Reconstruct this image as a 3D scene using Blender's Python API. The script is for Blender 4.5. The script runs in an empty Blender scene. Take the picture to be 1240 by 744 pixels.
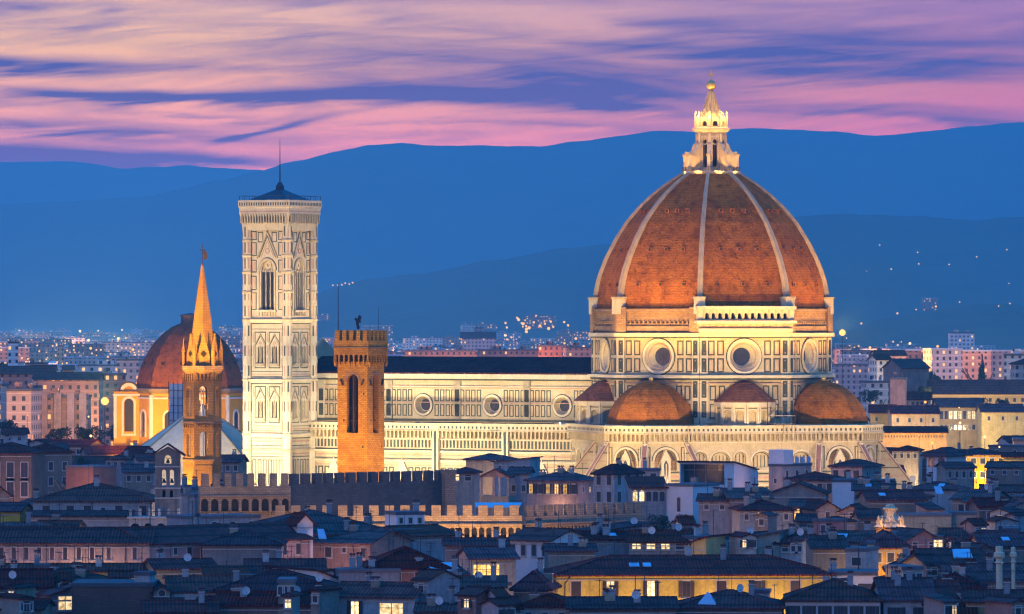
import bpy, math, random
from math import sin, cos, tan, pi, radians as R, sqrt, exp
random.seed(7)
sc = bpy.context.scene
COL = sc.collection
# ---------------------------------------------------------------- camera, sky, sun, exposure
FP, CXP, HYP, CAMZ = 6630.0, 620.0, 388.0, 55.0      # focal length in photo pixels, principal column, horizon row, camera height
cam = bpy.data.cameras.new('camera'); camo = bpy.data.objects.new('camera', cam); COL.objects.link(camo)
cam.sensor_width = 36; cam.lens = 36 * FP / 1240; cam.shift_y = (HYP - 372) / 1240
cam.clip_start = 5; cam.clip_end = 60000
camo.location = (0, 0, CAMZ); camo.rotation_euler = (pi / 2, 0, 0)
sc.camera = camo
sc.view_settings.view_transform = 'Standard'; sc.view_settings.look = 'None'
sc.view_settings.gamma = 1; sc.view_settings.exposure = 0.0; sc.view_settings.use_curve_mapping = False
try:
    sc.cycles.use_denoising = True; sc.cycles.denoiser = 'OPENIMAGEDENOISE'
    sc.cycles.use_light_tree = True; sc.cycles.sample_clamp_indirect = 6
    sc.cycles.max_bounces = 3; sc.cycles.diffuse_bounces = 2; sc.cycles.glossy_bounces = 2
    sc.cycles.volume_bounces = 0; sc.cycles.transmission_bounces = 2; sc.cycles.caustics_reflective = False
    sc.cycles.blur_glossy = 1.0; sc.cycles.pixel_filter_type = 'BLACKMAN_HARRIS'; sc.cycles.filter_width = 1.25
except Exception: pass

class NT:                                           # small node-tree helper
    def __init__(s, nt): s.nt = nt
    def n(s, t, **k):
        x = s.nt.nodes.new(t)
        for a, b in k.items(): setattr(x, a, b)
        return x
    def l(s, a, b): s.nt.links.new(a, b)
    def v(s, x, sock):
        if hasattr(x, 'is_output'): s.l(x, sock)
        else: sock.default_value = x
    def m(s, op, a, b=0.0, c=0.0, clamp=False):
        x = s.n('ShaderNodeMath', operation=op, use_clamp=clamp)
        for i, q in enumerate((a, b, c)): s.v(q, x.inputs[i])
        return x.outputs[0]
    def mix(s, f, a, b, mode='MIX'):
        x = s.n('ShaderNodeMix', data_type='RGBA', blend_type=mode)
        s.v(f, x.inputs[0])
        for q, i in ((a, 6), (b, 7)):
            s.v(q if hasattr(q, 'is_output') else (*q, 1)[:4], x.inputs[i])
        return x.outputs[2]
    def ramp(s, f, stops):
        x = s.n('ShaderNodeValToRGB'); e = x.color_ramp.elements
        while len(e) < len(stops): e.new(0.5)
        for i, (p, c) in enumerate(stops):
            e[i].position = p; e[i].color = (*c, 1) if len(c) == 3 else c
        s.v(f, x.inputs[0]); return x.outputs[0]
    def xyz(s, x, y, z):
        q = s.n('ShaderNodeCombineXYZ')
        for i, a in enumerate((x, y, z)): s.v(a, q.inputs[i])
        return q.outputs[0]
    def noise(s, vec, scale, detail=3, rough=.5, dist=0.0):
        x = s.n('ShaderNodeTexNoise'); s.l(vec, x.inputs['Vector'])
        x.inputs['Scale'].default_value = scale; x.inputs['Detail'].default_value = detail
        x.inputs['Roughness'].default_value = rough; x.inputs['Distortion'].default_value = dist
        return x.outputs['Fac']

def srgb(r, g, b):
    f = lambda c: (c / 255 / 12.92) if c <= 10 else ((c / 255 + .055) / 1.055) ** 2.4
    return (f(r), f(g), f(b))

SUN_EL, SUN_AZ = 14.0, -125.0     # afterglow: low, from the left and behind the camera (azimuth from +Y, clockwise)
world = bpy.data.worlds.new('World'); sc.world = world; world.use_nodes = True
nt = world.node_tree; nt.nodes.clear(); t = NT(nt)
tc = t.n('ShaderNodeTexCoord').outputs['Generated']
sep = t.n('ShaderNodeSeparateXYZ'); t.l(tc, sep.inputs[0]); dx, dy, dz = sep.outputs
ysafe = t.m('MAXIMUM', t.m('ABSOLUTE', dy), .05)
U = t.m('MULTIPLY', t.m('DIVIDE', dx, ysafe), 10.69)     # compass bearing round the northern horizon, 1 = 5.3 degrees
V = t.m('MULTIPLY', t.m('DIVIDE', dz, ysafe), 10.69)     # height above the horizon in the same unit
# long wind-drawn evening clouds
w1 = t.noise(t.xyz(t.m('MULTIPLY', U, .9), t.m('MULTIPLY', V, 4.0), 3.1), 1.3, 3, .5)
Vw = t.m('ADD', V, t.m('MULTIPLY', t.m('SUBTRACT', w1, .5), .05))
n1 = t.noise(t.xyz(t.m('MULTIPLY', U, 1.25), t.m('ADD', t.m('MULTIPLY', Vw, 13.0), t.m('MULTIPLY', U, .4)), 7.3), 1.0, 6, .55, .5)
n2 = t.noise(t.xyz(t.m('MULTIPLY', U, 2.6), t.m('SUBTRACT', t.m('MULTIPLY', Vw, 30.0), t.m('MULTIPLY', U, 2.2)), 1.7), 1.0, 5, .6, .6)
Uw = t.m('ADD', U, t.m('MULTIPLY', t.m('SUBTRACT', n2, .5), .25))
Vs = t.m('ADD', Vw, t.m('MULTIPLY', t.m('SUBTRACT', n2, .5), .035))
def streak(px, py, a, b, k, amp):        # one bank of cloud: centre, half length, half height, slope
    u0, v0 = (px - 620) / 620, (388 - py) / 620
    du = t.m('SUBTRACT', Uw, u0); dv = t.m('SUBTRACT', t.m('SUBTRACT', Vs, v0), t.m('MULTIPLY', du, k))
    q = t.m('ADD', t.m('POWER', t.m('MULTIPLY', t.m('ABSOLUTE', du), 620 / a), 2.0), t.m('POWER', t.m('MULTIPLY', t.m('ABSOLUTE', dv), 620 / b), 2.0))
    return t.m('MULTIPLY', t.m('EXPONENT', t.m('MULTIPLY', q, -1.0)), amp)
cl = None
for s_ in [(20, 78, 170, 13, -.03, .9), (170, 116, 250, 6, -.03, .8), (390, 119, 230, 11, 0, .85), (450, 72, 190, 22, -.03, .38), (560, 110, 230, 19, -.04, .75),
           (680, 95, 190, 16, -.12, .5), (140, 160, 150, 9, 0, .95), (100, 188, 240, 15, -.03, 1.05), (50, 148, 110, 6, 0, .5), (330, 156, 75, 3.2, .19, .8), (255, 186, 110, 8, -.05, .5),
           (1060, 66, 260, 20, 0, .8), (1010, 90, 200, 13, 0, .5), (1080, 132, 190, 12, -.03, .5), (60, 10, 140, 5, -.05, .55), (620, 40, 240, 13, -.1, .3), (860, 28, 210, 16, -.1, .35), (330, 40, 200, 8, -.05, .3), (1180, 148, 160, 7, -.05, .6), (40, 205, 200, 9, -.03, .5), (230, 140, 90, 3, -.05, .4), (520, 150, 120, 3, .03, .35), (700, 150, 110, 4, -.03, .4), (760, 128, 80, 6, -.15, .6)]:
    q = streak(*s_); cl = q if cl is None else t.m('ADD', cl, q)
base_noise = t.m('MULTIPLY', t.m('SUBTRACT', t.m('ADD', t.m('MULTIPLY', n1, .52), t.m('MULTIPLY', n2, .48)), .50), 3.6)
cl = t.m('ADD', cl, base_noise, clamp=False)
cl = t.m('ADD', cl, .13, clamp=True)
HZ_INF, HZ_D, HZ_TOP = (.03, .24, .74), 5.5e-5, 845.0     # the air the glow is seen through (see haze): the sky behind it is that much brighter
def through(v, r, g, b):
    tn = max(v / 1.25 / 10.69, .001); T = exp(-HZ_D * min(HZ_TOP / tn, 32000)); c = srgb(r, g, b)
    return tuple(max(.012, (x - h * (1 - T)) / T) / 4 for x, h in zip(c, HZ_INF))
def sky_ramp(stops): return t.ramp(t.m('MULTIPLY', V, 1.25), [(p, through(max(p, .30), *c)) for p, c in stops])
glow = sky_ramp([(.0, (238, 140, 140)), (.36, (244, 164, 156)), (.44, (244, 170, 160)), (.52, (244, 178, 168)), (.60, (240, 184, 174)), (.68, (238, 192, 182)), (.76, (234, 192, 188)), (.84, (208, 160, 186))])
glow_r = sky_ramp([(.0, (190, 120, 170)), (.36, (204, 134, 174)), (.48, (202, 138, 178)), (.60, (192, 140, 186)), (.72, (176, 140, 194)), (.84, (158, 136, 198))])
east = t.m('MULTIPLY_ADD', U, .62, .45, clamp=True)
glow = t.mix(east, glow, glow_r)
cloud = sky_ramp([(.0, (80, 84, 160)), (.36, (98, 94, 174)), (.5, (92, 98, 180)), (.65, (80, 104, 188)), (.84, (98, 112, 192))])
patch = t.mix(cl, glow, cloud)
patch = t.mix(1.0, patch, (4.0,) * 3, 'MULTIPLY')
# the rest of the dome: deep blue hour, brighter lilac over the afterglow side
up = t.m('MAXIMUM', dz, 0.0)
dome_c = t.ramp(up, [(0.0, (.30, .42, .85)), (.12, (.08, .40, 1.05)), (.4, (.010, .41, 1.42)), (1.0, (.003, .38, 1.46))])
west = t.m('MULTIPLY_ADD', t.m('ADD', t.m('MULTIPLY', dx, -.85), t.m('MULTIPLY', dy, -.5)), .9, .1, clamp=True)
lowb = t.m('SUBTRACT', 1.0, t.m('MULTIPLY', up, 2.0), clamp=True)
dome_c = t.mix(t.m('MULTIPLY', west, lowb), dome_c, (.95, .56, .62))
dome_c = t.mix(1.0, dome_c, (1.0,) * 3, 'MULTIPLY')
mask = t.m('MULTIPLY', t.m('MULTIPLY_ADD', up, -8.0, 1.9, clamp=True), t.m('MULTIPLY_ADD', dy, 12.0, -10.3, clamp=True))
skycol = t.mix(mask, dome_c, patch)
bgA = t.n('ShaderNodeBackground'); t.l(skycol, bgA.inputs[0]); bgA.inputs[1].default_value = 1.0
nish = t.n('ShaderNodeTexSky'); nish.sky_type = 'NISHITA'; nish.sun_disc = False
nish.sun_elevation = R(1.0); nish.sun_rotation = R(SUN_AZ); nish.air_density = 1.0; nish.dust_density = .5; nish.ozone_density = 4
bgB = t.n('ShaderNodeBackground'); t.l(nish.outputs[0], bgB.inputs[0]); bgB.inputs[1].default_value = 0.05
ad = t.n('ShaderNodeAddShader'); t.l(bgA.outputs[0], ad.inputs[0]); t.l(bgB.outputs[0], ad.inputs[1])
wo = t.n('ShaderNodeOutputWorld'); t.l(ad.outputs[0], wo.inputs['Surface'])
try: world.cycles.sampling_method = 'MANUAL'; world.cycles.sample_map_resolution = 512
except Exception: pass

sun = bpy.data.lights.new('afterglow', 'SUN'); suno = bpy.data.objects.new('afterglow', sun); COL.objects.link(suno)
sun.energy = 0.19; sun.angle = R(40); sun.color = (1.0, .62, .66)
az, el = R(SUN_AZ), R(SUN_EL)
from mathutils import Vector, Matrix
suno.rotation_euler = Vector((sin(az) * cos(el), cos(az) * cos(el), sin(el))).to_track_quat('Z', 'Y').to_euler()

# ---------------------------------------------------------------- materials
def new_mat(name):
    m = bpy.data.materials.new(name); m.use_nodes = True; m.node_tree.nodes.clear()
    t = NT(m.node_tree); b = t.n('ShaderNodeBsdfPrincipled'); o = t.n('ShaderNodeOutputMaterial')
    t.l(b.outputs[0], o.inputs[0]); return m, t, b
def surf(name, c1, c2=None, sc1=.25, sc2=3.0, rough=.85, var=0.0, bump=0.0, streaks=False, spec=.3, metal=0.0):
    """weathered surface: two colours blended by coarse and fine noise, optional rain streaks, optional variation from object to object"""
    m, t, b = new_mat(name); c2 = c2 or tuple(x * .72 for x in c1)
    tc = t.n('ShaderNodeTexCoord').outputs['Object']
    a = t.noise(tc, sc1, 5, .6); f = t.noise(tc, sc2, 3, .6)
    k = t.m('MULTIPLY_ADD', t.m('ADD', t.m('MULTIPLY', a, .6), t.m('MULTIPLY', f, .4)), 3.0, -1.0, clamp=True)
    if streaks:
        s = t.n('ShaderNodeSeparateXYZ'); t.l(tc, s.inputs[0])
        q = t.noise(t.xyz(t.m('MULTIPLY', t.m('ADD', s.outputs[0], s.outputs[1]), 2.2), t.m('MULTIPLY', s.outputs[0], .3), t.m('MULTIPLY', s.outputs[2], .16)), 1.0, 4, .6)
        k = t.m('ADD', k, t.m('MULTIPLY_ADD', q, 2.4, -1.25, clamp=True), clamp=True)
    col = t.mix(k, c1, c2)
    if var:
        oi = t.n('ShaderNodeObjectInfo').outputs['Random']
        hs = t.n('ShaderNodeHueSaturation'); t.l(col, hs.inputs['Color'])
        t.l(t.m('MULTIPLY_ADD', oi, var * 2, 1 - var), hs.inputs['Value'])
        t.l(t.m('MULTIPLY_ADD', t.m('FRACT', t.m('MULTIPLY', oi, 17.3)), .05, .475), hs.inputs['Hue'])
        t.l(t.m('MULTIPLY_ADD', t.m('FRACT', t.m('MULTIPLY', oi, 7.7)), .5, .7), hs.inputs['Saturation'])
        col = hs.outputs[0]
    t.l(col, b.inputs['Base Color'])
    b.inputs['Roughness'].default_value = rough; b.inputs['Specular IOR Level'].default_value = spec; b.inputs['Metallic'].default_value = metal
    if bump:
        bp = t.n('ShaderNodeBump'); bp.inputs['Strength'].default_value = bump; bp.inputs['Distance'].default_value = .15
        t.l(f, bp.inputs['Height']); t.l(bp.outputs[0], b.inputs['Normal'])
    return m
def tiles(name, c1, c2, c3, axis=0, pitch=.46, row=.9, var=0.0, rough=.8, bump=.7, contrast=.5):
    """rows of curved roof tiles: ridges along one axis, courses across, patches of paler and darker tiles"""
    m, t, b = new_mat(name); tc = t.n('ShaderNodeTexCoord').outputs['Object']
    s = t.n('ShaderNodeSeparateXYZ'); t.l(tc, s.inputs[0])
    ax = s.outputs[axis] if axis < 3 else t.m('ADD', s.outputs[0], s.outputs[1])
    wav = t.m('SINE', t.m('MULTIPLY', ax, 2 * pi / pitch)) if axis < 3 else t.m('MULTIPLY_ADD', t.noise(tc, 1.6, 3, .7), -4.0, 2.0)
    cr = t.m('FRACT', t.m('DIVIDE', t.m('ADD', s.outputs[2], t.m('MULTIPLY', t.noise(tc, .7, 2), .25)), row))
    a = t.noise(tc, .12, 5, .62); f = t.noise(tc, 2.3, 4, .7); g2 = t.noise(tc, .55, 3, .6)
    col = t.mix(t.m('MULTIPLY_ADD', a, 3.2, -1.1, clamp=True), c1, c2)
    col = t.mix(t.m('MULTIPLY_ADD', f, 4.0, -2.0, clamp=True), col, c3)
    col = t.mix(t.m('MULTIPLY_ADD', g2, 4.0, -1.9, clamp=True), col, tuple(x * .55 for x in c2))
    sv = t.noise(t.xyz(t.m('MULTIPLY', s.outputs[0], .9), t.m('MULTIPLY', s.outputs[1], .9), t.m('MULTIPLY', s.outputs[2], .10)), 1.0, 4, .6)
    col = t.mix(t.m('MULTIPLY_ADD', sv, 4.0, -2.2, clamp=True), col, tuple(x * .5 for x in c2))
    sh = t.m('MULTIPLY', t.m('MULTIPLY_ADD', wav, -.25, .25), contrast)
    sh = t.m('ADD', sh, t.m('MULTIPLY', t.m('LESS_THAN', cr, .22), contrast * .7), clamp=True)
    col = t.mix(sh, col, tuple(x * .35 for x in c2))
    if var:
        oi = t.n('ShaderNodeObjectInfo').outputs['Random']
        hs = t.n('ShaderNodeHueSaturation'); t.l(col, hs.inputs['Color'])
        t.l(t.m('MULTIPLY_ADD', oi, var * 2, 1 - var), hs.inputs['Value'])
        t.l(t.m('MULTIPLY_ADD', t.m('FRACT', t.m('MULTIPLY', oi, 13.3)), .02, .485), hs.inputs['Hue'])
        t.l(t.m('MULTIPLY_ADD', t.m('FRACT', t.m('MULTIPLY', oi, 5.7)), .6, .6), hs.inputs['Saturation']); col = hs.outputs[0]
    t.l(col, b.inputs['Base Color']); b.inputs['Roughness'].default_value = rough; b.inputs['Specular IOR Level'].default_value = .08
    bp = t.n('ShaderNodeBump'); bp.inputs['Strength'].default_value = bump; bp.inputs['Distance'].default_value = .12
    t.l(t.m('ADD', wav, t.m('MULTIPLY', f, 1.5)), bp.inputs['Height']); t.l(bp.outputs[0], b.inputs['Normal'])
    return m
def masonry(name, c1, c2, mortar, bw=1.0, bh=.4, ang=0.0, rough=.9, stripes=None):
    """coursed stone or brick; bricks laid on the wall plane whichever way it faces"""
    m, t, b = new_mat(name); tc = t.n('ShaderNodeTexCoord').outputs['Object']
    s = t.n('ShaderNodeSeparateXYZ'); t.l(tc, s.inputs[0])
    nn = t.n('ShaderNodeSeparateXYZ'); t.l(t.n('ShaderNodeTexCoord').outputs['Normal'], nn.inputs[0])
    useX = t.m('GREATER_THAN', t.m('ABSOLUTE', nn.outputs[1]), t.m('ABSOLUTE', nn.outputs[0]))
    h = t.m('ADD', t.m('MULTIPLY', s.outputs[0], useX), t.m('MULTIPLY', s.outputs[1], t.m('SUBTRACT', 1.0, useX)))
    br = t.n('ShaderNodeTexBrick'); t.l(t.xyz(h, s.outputs[2], 0.0), br.inputs['Vector'])
    br.inputs['Scale'].default_value = 1.0; br.inputs['Brick Width'].default_value = bw; br.inputs['Row Height'].default_value = bh
    br.inputs['Mortar Size'].default_value = .04; br.inputs['Bias'].default_value = 0
    br.inputs['Color1'].default_value = (*c1, 1); br.inputs['Color2'].default_value = (*c2, 1); br.inputs['Mortar'].default_value = (*mortar, 1)
    a = t.noise(tc, .22, 5, .65); f = t.noise(tc, 1.8, 4, .7)
    col = t.mix(t.m('MULTIPLY_ADD', a, 2.6, -1.1, clamp=True), br.outputs[0], tuple(x * .6 for x in c2))
    col = t.mix(t.m('MULTIPLY_ADD', f, 4.0, -2.3, clamp=True), col, tuple(x * .45 for x in c1))
    t.l(col, b.inputs['Base Color']); b.inputs['Roughness'].default_value = rough; b.inputs['Specular IOR Level'].default_value = .2
    bp = t.n('ShaderNodeBump'); bp.inputs['Strength'].default_value = .5; bp.inputs['Distance'].default_value = .1
    t.l(f, bp.inputs['Height']); t.l(bp.outputs[0], b.inputs['Normal'])
    return m
def glow_mat(name, col, strength, vary=False, nosample=True):
    m = bpy.data.materials.new(name); m.use_nodes = True; m.node_tree.nodes.clear(); t = NT(m.node_tree)
    e = t.n('ShaderNodeEmission'); o = t.n('ShaderNodeOutputMaterial'); t.l(e.outputs[0], o.inputs[0])
    e.inputs[0].default_value = (*col, 1); e.inputs[1].default_value = strength
    if vary:       # a lit room: curtains, lamp hot spot, furniture in the dark
        tc = t.n('ShaderNodeTexCoord').outputs['Object']; oi = t.n('ShaderNodeObjectInfo')
        vv = t.n('ShaderNodeVectorMath', operation='ADD'); t.l(tc, vv.inputs[0]); t.l(t.xyz(t.m('MULTIPLY', oi.outputs['Random'], 40.0), 0.0, 0.0), vv.inputs[1])
        f = t.noise(vv.outputs[0], 1.6, 3, .6)
        c = t.ramp(f, [(.3, tuple(x * .25 for x in col)), (.5, col), (.68, (min(1, col[0] * 1.1), min(1, col[1] * 1.5), min(1, col[2] * 2.6)))])
        t.l(c, e.inputs[0]); t.l(t.m('MULTIPLY', t.m('MULTIPLY_ADD', oi.outputs['Random'], .9, .5), strength), e.inputs[1])
    if nosample:
        try: m.cycles.emission_sampling = 'NONE'
        except Exception: pass
    return m
M = {}
M['marble'] = surf('weathered_cream_marble', (.55, .44, .265), (.38, .285, .14), .35, 2.0, .6, streaks=True, bump=.2)
M['marble2'] = surf('pale_marble', (.63, .535, .36), (.47, .37, .21), .5, 2.4, .55, streaks=True)
M['green'] = surf('dark_green_marble', (.025, .032, .022), (.07, .07, .045), .8, 4, .5)
M['pink'] = surf('pink_marble', (.40, .19, .12), (.50, .32, .20), .8, 4, .6)
M['ribm'] = surf('weathered_rib_stone', (.50, .38, .22), (.34, .25, .14), .5, 2.5, .8, streaks=True)
M['rough'] = masonry('unfinished_brown_masonry', (.40, .25, .12), (.27, .16, .075), (.16, .10, .06), 1.1, .45)
M['dome'] = tiles('terracotta_dome_tiles', (.46, .15, .014), (.30, .085, .010), (.56, .23, .03), 3, .8, .62, contrast=.42)
M['domeold'] = tiles('old_red_dome_tiles', (.30, .10, .035), (.20, .07, .03), (.36, .15, .06), 3, .8, .6, contrast=.38)
M['slate'] = tiles('dark_nave_roof', (.070, .022, .016), (.045, .014, .012), (.09, .034, .026), 0, .9, 1.2, contrast=.3)
M['lead'] = surf('dark_lead_sheet', (.05, .05, .06), (.03, .03, .04), .5, 3, .5)
M['void'] = surf('dark_interior_and_shade', (.018, .016, .016), (.03, .025, .02), .8, 2, .9)  # near-black back of openings; in corbel arches it paints their shade
M['glass'] = surf('dark_window_glass', (.03, .035, .045), (.05, .05, .06), .6, 2, .12, spec=.8)
M['gold'] = surf('gilded_copper', (.80, .52, .16), (.6, .36, .1), 1, 4, .45, metal=.35)
M['iron'] = surf('dark_iron', (.03, .03, .035), (.06, .045, .04), 1, 4, .6)
M['bargello'] = masonry('tawny_sandstone_blocks', (.54, .32, .05), (.36, .18, .03), (.22, .12, .03), .8, .35)
M['badia'] = masonry('brown_brick_masonry', (.42, .25, .06), (.32, .18, .045), (.2, .12, .05), .7, .3)
M['pietra'] = masonry('brown_rubble_stone', (.36, .26, .17), (.25, .18, .12), (.17, .12, .09), .9, .4)
M['shadowwall'] = masonry('shadowed_rubble_stone', (.13, .12, .11), (.09, .085, .08), (.07, .065, .06), .9, .4)  # palace rubble with the shadow put into its colour, darker and greyer
M['brickred'] = masonry('red_brick', (.36, .14, .08), (.28, .10, .06), (.24, .16, .12), .5, .16)
M['darkbrick'] = masonry('old_dark_brick', (.16, .085, .06), (.12, .06, .045), (.09, .06, .05), .7, .22)
for k_, c1 in dict(white=(.58, .54, .50), cream=(.52, .42, .30), ochre=(.62, .40, .13), grey=(.40, .38, .37), pinkish=(.56, .40, .34), tan=(.50, .37, .24), stone=(.34, .27, .21), brown=(.28, .19, .13), rose=(.48, .24, .17), yellow=(.70, .44, .08)).items():
    c1 = tuple(x * .80 for x in c1) if k_ not in ('yellow', 'ochre') else c1
    M[k_] = surf(k_ + '_plaster', c1, tuple(x * .48 for x in c1), .3, 2.2, .92, var=.18, streaks=True, bump=.1)
M['sheltered'] = surf('wooden_shutters', (.060, .042, .035), (.04, .03, .028), .8, 5, .6, var=.3)
M['chapel'] = surf('saffron_plaster', (.70, .36, .03), (.55, .26, .03), .3, 2.2, .9, streaks=True)
M['frame'] = surf('window_surround', (.50, .44, .38), (.36, .30, .25), 1, 4, .8)
for ax in (0, 1):
    M['roof%d' % ax] = tiles('clay_roof_tiles_%s' % 'xy'[ax], (.18, .036, .017), (.11, .022, .013), (.27, .075, .036), ax, .52, 1.1, var=.34, contrast=.85)
M['roofd'] = surf('flat_roof_felt', (.12, .11, .12), (.07, .065, .07), .4, 3, .8, var=.3)
M['skyl'] = surf('pale_skylight_glass', (.34, .46, .56), (.26, .36, .46), .5, 3, .15, spec=.8)
M['ext'] = surf('white_render', (.66, .63, .60), (.50, .48, .46), .3, 2, .85)
M['lit'] = glow_mat('lit_window', (1.0, .50, .10), 1.5, True)
M['litw'] = glow_mat('bright_lit_window', (1.0, .66, .28), 1.7, True)
M['lampo'] = glow_mat('orange_lamp', (1.0, .46, .10), 2.0)
M['lampw'] = glow_mat('warm_white_lamp', (1.0, .66, .28), 2.4)
M['star'] = glow_mat('street_light_bulb', (1.0, .50, .12), 2.1)

# ---------------------------------------------------------------- mesh helpers
class Fr:                                             # a wall frame: u along the wall, v up, d out of the wall
    def __init__(s, ox, oy, deg, oz=0.0): s.o = (ox, oy, oz); s.c, s.s = cos(R(deg)), sin(R(deg)); s.deg = deg
    def p(s, u, v, d=0.0): return (s.o[0] + u * s.c + d * s.s, s.o[1] + u * s.s - d * s.c, s.o[2] + v)
class MB:
    def __init__(s): s.V = []; s.F = []; s.MI = []; s.mats = []; s.sm = []
    def mi(s, m):
        if m not in s.mats: s.mats.append(m)
        return s.mats.index(m)
    def face(s, pts, m, smooth=False):
        b = len(s.V); s.V += pts; s.F.append(tuple(range(b, b + len(pts)))); s.MI.append(s.mi(m)); s.sm.append(smooth)
    def hexa(s, p, m):                               # p: 8 points, bottom 4 then top 4
        b = len(s.V); s.V += p
        for f in ((0, 1, 2, 3), (7, 6, 5, 4), (0, 4, 5, 1), (1, 5, 6, 2), (2, 6, 7, 3), (3, 7, 4, 0)):
            s.F.append(tuple(b + i for i in f)); s.MI.append(s.mi(m)); s.sm.append(False)
    def box(s, f, u0, u1, v0, v1, d0, d1, m):
        s.hexa([f.p(u0, v0, d0), f.p(u1, v0, d0), f.p(u1, v0, d1), f.p(u0, v0, d1), f.p(u0, v1, d0), f.p(u1, v1, d0), f.p(u1, v1, d1), f.p(u0, v1, d1)], m)
    def prism(s, f, poly, d0, d1, m):                # polygon in the wall plane pushed out
        n = len(poly)
        s.face([f.p(u, v, d1) for u, v in poly], m); s.face([f.p(u, v, d0) for u, v in reversed(poly)], m)
        for i in range(n):
            a, b = poly[i], poly[(i + 1) % n]
            s.face([f.p(*a, d0), f.p(*b, d0), f.p(*b, d1), f.p(*a, d1)], m)
    def frame(s, f, u0, u1, v0, v1, m, w=.2, d0=0.0, d1=.06):
        w = w * 1.6 if m == 'green' else w
        for a in ((u0, u1, v0, v0 + w), (u0, u1, v1 - w, v1), (u0, u0 + w, v0 + w, v1 - w), (u1 - w, u1, v0 + w, v1 - w)): s.box(f, *a, d0, d1, m)
    def ring(s, f, uc, vc, r0, r1, d0, d1, m, a0=0, a1=360, n=20):   # flat ring or arch moulding
        for i in range(n):
            A, B = R(a0 + (a1 - a0) * i / n), R(a0 + (a1 - a0) * (i + 1) / n)
            q = [(uc + r0 * cos(A), vc + r0 * sin(A)), (uc + r1 * cos(A), vc + r1 * sin(A)), (uc + r1 * cos(B), vc + r1 * sin(B)), (uc + r0 * cos(B), vc + r0 * sin(B))]
            s.face([f.p(*x, d1) for x in q], m)
            s.face([f.p(*q[1], d0), f.p(*q[2], d0), f.p(*q[2], d1), f.p(*q[1], d1)], m)
            s.face([f.p(*q[0], d0), f.p(*q[3], d0), f.p(*q[3], d1), f.p(*q[0], d1)], m)
    def disc(s, f, uc, vc, r, d, m, n=24): s.face([f.p(uc + r * cos(2 * pi * i / n), vc + r * sin(2 * pi * i / n), d) for i in range(n)], m)
    def line(s, f, a, b, w, d0, d1, m):              # a straight bar lying on the wall
        (x0, y0), (x1, y1) = a, b; L = sqrt((x1 - x0) ** 2 + (y1 - y0) ** 2) or 1; nx, ny = -(y1 - y0) / L * w / 2, (x1 - x0) / L * w / 2
        s.prism(f, [(x0 + nx, y0 + ny), (x0 - nx, y0 - ny), (x1 - nx, y1 - ny), (x1 + nx, y1 + ny)], d0, d1, m)
    def lathe(s, cx, cy, prof, n, m, rot=0.0, a0=0, a1=360, smooth=False, cap=False):   # prof: [(r, z)]
        st = (a1 - a0) / n; full = abs(a1 - a0 - 360) < .01
        P = [[(cx + r * cos(R(a0 + rot + st * i)), cy + r * sin(R(a0 + rot + st * i)), z) for i in range(n if full else n + 1)] for r, z in prof]
        b = len(s.V); k = len(P[0])
        for row in P: s.V += row
        for j in range(len(P) - 1):
            for i in range(k if full else k - 1):
                i2 = (i + 1) % k
                s.F.append((b + j * k + i, b + j * k + i2, b + (j + 1) * k + i2, b + (j + 1) * k + i)); s.MI.append(s.mi(m)); s.sm.append(smooth)
        if cap: s.face(list(P[-1]), m)
    def bar(s, a, b, r, m, n=5, r2=None):            # round bar between two points
        a, b = Vector(a), Vector(b); z = (b - a).normalized(); x = z.orthogonal().normalized(); y = z.cross(x); r2 = r if r2 is None else r2
        q0 = [tuple(a + (x * cos(2 * pi * i / n) + y * sin(2 * pi * i / n)) * r) for i in range(n)]
        q1 = [tuple(b + (x * cos(2 * pi * i / n) + y * sin(2 * pi * i / n)) * r2) for i in range(n)]
        for i in range(n): s.face([q0[i], q0[(i + 1) % n], q1[(i + 1) % n], q1[i]], m)
        s.face(q0, m); s.face(q1, m)
    def hole_wall(s, f, u0, u1, v0, v1, holes, m, depth=1.0, back=None, d=0.0, rev=None):
        """wall with real openings. holes: (kind, uc, w, vb, vs) kind rect/arch/point/circle; circle: (kind, uc, w, vc, inner_radius)"""
        rev = rev or m; cur = u0
        for h in sorted(holes, key=lambda h: h[1]):
            k, uc, w = h[0], h[1], h[2]; a, b = uc - w / 2, uc + w / 2; n = 2 if k == 'rect' else 12
            if a > cur + 1e-4: s.face([f.p(cur, v0, d), f.p(a, v0, d), f.p(a, v1, d), f.p(cur, v1, d)], m)
            us = [uc - w / 2 * cos(pi * i / n) for i in range(n + 1)] if k != 'rect' else [a, b]
            def hi(u):
                x = (u - uc) / (w / 2); x = max(-1, min(1, x))
                if k == 'arch': return h[4] + w / 2 * sqrt(max(0, 1 - x * x))
                if k == 'point': return h[4] + sqrt(max(0, w * w - (w / 2 + abs(x) * w / 2) ** 2))
                if k == 'circle': return h[3] + w / 2 * sqrt(max(0, 1 - x * x))
                return h[4]
            def lo(u):
                if k == 'circle': return 2 * h[3] - hi(u)
                return h[3]
            for i in range(len(us) - 1):
                p, q = us[i], us[i + 1]
                s.face([f.p(p, hi(p), d), f.p(q, hi(q), d), f.p(q, v1, d), f.p(p, v1, d)], m)
                s.face([f.p(p, v0, d), f.p(q, v0, d), f.p(q, lo(q), d), f.p(p, lo(p), d)], m)
            loop = [(u, hi(u)) for u in us] + [(u, lo(u)) for u in reversed(us)]
            if k == 'circle': loop = loop[:len(us)] + loop[len(us) + 1:-1]; ki = h[4] / (w / 2); inner = [(uc + (u - uc) * ki, h[3] + (v - h[3]) * ki) for u, v in loop]
            else: inner = loop
            L = len(loop)
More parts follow.
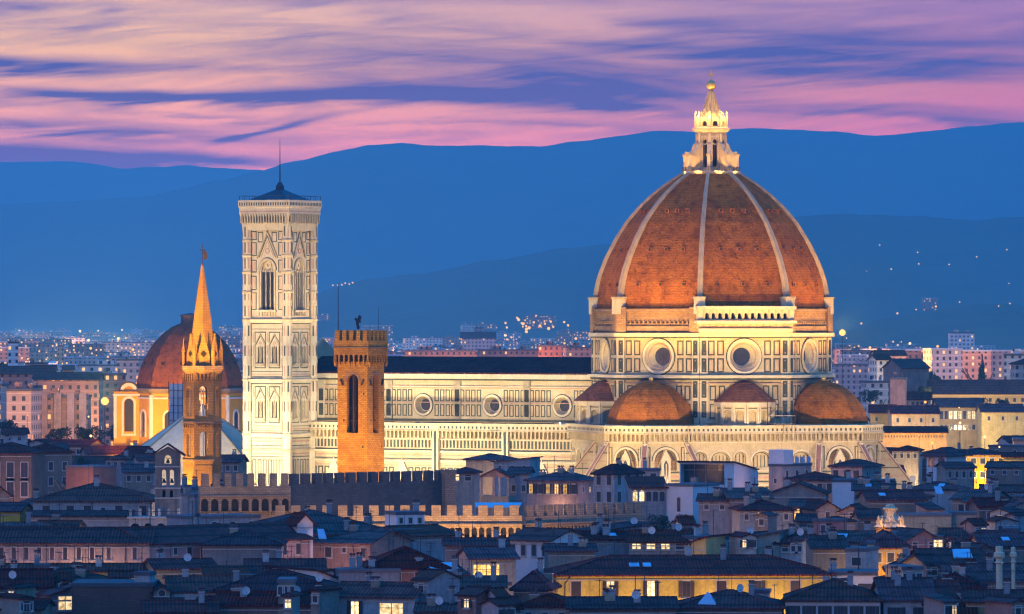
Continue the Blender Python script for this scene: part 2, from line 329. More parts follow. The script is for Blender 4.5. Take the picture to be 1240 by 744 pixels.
            for i in range(L):
                j = (i + 1) % L
                if loop[i] == loop[j]: continue
                s.face([f.p(*loop[i], d), f.p(*loop[j], d), f.p(*inner[j], d - depth), f.p(*inner[i], d - depth)], rev)
            if back: s.face([f.p(*x, d - depth) for x in inner], back)
            cur = b
        if u1 > cur + 1e-4: s.face([f.p(cur, v0, d), f.p(u1, v0, d), f.p(u1, v1, d), f.p(cur, v1, d)], m)
    def mesh(s, name):
        me = bpy.data.meshes.new(name); me.from_pydata([tuple(v) for v in s.V], [], s.F)
        for m in s.mats: me.materials.append(M[m] if isinstance(m, str) else m)
        me.polygons.foreach_set('material_index', s.MI); me.polygons.foreach_set('use_smooth', s.sm); me.update(); return me
    def build(s, name, parent=None, loc=(0, 0, 0), rz=0.0): return link(s.mesh(name), name, parent, loc, rz)
def link(me, name, parent=None, loc=(0, 0, 0), rz=0.0):
    o = bpy.data.objects.new(name, me); COL.objects.link(o); o.location = loc; o.rotation_euler = (0, 0, R(rz)); o.parent = parent; return o
def tag(o, label=None, cat=None, group=None, kind=None):
    for k, v in (('label', label), ('category', cat), ('group', group), ('kind', kind)):
        if v: o[k] = v
    return o
def thing(name, label, cat, loc, rz=0.0, group=None):
    o = bpy.data.objects.new(name, None); COL.objects.link(o); o.location = loc; o.rotation_euler = (0, 0, R(rz)); o.empty_display_size = 2
    return tag(o, label, cat, group, 'thing')
def WX(px, Y): return (px - CXP) * Y / FP
def WZ(py, Y): return CAMZ - (py - HYP) * Y / FP
def PX(x, Y): return CXP + x * FP / Y
def PY(z, Y): return HYP + (CAMZ - z) * FP / Y
def spot(name, loc, target, power, col, deg=60, blend=.6, radius=.5):
    l = bpy.data.lights.new(name, 'SPOT'); o = bpy.data.objects.new(name, l); COL.objects.link(o); o.location = loc
    o.rotation_euler = (Vector(target) - Vector(loc)).to_track_quat('-Z', 'Y').to_euler()
    l.energy = power; l.color = col; l.spot_size = R(deg); l.spot_blend = blend; l.shadow_soft_size = radius; return o
def point(name, loc, power, col, radius=.3):
    l = bpy.data.lights.new(name, 'POINT'); o = bpy.data.objects.new(name, l); COL.objects.link(o); o.location = loc
    l.energy = power; l.color = col; l.shadow_soft_size = radius; return o
WARM, AMBER, CREAM = (1, .74, .36), (1, .50, .10), (1, .82, .50)
# ---------------------------------------------------------------- ground, hills, haze
def lerp_tab(tab, x):
    if x <= tab[0][0]: return tab[0][1]
    for (a, b), (c, d) in zip(tab, tab[1:]):
        if x <= c:
            k = (x - a) / (c - a); k = k * k * (3 - 2 * k) * .5 + k * .5; return b + (d - b) * k
    return tab[-1][1]
def hsh(i): return (sin(i * 127.1 + 11.7) * 43758.5453) % 1
def wob(x, o):
    return sum((sin(x * f + o * 3.1 + f * 9) * a) for f, a in ((.021, 1.2), (.057, .8), (.13, .45), (.31, .25)))
HILL = {}
def hill(name, tab, D0, D1, mat, o=0, rough=1.0):
    mb = MB(); xs = [x for x in range(-1000, 2241, 6)]; rows = 14; P = []
    def surf_z(px, k):      # k 0 foot, 1 crest: height of the slope
        zc = WZ(lerp_tab(tab, px) + wob(px, o) * .8 * rough, D1)
        s = k ** 1.25; gully = 1 - .10 * sin(k * pi) * (1 + sin(px * .045 + o + 2 * sin(px * .013))) * .5
        return -2 + (zc + 2) * s * gully
    for j in range(rows + 1):
        k = j / rows; Y = D0 + (D1 - D0) * k
        for px in xs: P.append((WX(px, D1), Y, surf_z(px, k)))
    for px in xs: P.append((WX(px, D1), D1 + (D1 - D0) * .8, -2))
    n = len(xs); mb.V = P
    for j in range(rows + 1):
        for i in range(n - 1): mb.F.append((j * n + i, j * n + i + 1, (j + 1) * n + i + 1, (j + 1) * n + i)); mb.MI.append(mb.mi(mat)); mb.sm.append(True)
    ob = mb.build(name); tag(ob, kind='structure')
    def at(px, py):          # point of the slope seen at a picture position
        best = None
        for q in range(0, 101):
            k = q / 100; Y = D0 + (D1 - D0) * k; x = WX(px, Y); pxc = PX(x, D1); z = surf_z(pxc, k); e = PY(z, Y)
            if best is None or abs(e - py) < best[0]: best = (abs(e - py), (x, Y, z))
        return best[1]
    def zat(x, Y):
        if Y < D0 or Y > D1: return 0.0
        return max(0.0, surf_z(PX(x, D1), (Y - D0) / (D1 - D0)))
    HILL[name] = at; HILL[name + '_z'] = zat; return ob
M['forest'] = surf('forested_hillside', (.060, .070, .035), (.018, .028, .020), .0022, .014, .95)
M['ground'] = surf('city_ground', (.050, .048, .05), (.035, .038, .035), .01, .2, .95)
g_ = MB(); f0 = Fr(0, 0, 0)
g_.face([(-7550, -280, 0), (7550, -280, 0), (7550, 31900, 0), (-7550, 31900, 0)], 'ground')
tag(g_.build('ground'), kind='structure')
hill('wooded_hill', [(-1000, 480), (980, 480), (1040, 396), (1060, 386), (1090, 381), (1120, 378), (1150, 370), (1180, 366), (1220, 370), (1240, 372), (1400, 366), (2240, 372)], 6600, 8200, 'forest', 3, 1.8)
hill('near_hills', [(-1000, 460), (250, 460), (300, 430), (340, 382), (380, 360), (400, 349), (450, 338), (520, 328), (600, 315), (680, 303), (740, 295), (800, 285), (900, 270), (1000, 261), (1060, 259), (1120, 262), (1180, 266), (1240, 264), (2240, 250)], 8800, 12400, 'forest', 1, 1.2)
hill('main_ridge', [(-1000, 275), (-300, 262), (0, 248), (100, 244), (170, 239), (220, 228), (270, 217), (310, 208), (360, 196), (420, 181), (450, 176), (490, 173), (540, 176), (620, 177), (660, 178), (700, 172), (760, 163), (800, 158), (850, 159), (900, 156), (950, 157), (1000, 160), (1060, 164), (1110, 160), (1180, 152), (1240, 149), (2240, 130)], 17500, 21000, 'forest', 5, .8)
hill('far_ridge', [(-1000, 190), (0, 196), (60, 195), (100, 196), (150, 204), (200, 203), (225, 201), (280, 205), (330, 207), (420, 206), (2240, 230)], 23500, 27000, 'forest', 8, .8)
hz = MB(); hz.box(f0, -7600, 7600, -1.5, 900, -32000, 320, 'ground')
HAZE_D, HAZE_C = 5.6e-5, (.24, .82, 1.0)
hm = bpy.data.materials.new('evening_haze'); hm.use_nodes = True; hm.node_tree.nodes.clear(); t = NT(hm.node_tree)
pv = t.n('ShaderNodeVolumePrincipled'); pv.inputs['Color'].default_value = (*HAZE_C, 1); pv.inputs['Density'].default_value = HAZE_D
ho = t.n('ShaderNodeOutputMaterial'); t.l(pv.outputs[0], ho.inputs['Volume'])
try: hm.cycles.homogeneous_volume = True
except Exception: pass
hz.mats = [hm]; tag(hz.build('haze'), kind='stuff')

# ---------------------------------------------------------------- the cathedral
CW = (49.1, 1350.0)
cath = thing('cathedral', 'floodlit marble cathedral with huge red octagonal dome and long nave', 'cathedral', (*CW, 0), -30)
def cw(x, y, z): return (CW[0] + x * cos(R(-30)) - y * sin(R(-30)), CW[1] + x * sin(R(-30)) + y * cos(R(-30)), z)
def gallery(mb, f, u0, u1, top, d=0.0, step=1.15):
    """corbelled parapet walk: slab, band with dark squares for holes, corbels with painted shade between"""
    mb.box(f, u0, u1, top - .35, top, d + .1, d + 1.35, 'marble2'); mb.box(f, u0, u1, top - 1.75, top - .35, d + .1, d + 1.0, 'marble2')
    mb.box(f, u0, u1, top - 2.05, top - 1.75, d + .1, d + 1.3, 'marble'); mb.box(f, u0, u1, top - 4.2, top - 3.9, d, d + .35, 'marble2')
    n = max(1, int((u1 - u0) / step)); st = (u1 - u0) / n
    for i in range(n):
        uc = u0 + (i + .5) * st
        mb.box(f, uc - st * .2, uc + st * .2, top - 1.35, top - .75, d + 1.0, d + 1.04, 'green')
        mb.prism(f, [(uc - st * .30, top - 3.75), (uc + st * .30, top - 3.75), (uc + st * .30, top - 2.75), (uc + st * .15, top - 2.35), (uc - st * .15, top - 2.35), (uc - st * .30, top - 2.75)], d, d + .07, 'green')  # dark plate painted in for the shade between corbels
        mb.box(f, uc + st * .36, uc + st * .64, top - 3.7, top - 2.05, d, d + 1.05, 'marble')
def bands(mb, f, u0, u1, rows, d=0.0):
    for v, h, m in rows: mb.box(f, u0, u1, v, v + h, d, d + .07, m)
# nave and aisles
L0, L1 = -113.0, -26.0
for sgn, ang in ((1, 0), (-1, 180)):
    mb = MB(); f = Fr(0, -10.5 * sgn, ang); a, b = (L0, L1) if sgn == 1 else (-L1, -L0)
    ocs = [-36.2, -56.3, -76.4, -96.5]
    ou = ocs if sgn == 1 else [-x for x in ocs]
    mb.hole_wall(f, a, b, 0, 41.2, [('circle', u, 4.4, 33.7, 1.55) for u in ou], 'marble', 1.3)
    mb.box(f, a, b, 40.3, 41.5, .0, .9, 'marble2'); mb.box(f, a, b, 39.9, 40.3, 0, .5, 'green'); mb.box(f, a, b, 38.2, 38.5, 0, .3, 'marble2'); mb.box(f, a, b, 29.6, 30.2, 0, .4, 'green')
    mb.box(f, a, b, 37.9, 38.15, 0, .1, 'pink'); mb.box(f, a, b, 34.25, 34.45, 0, .06, 'pink')
    for u in ou:
        mb.ring(f, u, 33.7, 2.2, 2.75, 0, .3, 'marble2'); mb.ring(f, u, 33.7, 2.75, 2.95, 0, .12, 'green')
        for e in (-10.05, 10.05):
            if abs(e + u - a) > 1 and abs(e + u - b) > 1 or e < 0:
                mb.box(f, u + e - 1.0, u + e + 1.0, 29.6, 40.3, 0, .35, 'marble2')
                for v in (30.9, 34.6): mb.frame(f, u + e - .62, u + e + .62, v, v + 3.0, 'green', .3, .35, .42); mb.box(f, u + e - .25, u + e + .25, v + .5, v + 2.5, .35, .4, 'green')
        for i in range(4):
            for sg in (-1, 1):
                c = u + sg * (3.9 + i * 1.62)
                if abs(c - u) < 9.2:
                    for v in (30.9, 34.6): mb.frame(f, c - .62, c + .62, v, v + 3.0, 'green', .16, 0, .06)
    mb.build('nave_wall', cath)
    for u in ou:
        g2 = MB(); ff = Fr(0, 0, ang); g2.disc(ff, 0, 0, 1.6, 0, 'glass', 20)
        for k in range(8): g2.line(ff, (0, 0), (1.55 * cos(k * pi / 4), 1.55 * sin(k * pi / 4)), .1, 0, .05, 'iron')
        g2.ring(ff, 0, 0, 1.45, 1.6, 0, .06, 'marble2')
        g2.build('oculus_window', cath, f.p(u, 33.7, -1.27))
    mb = MB(); f = Fr(0, -20.5 * sgn, ang); mb.hole_wall(f, a, b, 0, 25.6, [('point', u, 2.2, 6.0, 14.0) for u in ou], 'marble', .8, 'glass')
    gallery(mb, f, a, b, 29.4)
    mb.box(f, a, b, 25.3, 28.0, -.8, .1, 'marble')
    n = int((b - a) / 1.02)
    for i in range(n):
        u = a + (i + .5) * 1.02; mb.box(f, u - .27, u + .27, 23.2, 25.1, 0, .05, 'green')
    for v, h, m, dd in ((22.55, .3, 'green', .1), (22.0, .5, 'marble2', .5), (21.1, .35, 'pink', .06), (20.3, .25, 'green', .06), (19.6, .5, 'marble2', .4), (18.6, .3, 'pink', .06), (12.4, .3, 'green', .06), (11.6, .5, 'marble2', .4)):
        mb.box(f, a, b, v, v + h, 0, dd, m)
    n = int((b - a) / 1.9)
    for i in range(n):
        u = a + (i + .5) * 1.9
        if all(abs(u - q) > 2.2 for q in ou): mb.frame(f, u - .72, u + .72, 13.0, 18.3, 'green', .2)
    for u in ou:
        for e in (-10.05,):
            mb.box(f, u + e - .9, u + e + .9, 0, 29.3, 0, 1.15, 'marble2'); mb.box(f, u + e - .35, u + e + .35, 13, 27.5, 1.15, 1.2, 'green')
        mb.prism(f, [(u - 2.6, 15.2), (u + 2.6, 15.2), (u, 20.6)], 0, .5, 'marble2'); mb.ring(f, u, 14.0, 1.3, 2.0, 0, .45, 'marble2', 0, 180)
    mb.build('aisle_wall', cath)
    # sloping aisle roof, floodlight boxes stand along its edge
    mb = MB(); fz = Fr(0, 0, ang); y0, y1 = 20.3, 10.5
    mb.hexa([fz.p(a, 27.2, y0), fz.p(b, 27.2, y0), fz.p(b, 29.0, y1), fz.p(a, 29.0, y1), fz.p(a, 27.6, y0), fz.p(b, 27.6, y0), fz.p(b, 29.4, y1), fz.p(a, 29.4, y1)], 'slate'); mb.build('aisle_roof', cath)
mb = MB(); f = Fr(0, 0, 0)
for sg in (1, -1):
    mb.hexa([(L0, -11.4 * sg, 41.5), (L1 + 1.2, -11.4 * sg, 41.5), (L1 + 1.2, 0, 45.4), (L0, 0, 45.4), (L0, -11.4 * sg, 41.9), (L1 + 1.2, -11.4 * sg, 41.9), (L1 + 1.2, 0, 45.8), (L0, 0, 45.8)], 'slate')
mb.build('nave_roof', cath)
mb = MB(); f = Fr(L0, 0, -90)
mb.prism(f, [(-20.5, 0), (20.5, 0), (20.5, 31.5), (11.5, 33), (11.5, 44.5), (0, 50.5), (-11.5, 44.5), (-11.5, 33), (-20.5, 31.5)], 0, 1.6, 'marble')
for u in range(-10, 11, 2): mb.box(f, u - .3, u + .3, 43.6, 45.6, -.2, 2.0, 'marble2')
mb.build('facade', cath)
# drum
RO = 29.3; AP = RO * cos(R(22.5)); SD = RO * sin(R(22.5))
for k in range(8):
    a = k * 45; f = Fr(AP * sin(R(a)), -AP * cos(R(a)), a); mb = MB()
    mb.hole_wall(f, -SD, SD, 0, 52.0, [('circle', 0, 7.4, 46.2, 2.15)], 'marble', 2.2, rev='marble2')
    mb.ring(f, 0, 46.2, 3.7, 4.35, 0, .35, 'marble2', n=28); mb.ring(f, 0, 46.2, 4.35, 4.6, 0, .12, 'green', n=28)
    mb.ring(f, 0, 46.2, 3.0, 3.15, -.45, -.35, 'pink', n=28)
    for sg in (-1, 1):
        for c in (5.95, 8.3):
            for v, h in ((42.4, 3.4), (46.5, 3.6)):
                u = sg * c; mb.frame(f, u - .85, u + .85, v, v + h, 'green', .2); mb.frame(f, u - .42, u + .42, v + .5, v + h - .5, 'pink', .1, 0, .03)
        u = sg * (SD - .95); mb.box(f, u - .95, u + .95, 0, 52.0, 0, .45, 'marble2')
        for v, h in ((31.5, 4), (36.3, 4), (42.4, 3.4), (46.5, 3.6)): mb.frame(f, u - .6, u + .6, v, v + h, 'green', .3, .45, .52); mb.box(f, u - .14, u + .14, v + .7, v + h - .7, .45, .5, 'green')
        for c in (5.6, 7.9):
            u = sg * c
            for v, h in ((31.2, 3.6), (35.6, 3.6)): mb.frame(f, u - .8, u + .8, v, v + h, 'green', .2)
    mb.box(f, -SD - .4, SD + .4, 41.0, 41.7, 0, 1.3, 'marble2'); mb.box(f, -SD - .2, SD + .2, 40.5, 41.0, 0, .7, 'green'); mb.box(f, -SD - .2, SD + .2, 50.7, 51.0, .02, .6, 'green'); mb.box(f, -SD - .4, SD + .4, 51.0, 51.9, .0, 1.1, 'marble2')
    mb.box(f, -SD, SD, 39.6, 39.8, 0, .5, 'pink'); mb.box(f, -SD, SD, 30.2, 30.7, 0, .6, 'marble2')
    mb.build('drum_wall', cath)
    mb = MB()
    if k == 1:     # the one finished side: white arcaded gallery
        mb.box(f, -SD - .6, SD + .6, 52.0, 53.0, -.6, 1.7, 'marble2'); mb.box(f, -SD - .9, SD + .9, 53.0, 54.2, -.6, 1.1, 'marble'); mb.box(f, -SD - 1.4, SD + 1.4, 54.2, 54.9, -.6, 2.5, 'marble2')
        hol = [('arch', -9.9 + i * 1.65, .95, 55.3, 56.3) for i in range(13)]
        mb.hole_wall(f, -SD - .9, SD + .9, 54.9, 57.6, hol, 'marble2', 1.3, 'void', d=1.8)
        mb.box(f, -SD - .9, -SD - .85, 54.9, 57.6, -.6, 1.8, 'marble2'); mb.box(f, SD + .85, SD + .9, 54.9, 57.6, -.6, 1.8, 'marble2')
        for i in range(14): mb.box(f, -10.9 + i * 1.65, -10.55 + i * 1.65, 54.95, 57.5, 1.8, 2.0, 'marble')
        mb.box(f, -SD - 1.3, SD + 1.3, 57.6, 58.4, -.6, 2.4, 'marble2')
        for i in range(14): mb.box(f, -11 + i * 1.69, -10.4 + i * 1.69, 53.25, 53.95, 1.1, 1.15, 'pink')
    else:
        mb.box(f, -SD, SD, 51.95, 57.6, -1.2, -.05, 'rough'); mb.box(f, -SD + 1, SD - 1, 52.3, 53.6, -.05, .35, 'rough')
        mb.box(f, -SD, SD, 57.0, 57.8, -1.2, .5, 'rough')
        for i in range(16): mb.box(f, -9 + i * 1.2, -8.6 + i * 1.2, 54.1, 54.8, -.1, .45, 'rough'); mb.box(f, -8.55 + i * 1.2, -7.9 + i * 1.2, 54.2, 54.7, -.04, .02, 'void')
        for sg in (-1, 1): mb.box(f, sg * (SD - 1.2) - 1.3, sg * (SD - 1.2) + 1.3, 51.95, 58.2, -.1, .75, 'rough')
    mb.build('drum_gallery' if k == 1 else 'rough_masonry_band', cath)
    g2 = MB(); ff = Fr(0, 0, a); g2.disc(ff, 0, 0, 2.2, 0, 'glass', 24)
    for q in range(8): g2.line(ff, (0, 0), (2.15 * cos(q * pi / 4), 2.15 * sin(q * pi / 4)), .12, 0, .06, 'iron')
    g2.ring(ff, 0, 0, 1.0, 1.12, 0, .06, 'iron'); g2.build('oculus_window', cath, f.p(0, 46.2, -2.16))
# cupola: profile in metres above the springing
PROF = [(0, 28.85), (3.5, 28.4), (6.9, 27.75), (9.8, 26.8), (12.6, 25.65), (17, 23.4), (21.2, 20.8), (25, 17.6), (28.1, 14.4), (30.6, 11.2), (32.4, 8.6), (33.4, 6.9)]
def rz_(z):
    for (a, b), (c, d) in zip(PROF, PROF[1:]):
        if z <= c: return b + (d - b) * (z - a) / (c - a)
    return PROF[-1][1]
ZB = 57.7
mb = MB(); mb.lathe(0, 0, [(r, ZB + z) for z, r in PROF], 8, 'dome', rot=22.5)
for k in range(8):
    a = k * 45
    for z, us in ((6.0, (-6.3, 0, 6.3)), (14.5, (-4.6, 0, 4.6)), (24.0, (-2.9, 0, 2.9))):
        r = rz_(z) * cos(R(22.5)); dr = (rz_(z - .6) - rz_(z + .6)) / 1.2 * cos(R(22.5))
        f = Fr(r * sin(R(a)), -r * cos(R(a)), a, ZB + z)
        for u in us: mb.box(f, u - .5, u + .5, -.45, .45, -.5, .30 + dr * .4, 'dome'); mb.box(f, u - .33, u + .33, -.3, .3, .3, .33 + dr * .42, 'void')
mb.build('cupola', cath)
for k in range(8):
    a = R(22.5 + 45 * k - 90); mb = MB(); ca, sa = cos(a), sin(a); prev = None
    for i in range(0, 29):
        z = 33.3 * i / 28; r = rz_(z); w = .80 - .32 * i / 28; out = .8 - .25 * i / 28
        cur = [(ca * (r - .9) - sa * w * q, sa * (r - .9) + ca * w * q, ZB + z) for q in (-1, 1)] + [(ca * (r + out) - sa * w * q * .8, sa * (r + out) + ca * w * q * .8, ZB + z + out * .3) for q in (1, -1)]
        if prev: mb.hexa(prev + cur, 'ribm')
        prev = cur
    fr = Fr(ca * 28.6, sa * 28.6, 22.5 + 45 * k); mb.box(fr, -1.35, 1.35, 56.5, 60.2, -1, 1.6, 'marble2'); mb.box(fr, -1.55, 1.55, 60.2, 60.7, -1, 1.8, 'marble')
    mb.build('rib', cath)
# lantern
mb = MB(); mb.lathe(0, 0, [(6.9, 90.6), (7.3, 91.2), (7.3, 91.7), (0, 91.7)], 8, 'marble2', rot=22.5); plat = mb.build('lantern_platform', cath)
mb = MB()
for k in range(32):
    a0_, a1_ = 2 * pi * k / 32, 2 * pi * (k + 1) / 32
    mb.bar((7.1 * cos(a0_), 7.1 * sin(a0_), 91.7), (7.1 * cos(a0_), 7.1 * sin(a0_), 92.7), .07, 'iron', 4); mb.bar((7.1 * cos(a0_), 7.1 * sin(a0_), 92.7), (7.1 * cos(a1_), 7.1 * sin(a1_), 92.7), .07, 'iron', 4)
mb.build('railing', plat)
lant = MB(); LR = 3.5; lap = LR * cos(R(22.5)); lsd = LR * sin(R(22.5))
for k in range(8):
    a = k * 45; f = Fr(lap * sin(R(a)), -lap * cos(R(a)), a)
    lant.hole_wall(f, -lsd, lsd, 91.7, 101.6, [('arch', 0, 1.15, 92.6, 99.0)], 'marble2', .8, 'void')
    lant.ring(f, 0, 99.0, .58, .85, 0, .15, 'marble'); lant.box(f, -lsd, lsd, 100.4, 100.7, 0, .25, 'marble')
    fb = Fr(0, 0, a + 22.5)
    lant.box(fb, -.34, .34, 91.7, 101.0, 3.2, 3.85, 'marble2')
lant.lathe(0, 0, [(3.6, 101.2), (4.1, 101.5), (4.7, 101.9), (4.75, 102.3), (4.3, 102.45), (3.0, 102.5)], 8, 'marble2', rot=22.5)
ln = lant.build('lantern', cath)
for k in range(8):
    mb = MB(); fb = Fr(0, 0, k * 45 + 22.5)
    pr = [(3.6, 91.7), (6.8, 91.7), (6.8, 95.9), (6.2, 96.6), (5.5, 96.3), (4.9, 96.9), (4.4, 98.3), (3.6, 98.8)]
    pts = lambda u: [fb.p(u, z, d) for d, z in pr]
    mb.face(pts(-.38), 'marble2'); mb.face(pts(.38), 'marble2')
    for i in range(len(pr)):
        j = (i + 1) % len(pr); mb.face([fb.p(-.38, pr[i][1], pr[i][0]), fb.p(.38, pr[i][1], pr[i][0]), fb.p(.38, pr[j][1], pr[j][0]), fb.p(-.38, pr[j][1], pr[j][0])], 'marble2')
    mb.box(fb, -.55, .55, 95.4, 95.9, 5.6, 7.1, 'marble'); mb.box(fb, -.55, .55, 91.75, 92.4, 5.6, 7.05, 'marble')
    mb.build('buttress', ln)
mb = MB()
for k in range(8):
    a = k * 45; f = Fr(3.5 * sin(R(a)), -3.5 * cos(R(a)), a)
    mb.hole_wall(f, -1.45, 1.45, 102.45, 104.6, [('arch', 0, 1.3, 102.8, 103.4)], 'marble2', .5, 'void'); mb.ring(f, 0, 104.1, 0, 1.0, -.3, .05, 'marble2', 0, 180, 8)
    fb = Fr(0, 0, a + 22.5); mb.box(fb, -.28, .28, 102.4, 105.2, 3.5, 4.1, 'marble2')
    x, y = 3.8 * sin(R(a + 22.5)), -3.8 * cos(R(a + 22.5)); mb.lathe(x, y, [(.32, 105.2), (.16, 105.6), (.30, 105.9), (0, 106.7)], 6, 'marble2')
mb.build('crown', ln)
mb = MB(); mb.lathe(0, 0, [(3.05, 103.6), (2.5, 105.3), (1.75, 107.4), (1.1, 109.4), (.55, 111.2), (.5, 111.6)], 8, 'ribm', rot=22.5)
for k in range(8):
    a = R(22.5 + 45 * k); mb.bar((3.1 * cos(a), 3.1 * sin(a), 103.7), (.6 * cos(a), .6 * sin(a), 111.2), .13, 'marble', 4)
mb.build('cone', ln)
mb = MB(); mb.lathe(0, 0, [(.75, 111.5), (.3, 111.8), (.75, 112.0)] + [(1.2 * sin(pi * i / 10), 112.95 - 1.2 * cos(pi * i / 10)) for i in range(1, 11)], 16, 'gold', smooth=True); ball = mb.build('ball', ln)
mb = MB(); mb.box(f0, -.13, .13, 114.1, 116.6, -.13, .13, 'gold'); mb.box(f0, -.75, .75, 115.4, 115.7, -.12, .12, 'gold'); mb.build('cross', ball, rz=30)
# tribunes
TR, TD = 13.4, 31.0; tap = TR * cos(R(22.5)); tsd = TR * sin(R(22.5))
for k in (0, 2, 4):
    A = k * 45; cx, cy = TD * sin(R(A)), -TD * cos(R(A)); trib = MB()
    for j in (-2, -1, 0, 1, 2):
        a = A + j * 45; f = Fr(cx + tap * sin(R(a)), cy - tap * cos(R(a)), a)
        trib.hole_wall(f, -tsd, tsd, 0, 26.0, [('arch', 0, 5.6, 19.0, 21.3)], 'marble', 1.2, 'rough')
        gallery(trib, f, -tsd - .4, tsd + .4, 29.7)
        trib.box(f, -tsd, tsd, 25.4, 28.2, -.8, .08, 'marble')
        for sg in (-1, 1): trib.box(f, sg * tsd - .5, sg * tsd + .5, 0, 25.4, -.2, .75, 'marble2'); trib.box(f, sg * tsd - .16, sg * tsd + .16, 18, 25, .75, .8, 'green')
        trib.ring(f, 0, 21.3, 2.8, 3.3, 0, .3, 'marble2', 0, 180); trib.ring(f, 0, 21.3, 3.3, 3.5, 0, .12, 'green', 0, 180); trib.ring(f, 0, 21.3, 2.2, 2.5, -1.1, -1.0, 'green', 0, 180, 14)
        trib.line(f, (-1.6, 19.6), (0, 24.0), .3, -1.1, -.8, 'marble2'); trib.line(f, (1.6, 19.6), (0, 24.0), .3, -1.1, -.8, 'marble2')
        for v, h, m in ((18.3, .4, 'green'), (17.2, .6, 'pink'), (16.3, .4, 'green'), (15.2, .6, 'pink'), (14.2, .4, 'green'), (13.2, .3, 'marble2'), (11, .3, 'green')):
            for u0, u1 in ((-tsd, -1.3), (1.3, tsd)): trib.box(f, u0, u1, v, v + h, 0, .07, m)
        for u in (-4.2, -3.2, -2.2, 2.2, 3.2, 4.2): trib.frame(f, u - .38, u + .38, 11.5, 13.0, 'green', .15)
        for sg in (-1, 1): trib.frame(f, sg * 4.3 - .5, sg * 4.3 + .5, 19.2, 24.6, 'green', .16)
        w_ = MB(); ff = Fr(0, 0, a)
        w_.box(ff, -1.15, 1.15, -3.2, 4.2, 0, .35, 'marble2'); w_.prism(ff, [(-1.35, 4.2), (1.35, 4.2), (0, 6.8)], 0, .4, 'marble2')
        w_.prism(ff, [(-.6, -2.9), (.6, -2.9), (.6, 3.2), (0, 4.4), (-.6, 3.2)], .35, .38, 'glass'); w_.box(ff, -.07, .07, -2.9, 3.4, .38, .5, 'marble2')
        w_.build('lancet_window', cath, f.p(0, 17.2, .02))
    tb = trib.build('tribune_wall', cath)
    for j in (-1.5, -.5, .5, 1.5):
        a = A + j * 45; f = Fr(cx, cy, a + 90 - 90); mb = MB(); r0 = TR - .2
        pr = [(r0, 0), (r0 + 8.6, 0), (r0 + 8.6, 14.6), (r0 + 7.6, 16.3), (r0, 26.0)]
        mb.face([f.p(-.55, z, d) for d, z in pr], 'marble'); mb.face([f.p(.55, z, d) for d, z in pr], 'marble')
        mb.face([f.p(-.55, 0, r0 + 8.6), f.p(.55, 0, r0 + 8.6), f.p(.55, 14.6, r0 + 8.6), f.p(-.55, 14.6, r0 + 8.6)], 'marble')
        for (d0, z0), (d1, z1) in (((r0 + 8.9, 14.4), (r0 + 7.6, 16.6)), ((r0 + 7.6, 16.6), (r0 - .1, 26.3))):
            mb.hexa([f.p(-.75, z0 - .5, d0), f.p(.75, z0 - .5, d0), f.p(.75, z1 - .5, d1), f.p(-.75, z1 - .5, d1), f.p(-.75, z0, d0), f.p(.75, z0, d0), f.p(.75, z1, d1), f.p(-.75, z1, d1)], 'brickred')
            for e in (-.75, .55): mb.hexa([f.p(e, z0, d0), f.p(e + .2, z0, d0), f.p(e + .2, z1, d1), f.p(e, z1, d1), f.p(e, z0 + .12, d0), f.p(e + .2, z0 + .12, d0), f.p(e + .2, z1 + .12, d1), f.p(e, z1 + .12, d1)], 'marble2')
        for sgu in (-.55, .55):      # striped flanks
            for v in (11, 13, 15, 17, 19, 21, 23):
                dmax = r0 + 8.4 if v < 14.4 else r0 + (26 - v) / (26 - 16.3) * 7.6
                x0 = sgu + (.03 if sgu > 0 else -.03)
                if dmax - r0 > 1: mb.hexa([f.p(sgu, v, r0), f.p(x0, v, r0), f.p(x0, v, dmax), f.p(sgu, v, dmax), f.p(sgu, v + .28, r0), f.p(x0, v + .28, r0), f.p(x0, v + .28, dmax - .3), f.p(sgu, v + .28, dmax - .3)], 'green' if v % 4 == 3 else 'pink')
        mb.box(f, -1.0, 1.0, 0, 15.6, r0 + 7.9, r0 + 9.2, 'marble2'); mb.prism(Fr(*f.p(0, 0, r0 + 9.2)[:2], a), [(-1, 15.6), (1, 15.6), (0, 17.2)], -1.4, .0, 'marble2')
        mb.build('buttress', cath)
    mb = MB(); mb.lathe(cx, cy, [(tap - .6, 27.6), (0, 27.8)], 8, 'slate', rot=22.5)
    mb.lathe(cx, cy, [(11.1, 29.0), (11.2, 29.7), (10.9, 29.8)], 8, 'marble2', rot=22.5)
    mb.lathe(cx, cy, [(10.9, 29.6), (10.7, 31.0), (10.1, 32.9), (9.1, 34.8), (7.6, 36.7), (5.7, 38.3), (3.4, 39.5), (1.0, 40.15), (0, 40.25)], 8, 'dome', rot=22.5)
    mb.lathe(cx, cy, [(.5, 40.1), (.6, 40.9), (0, 41.4)], 8, 'gold'); mb.build('half_dome', cath)
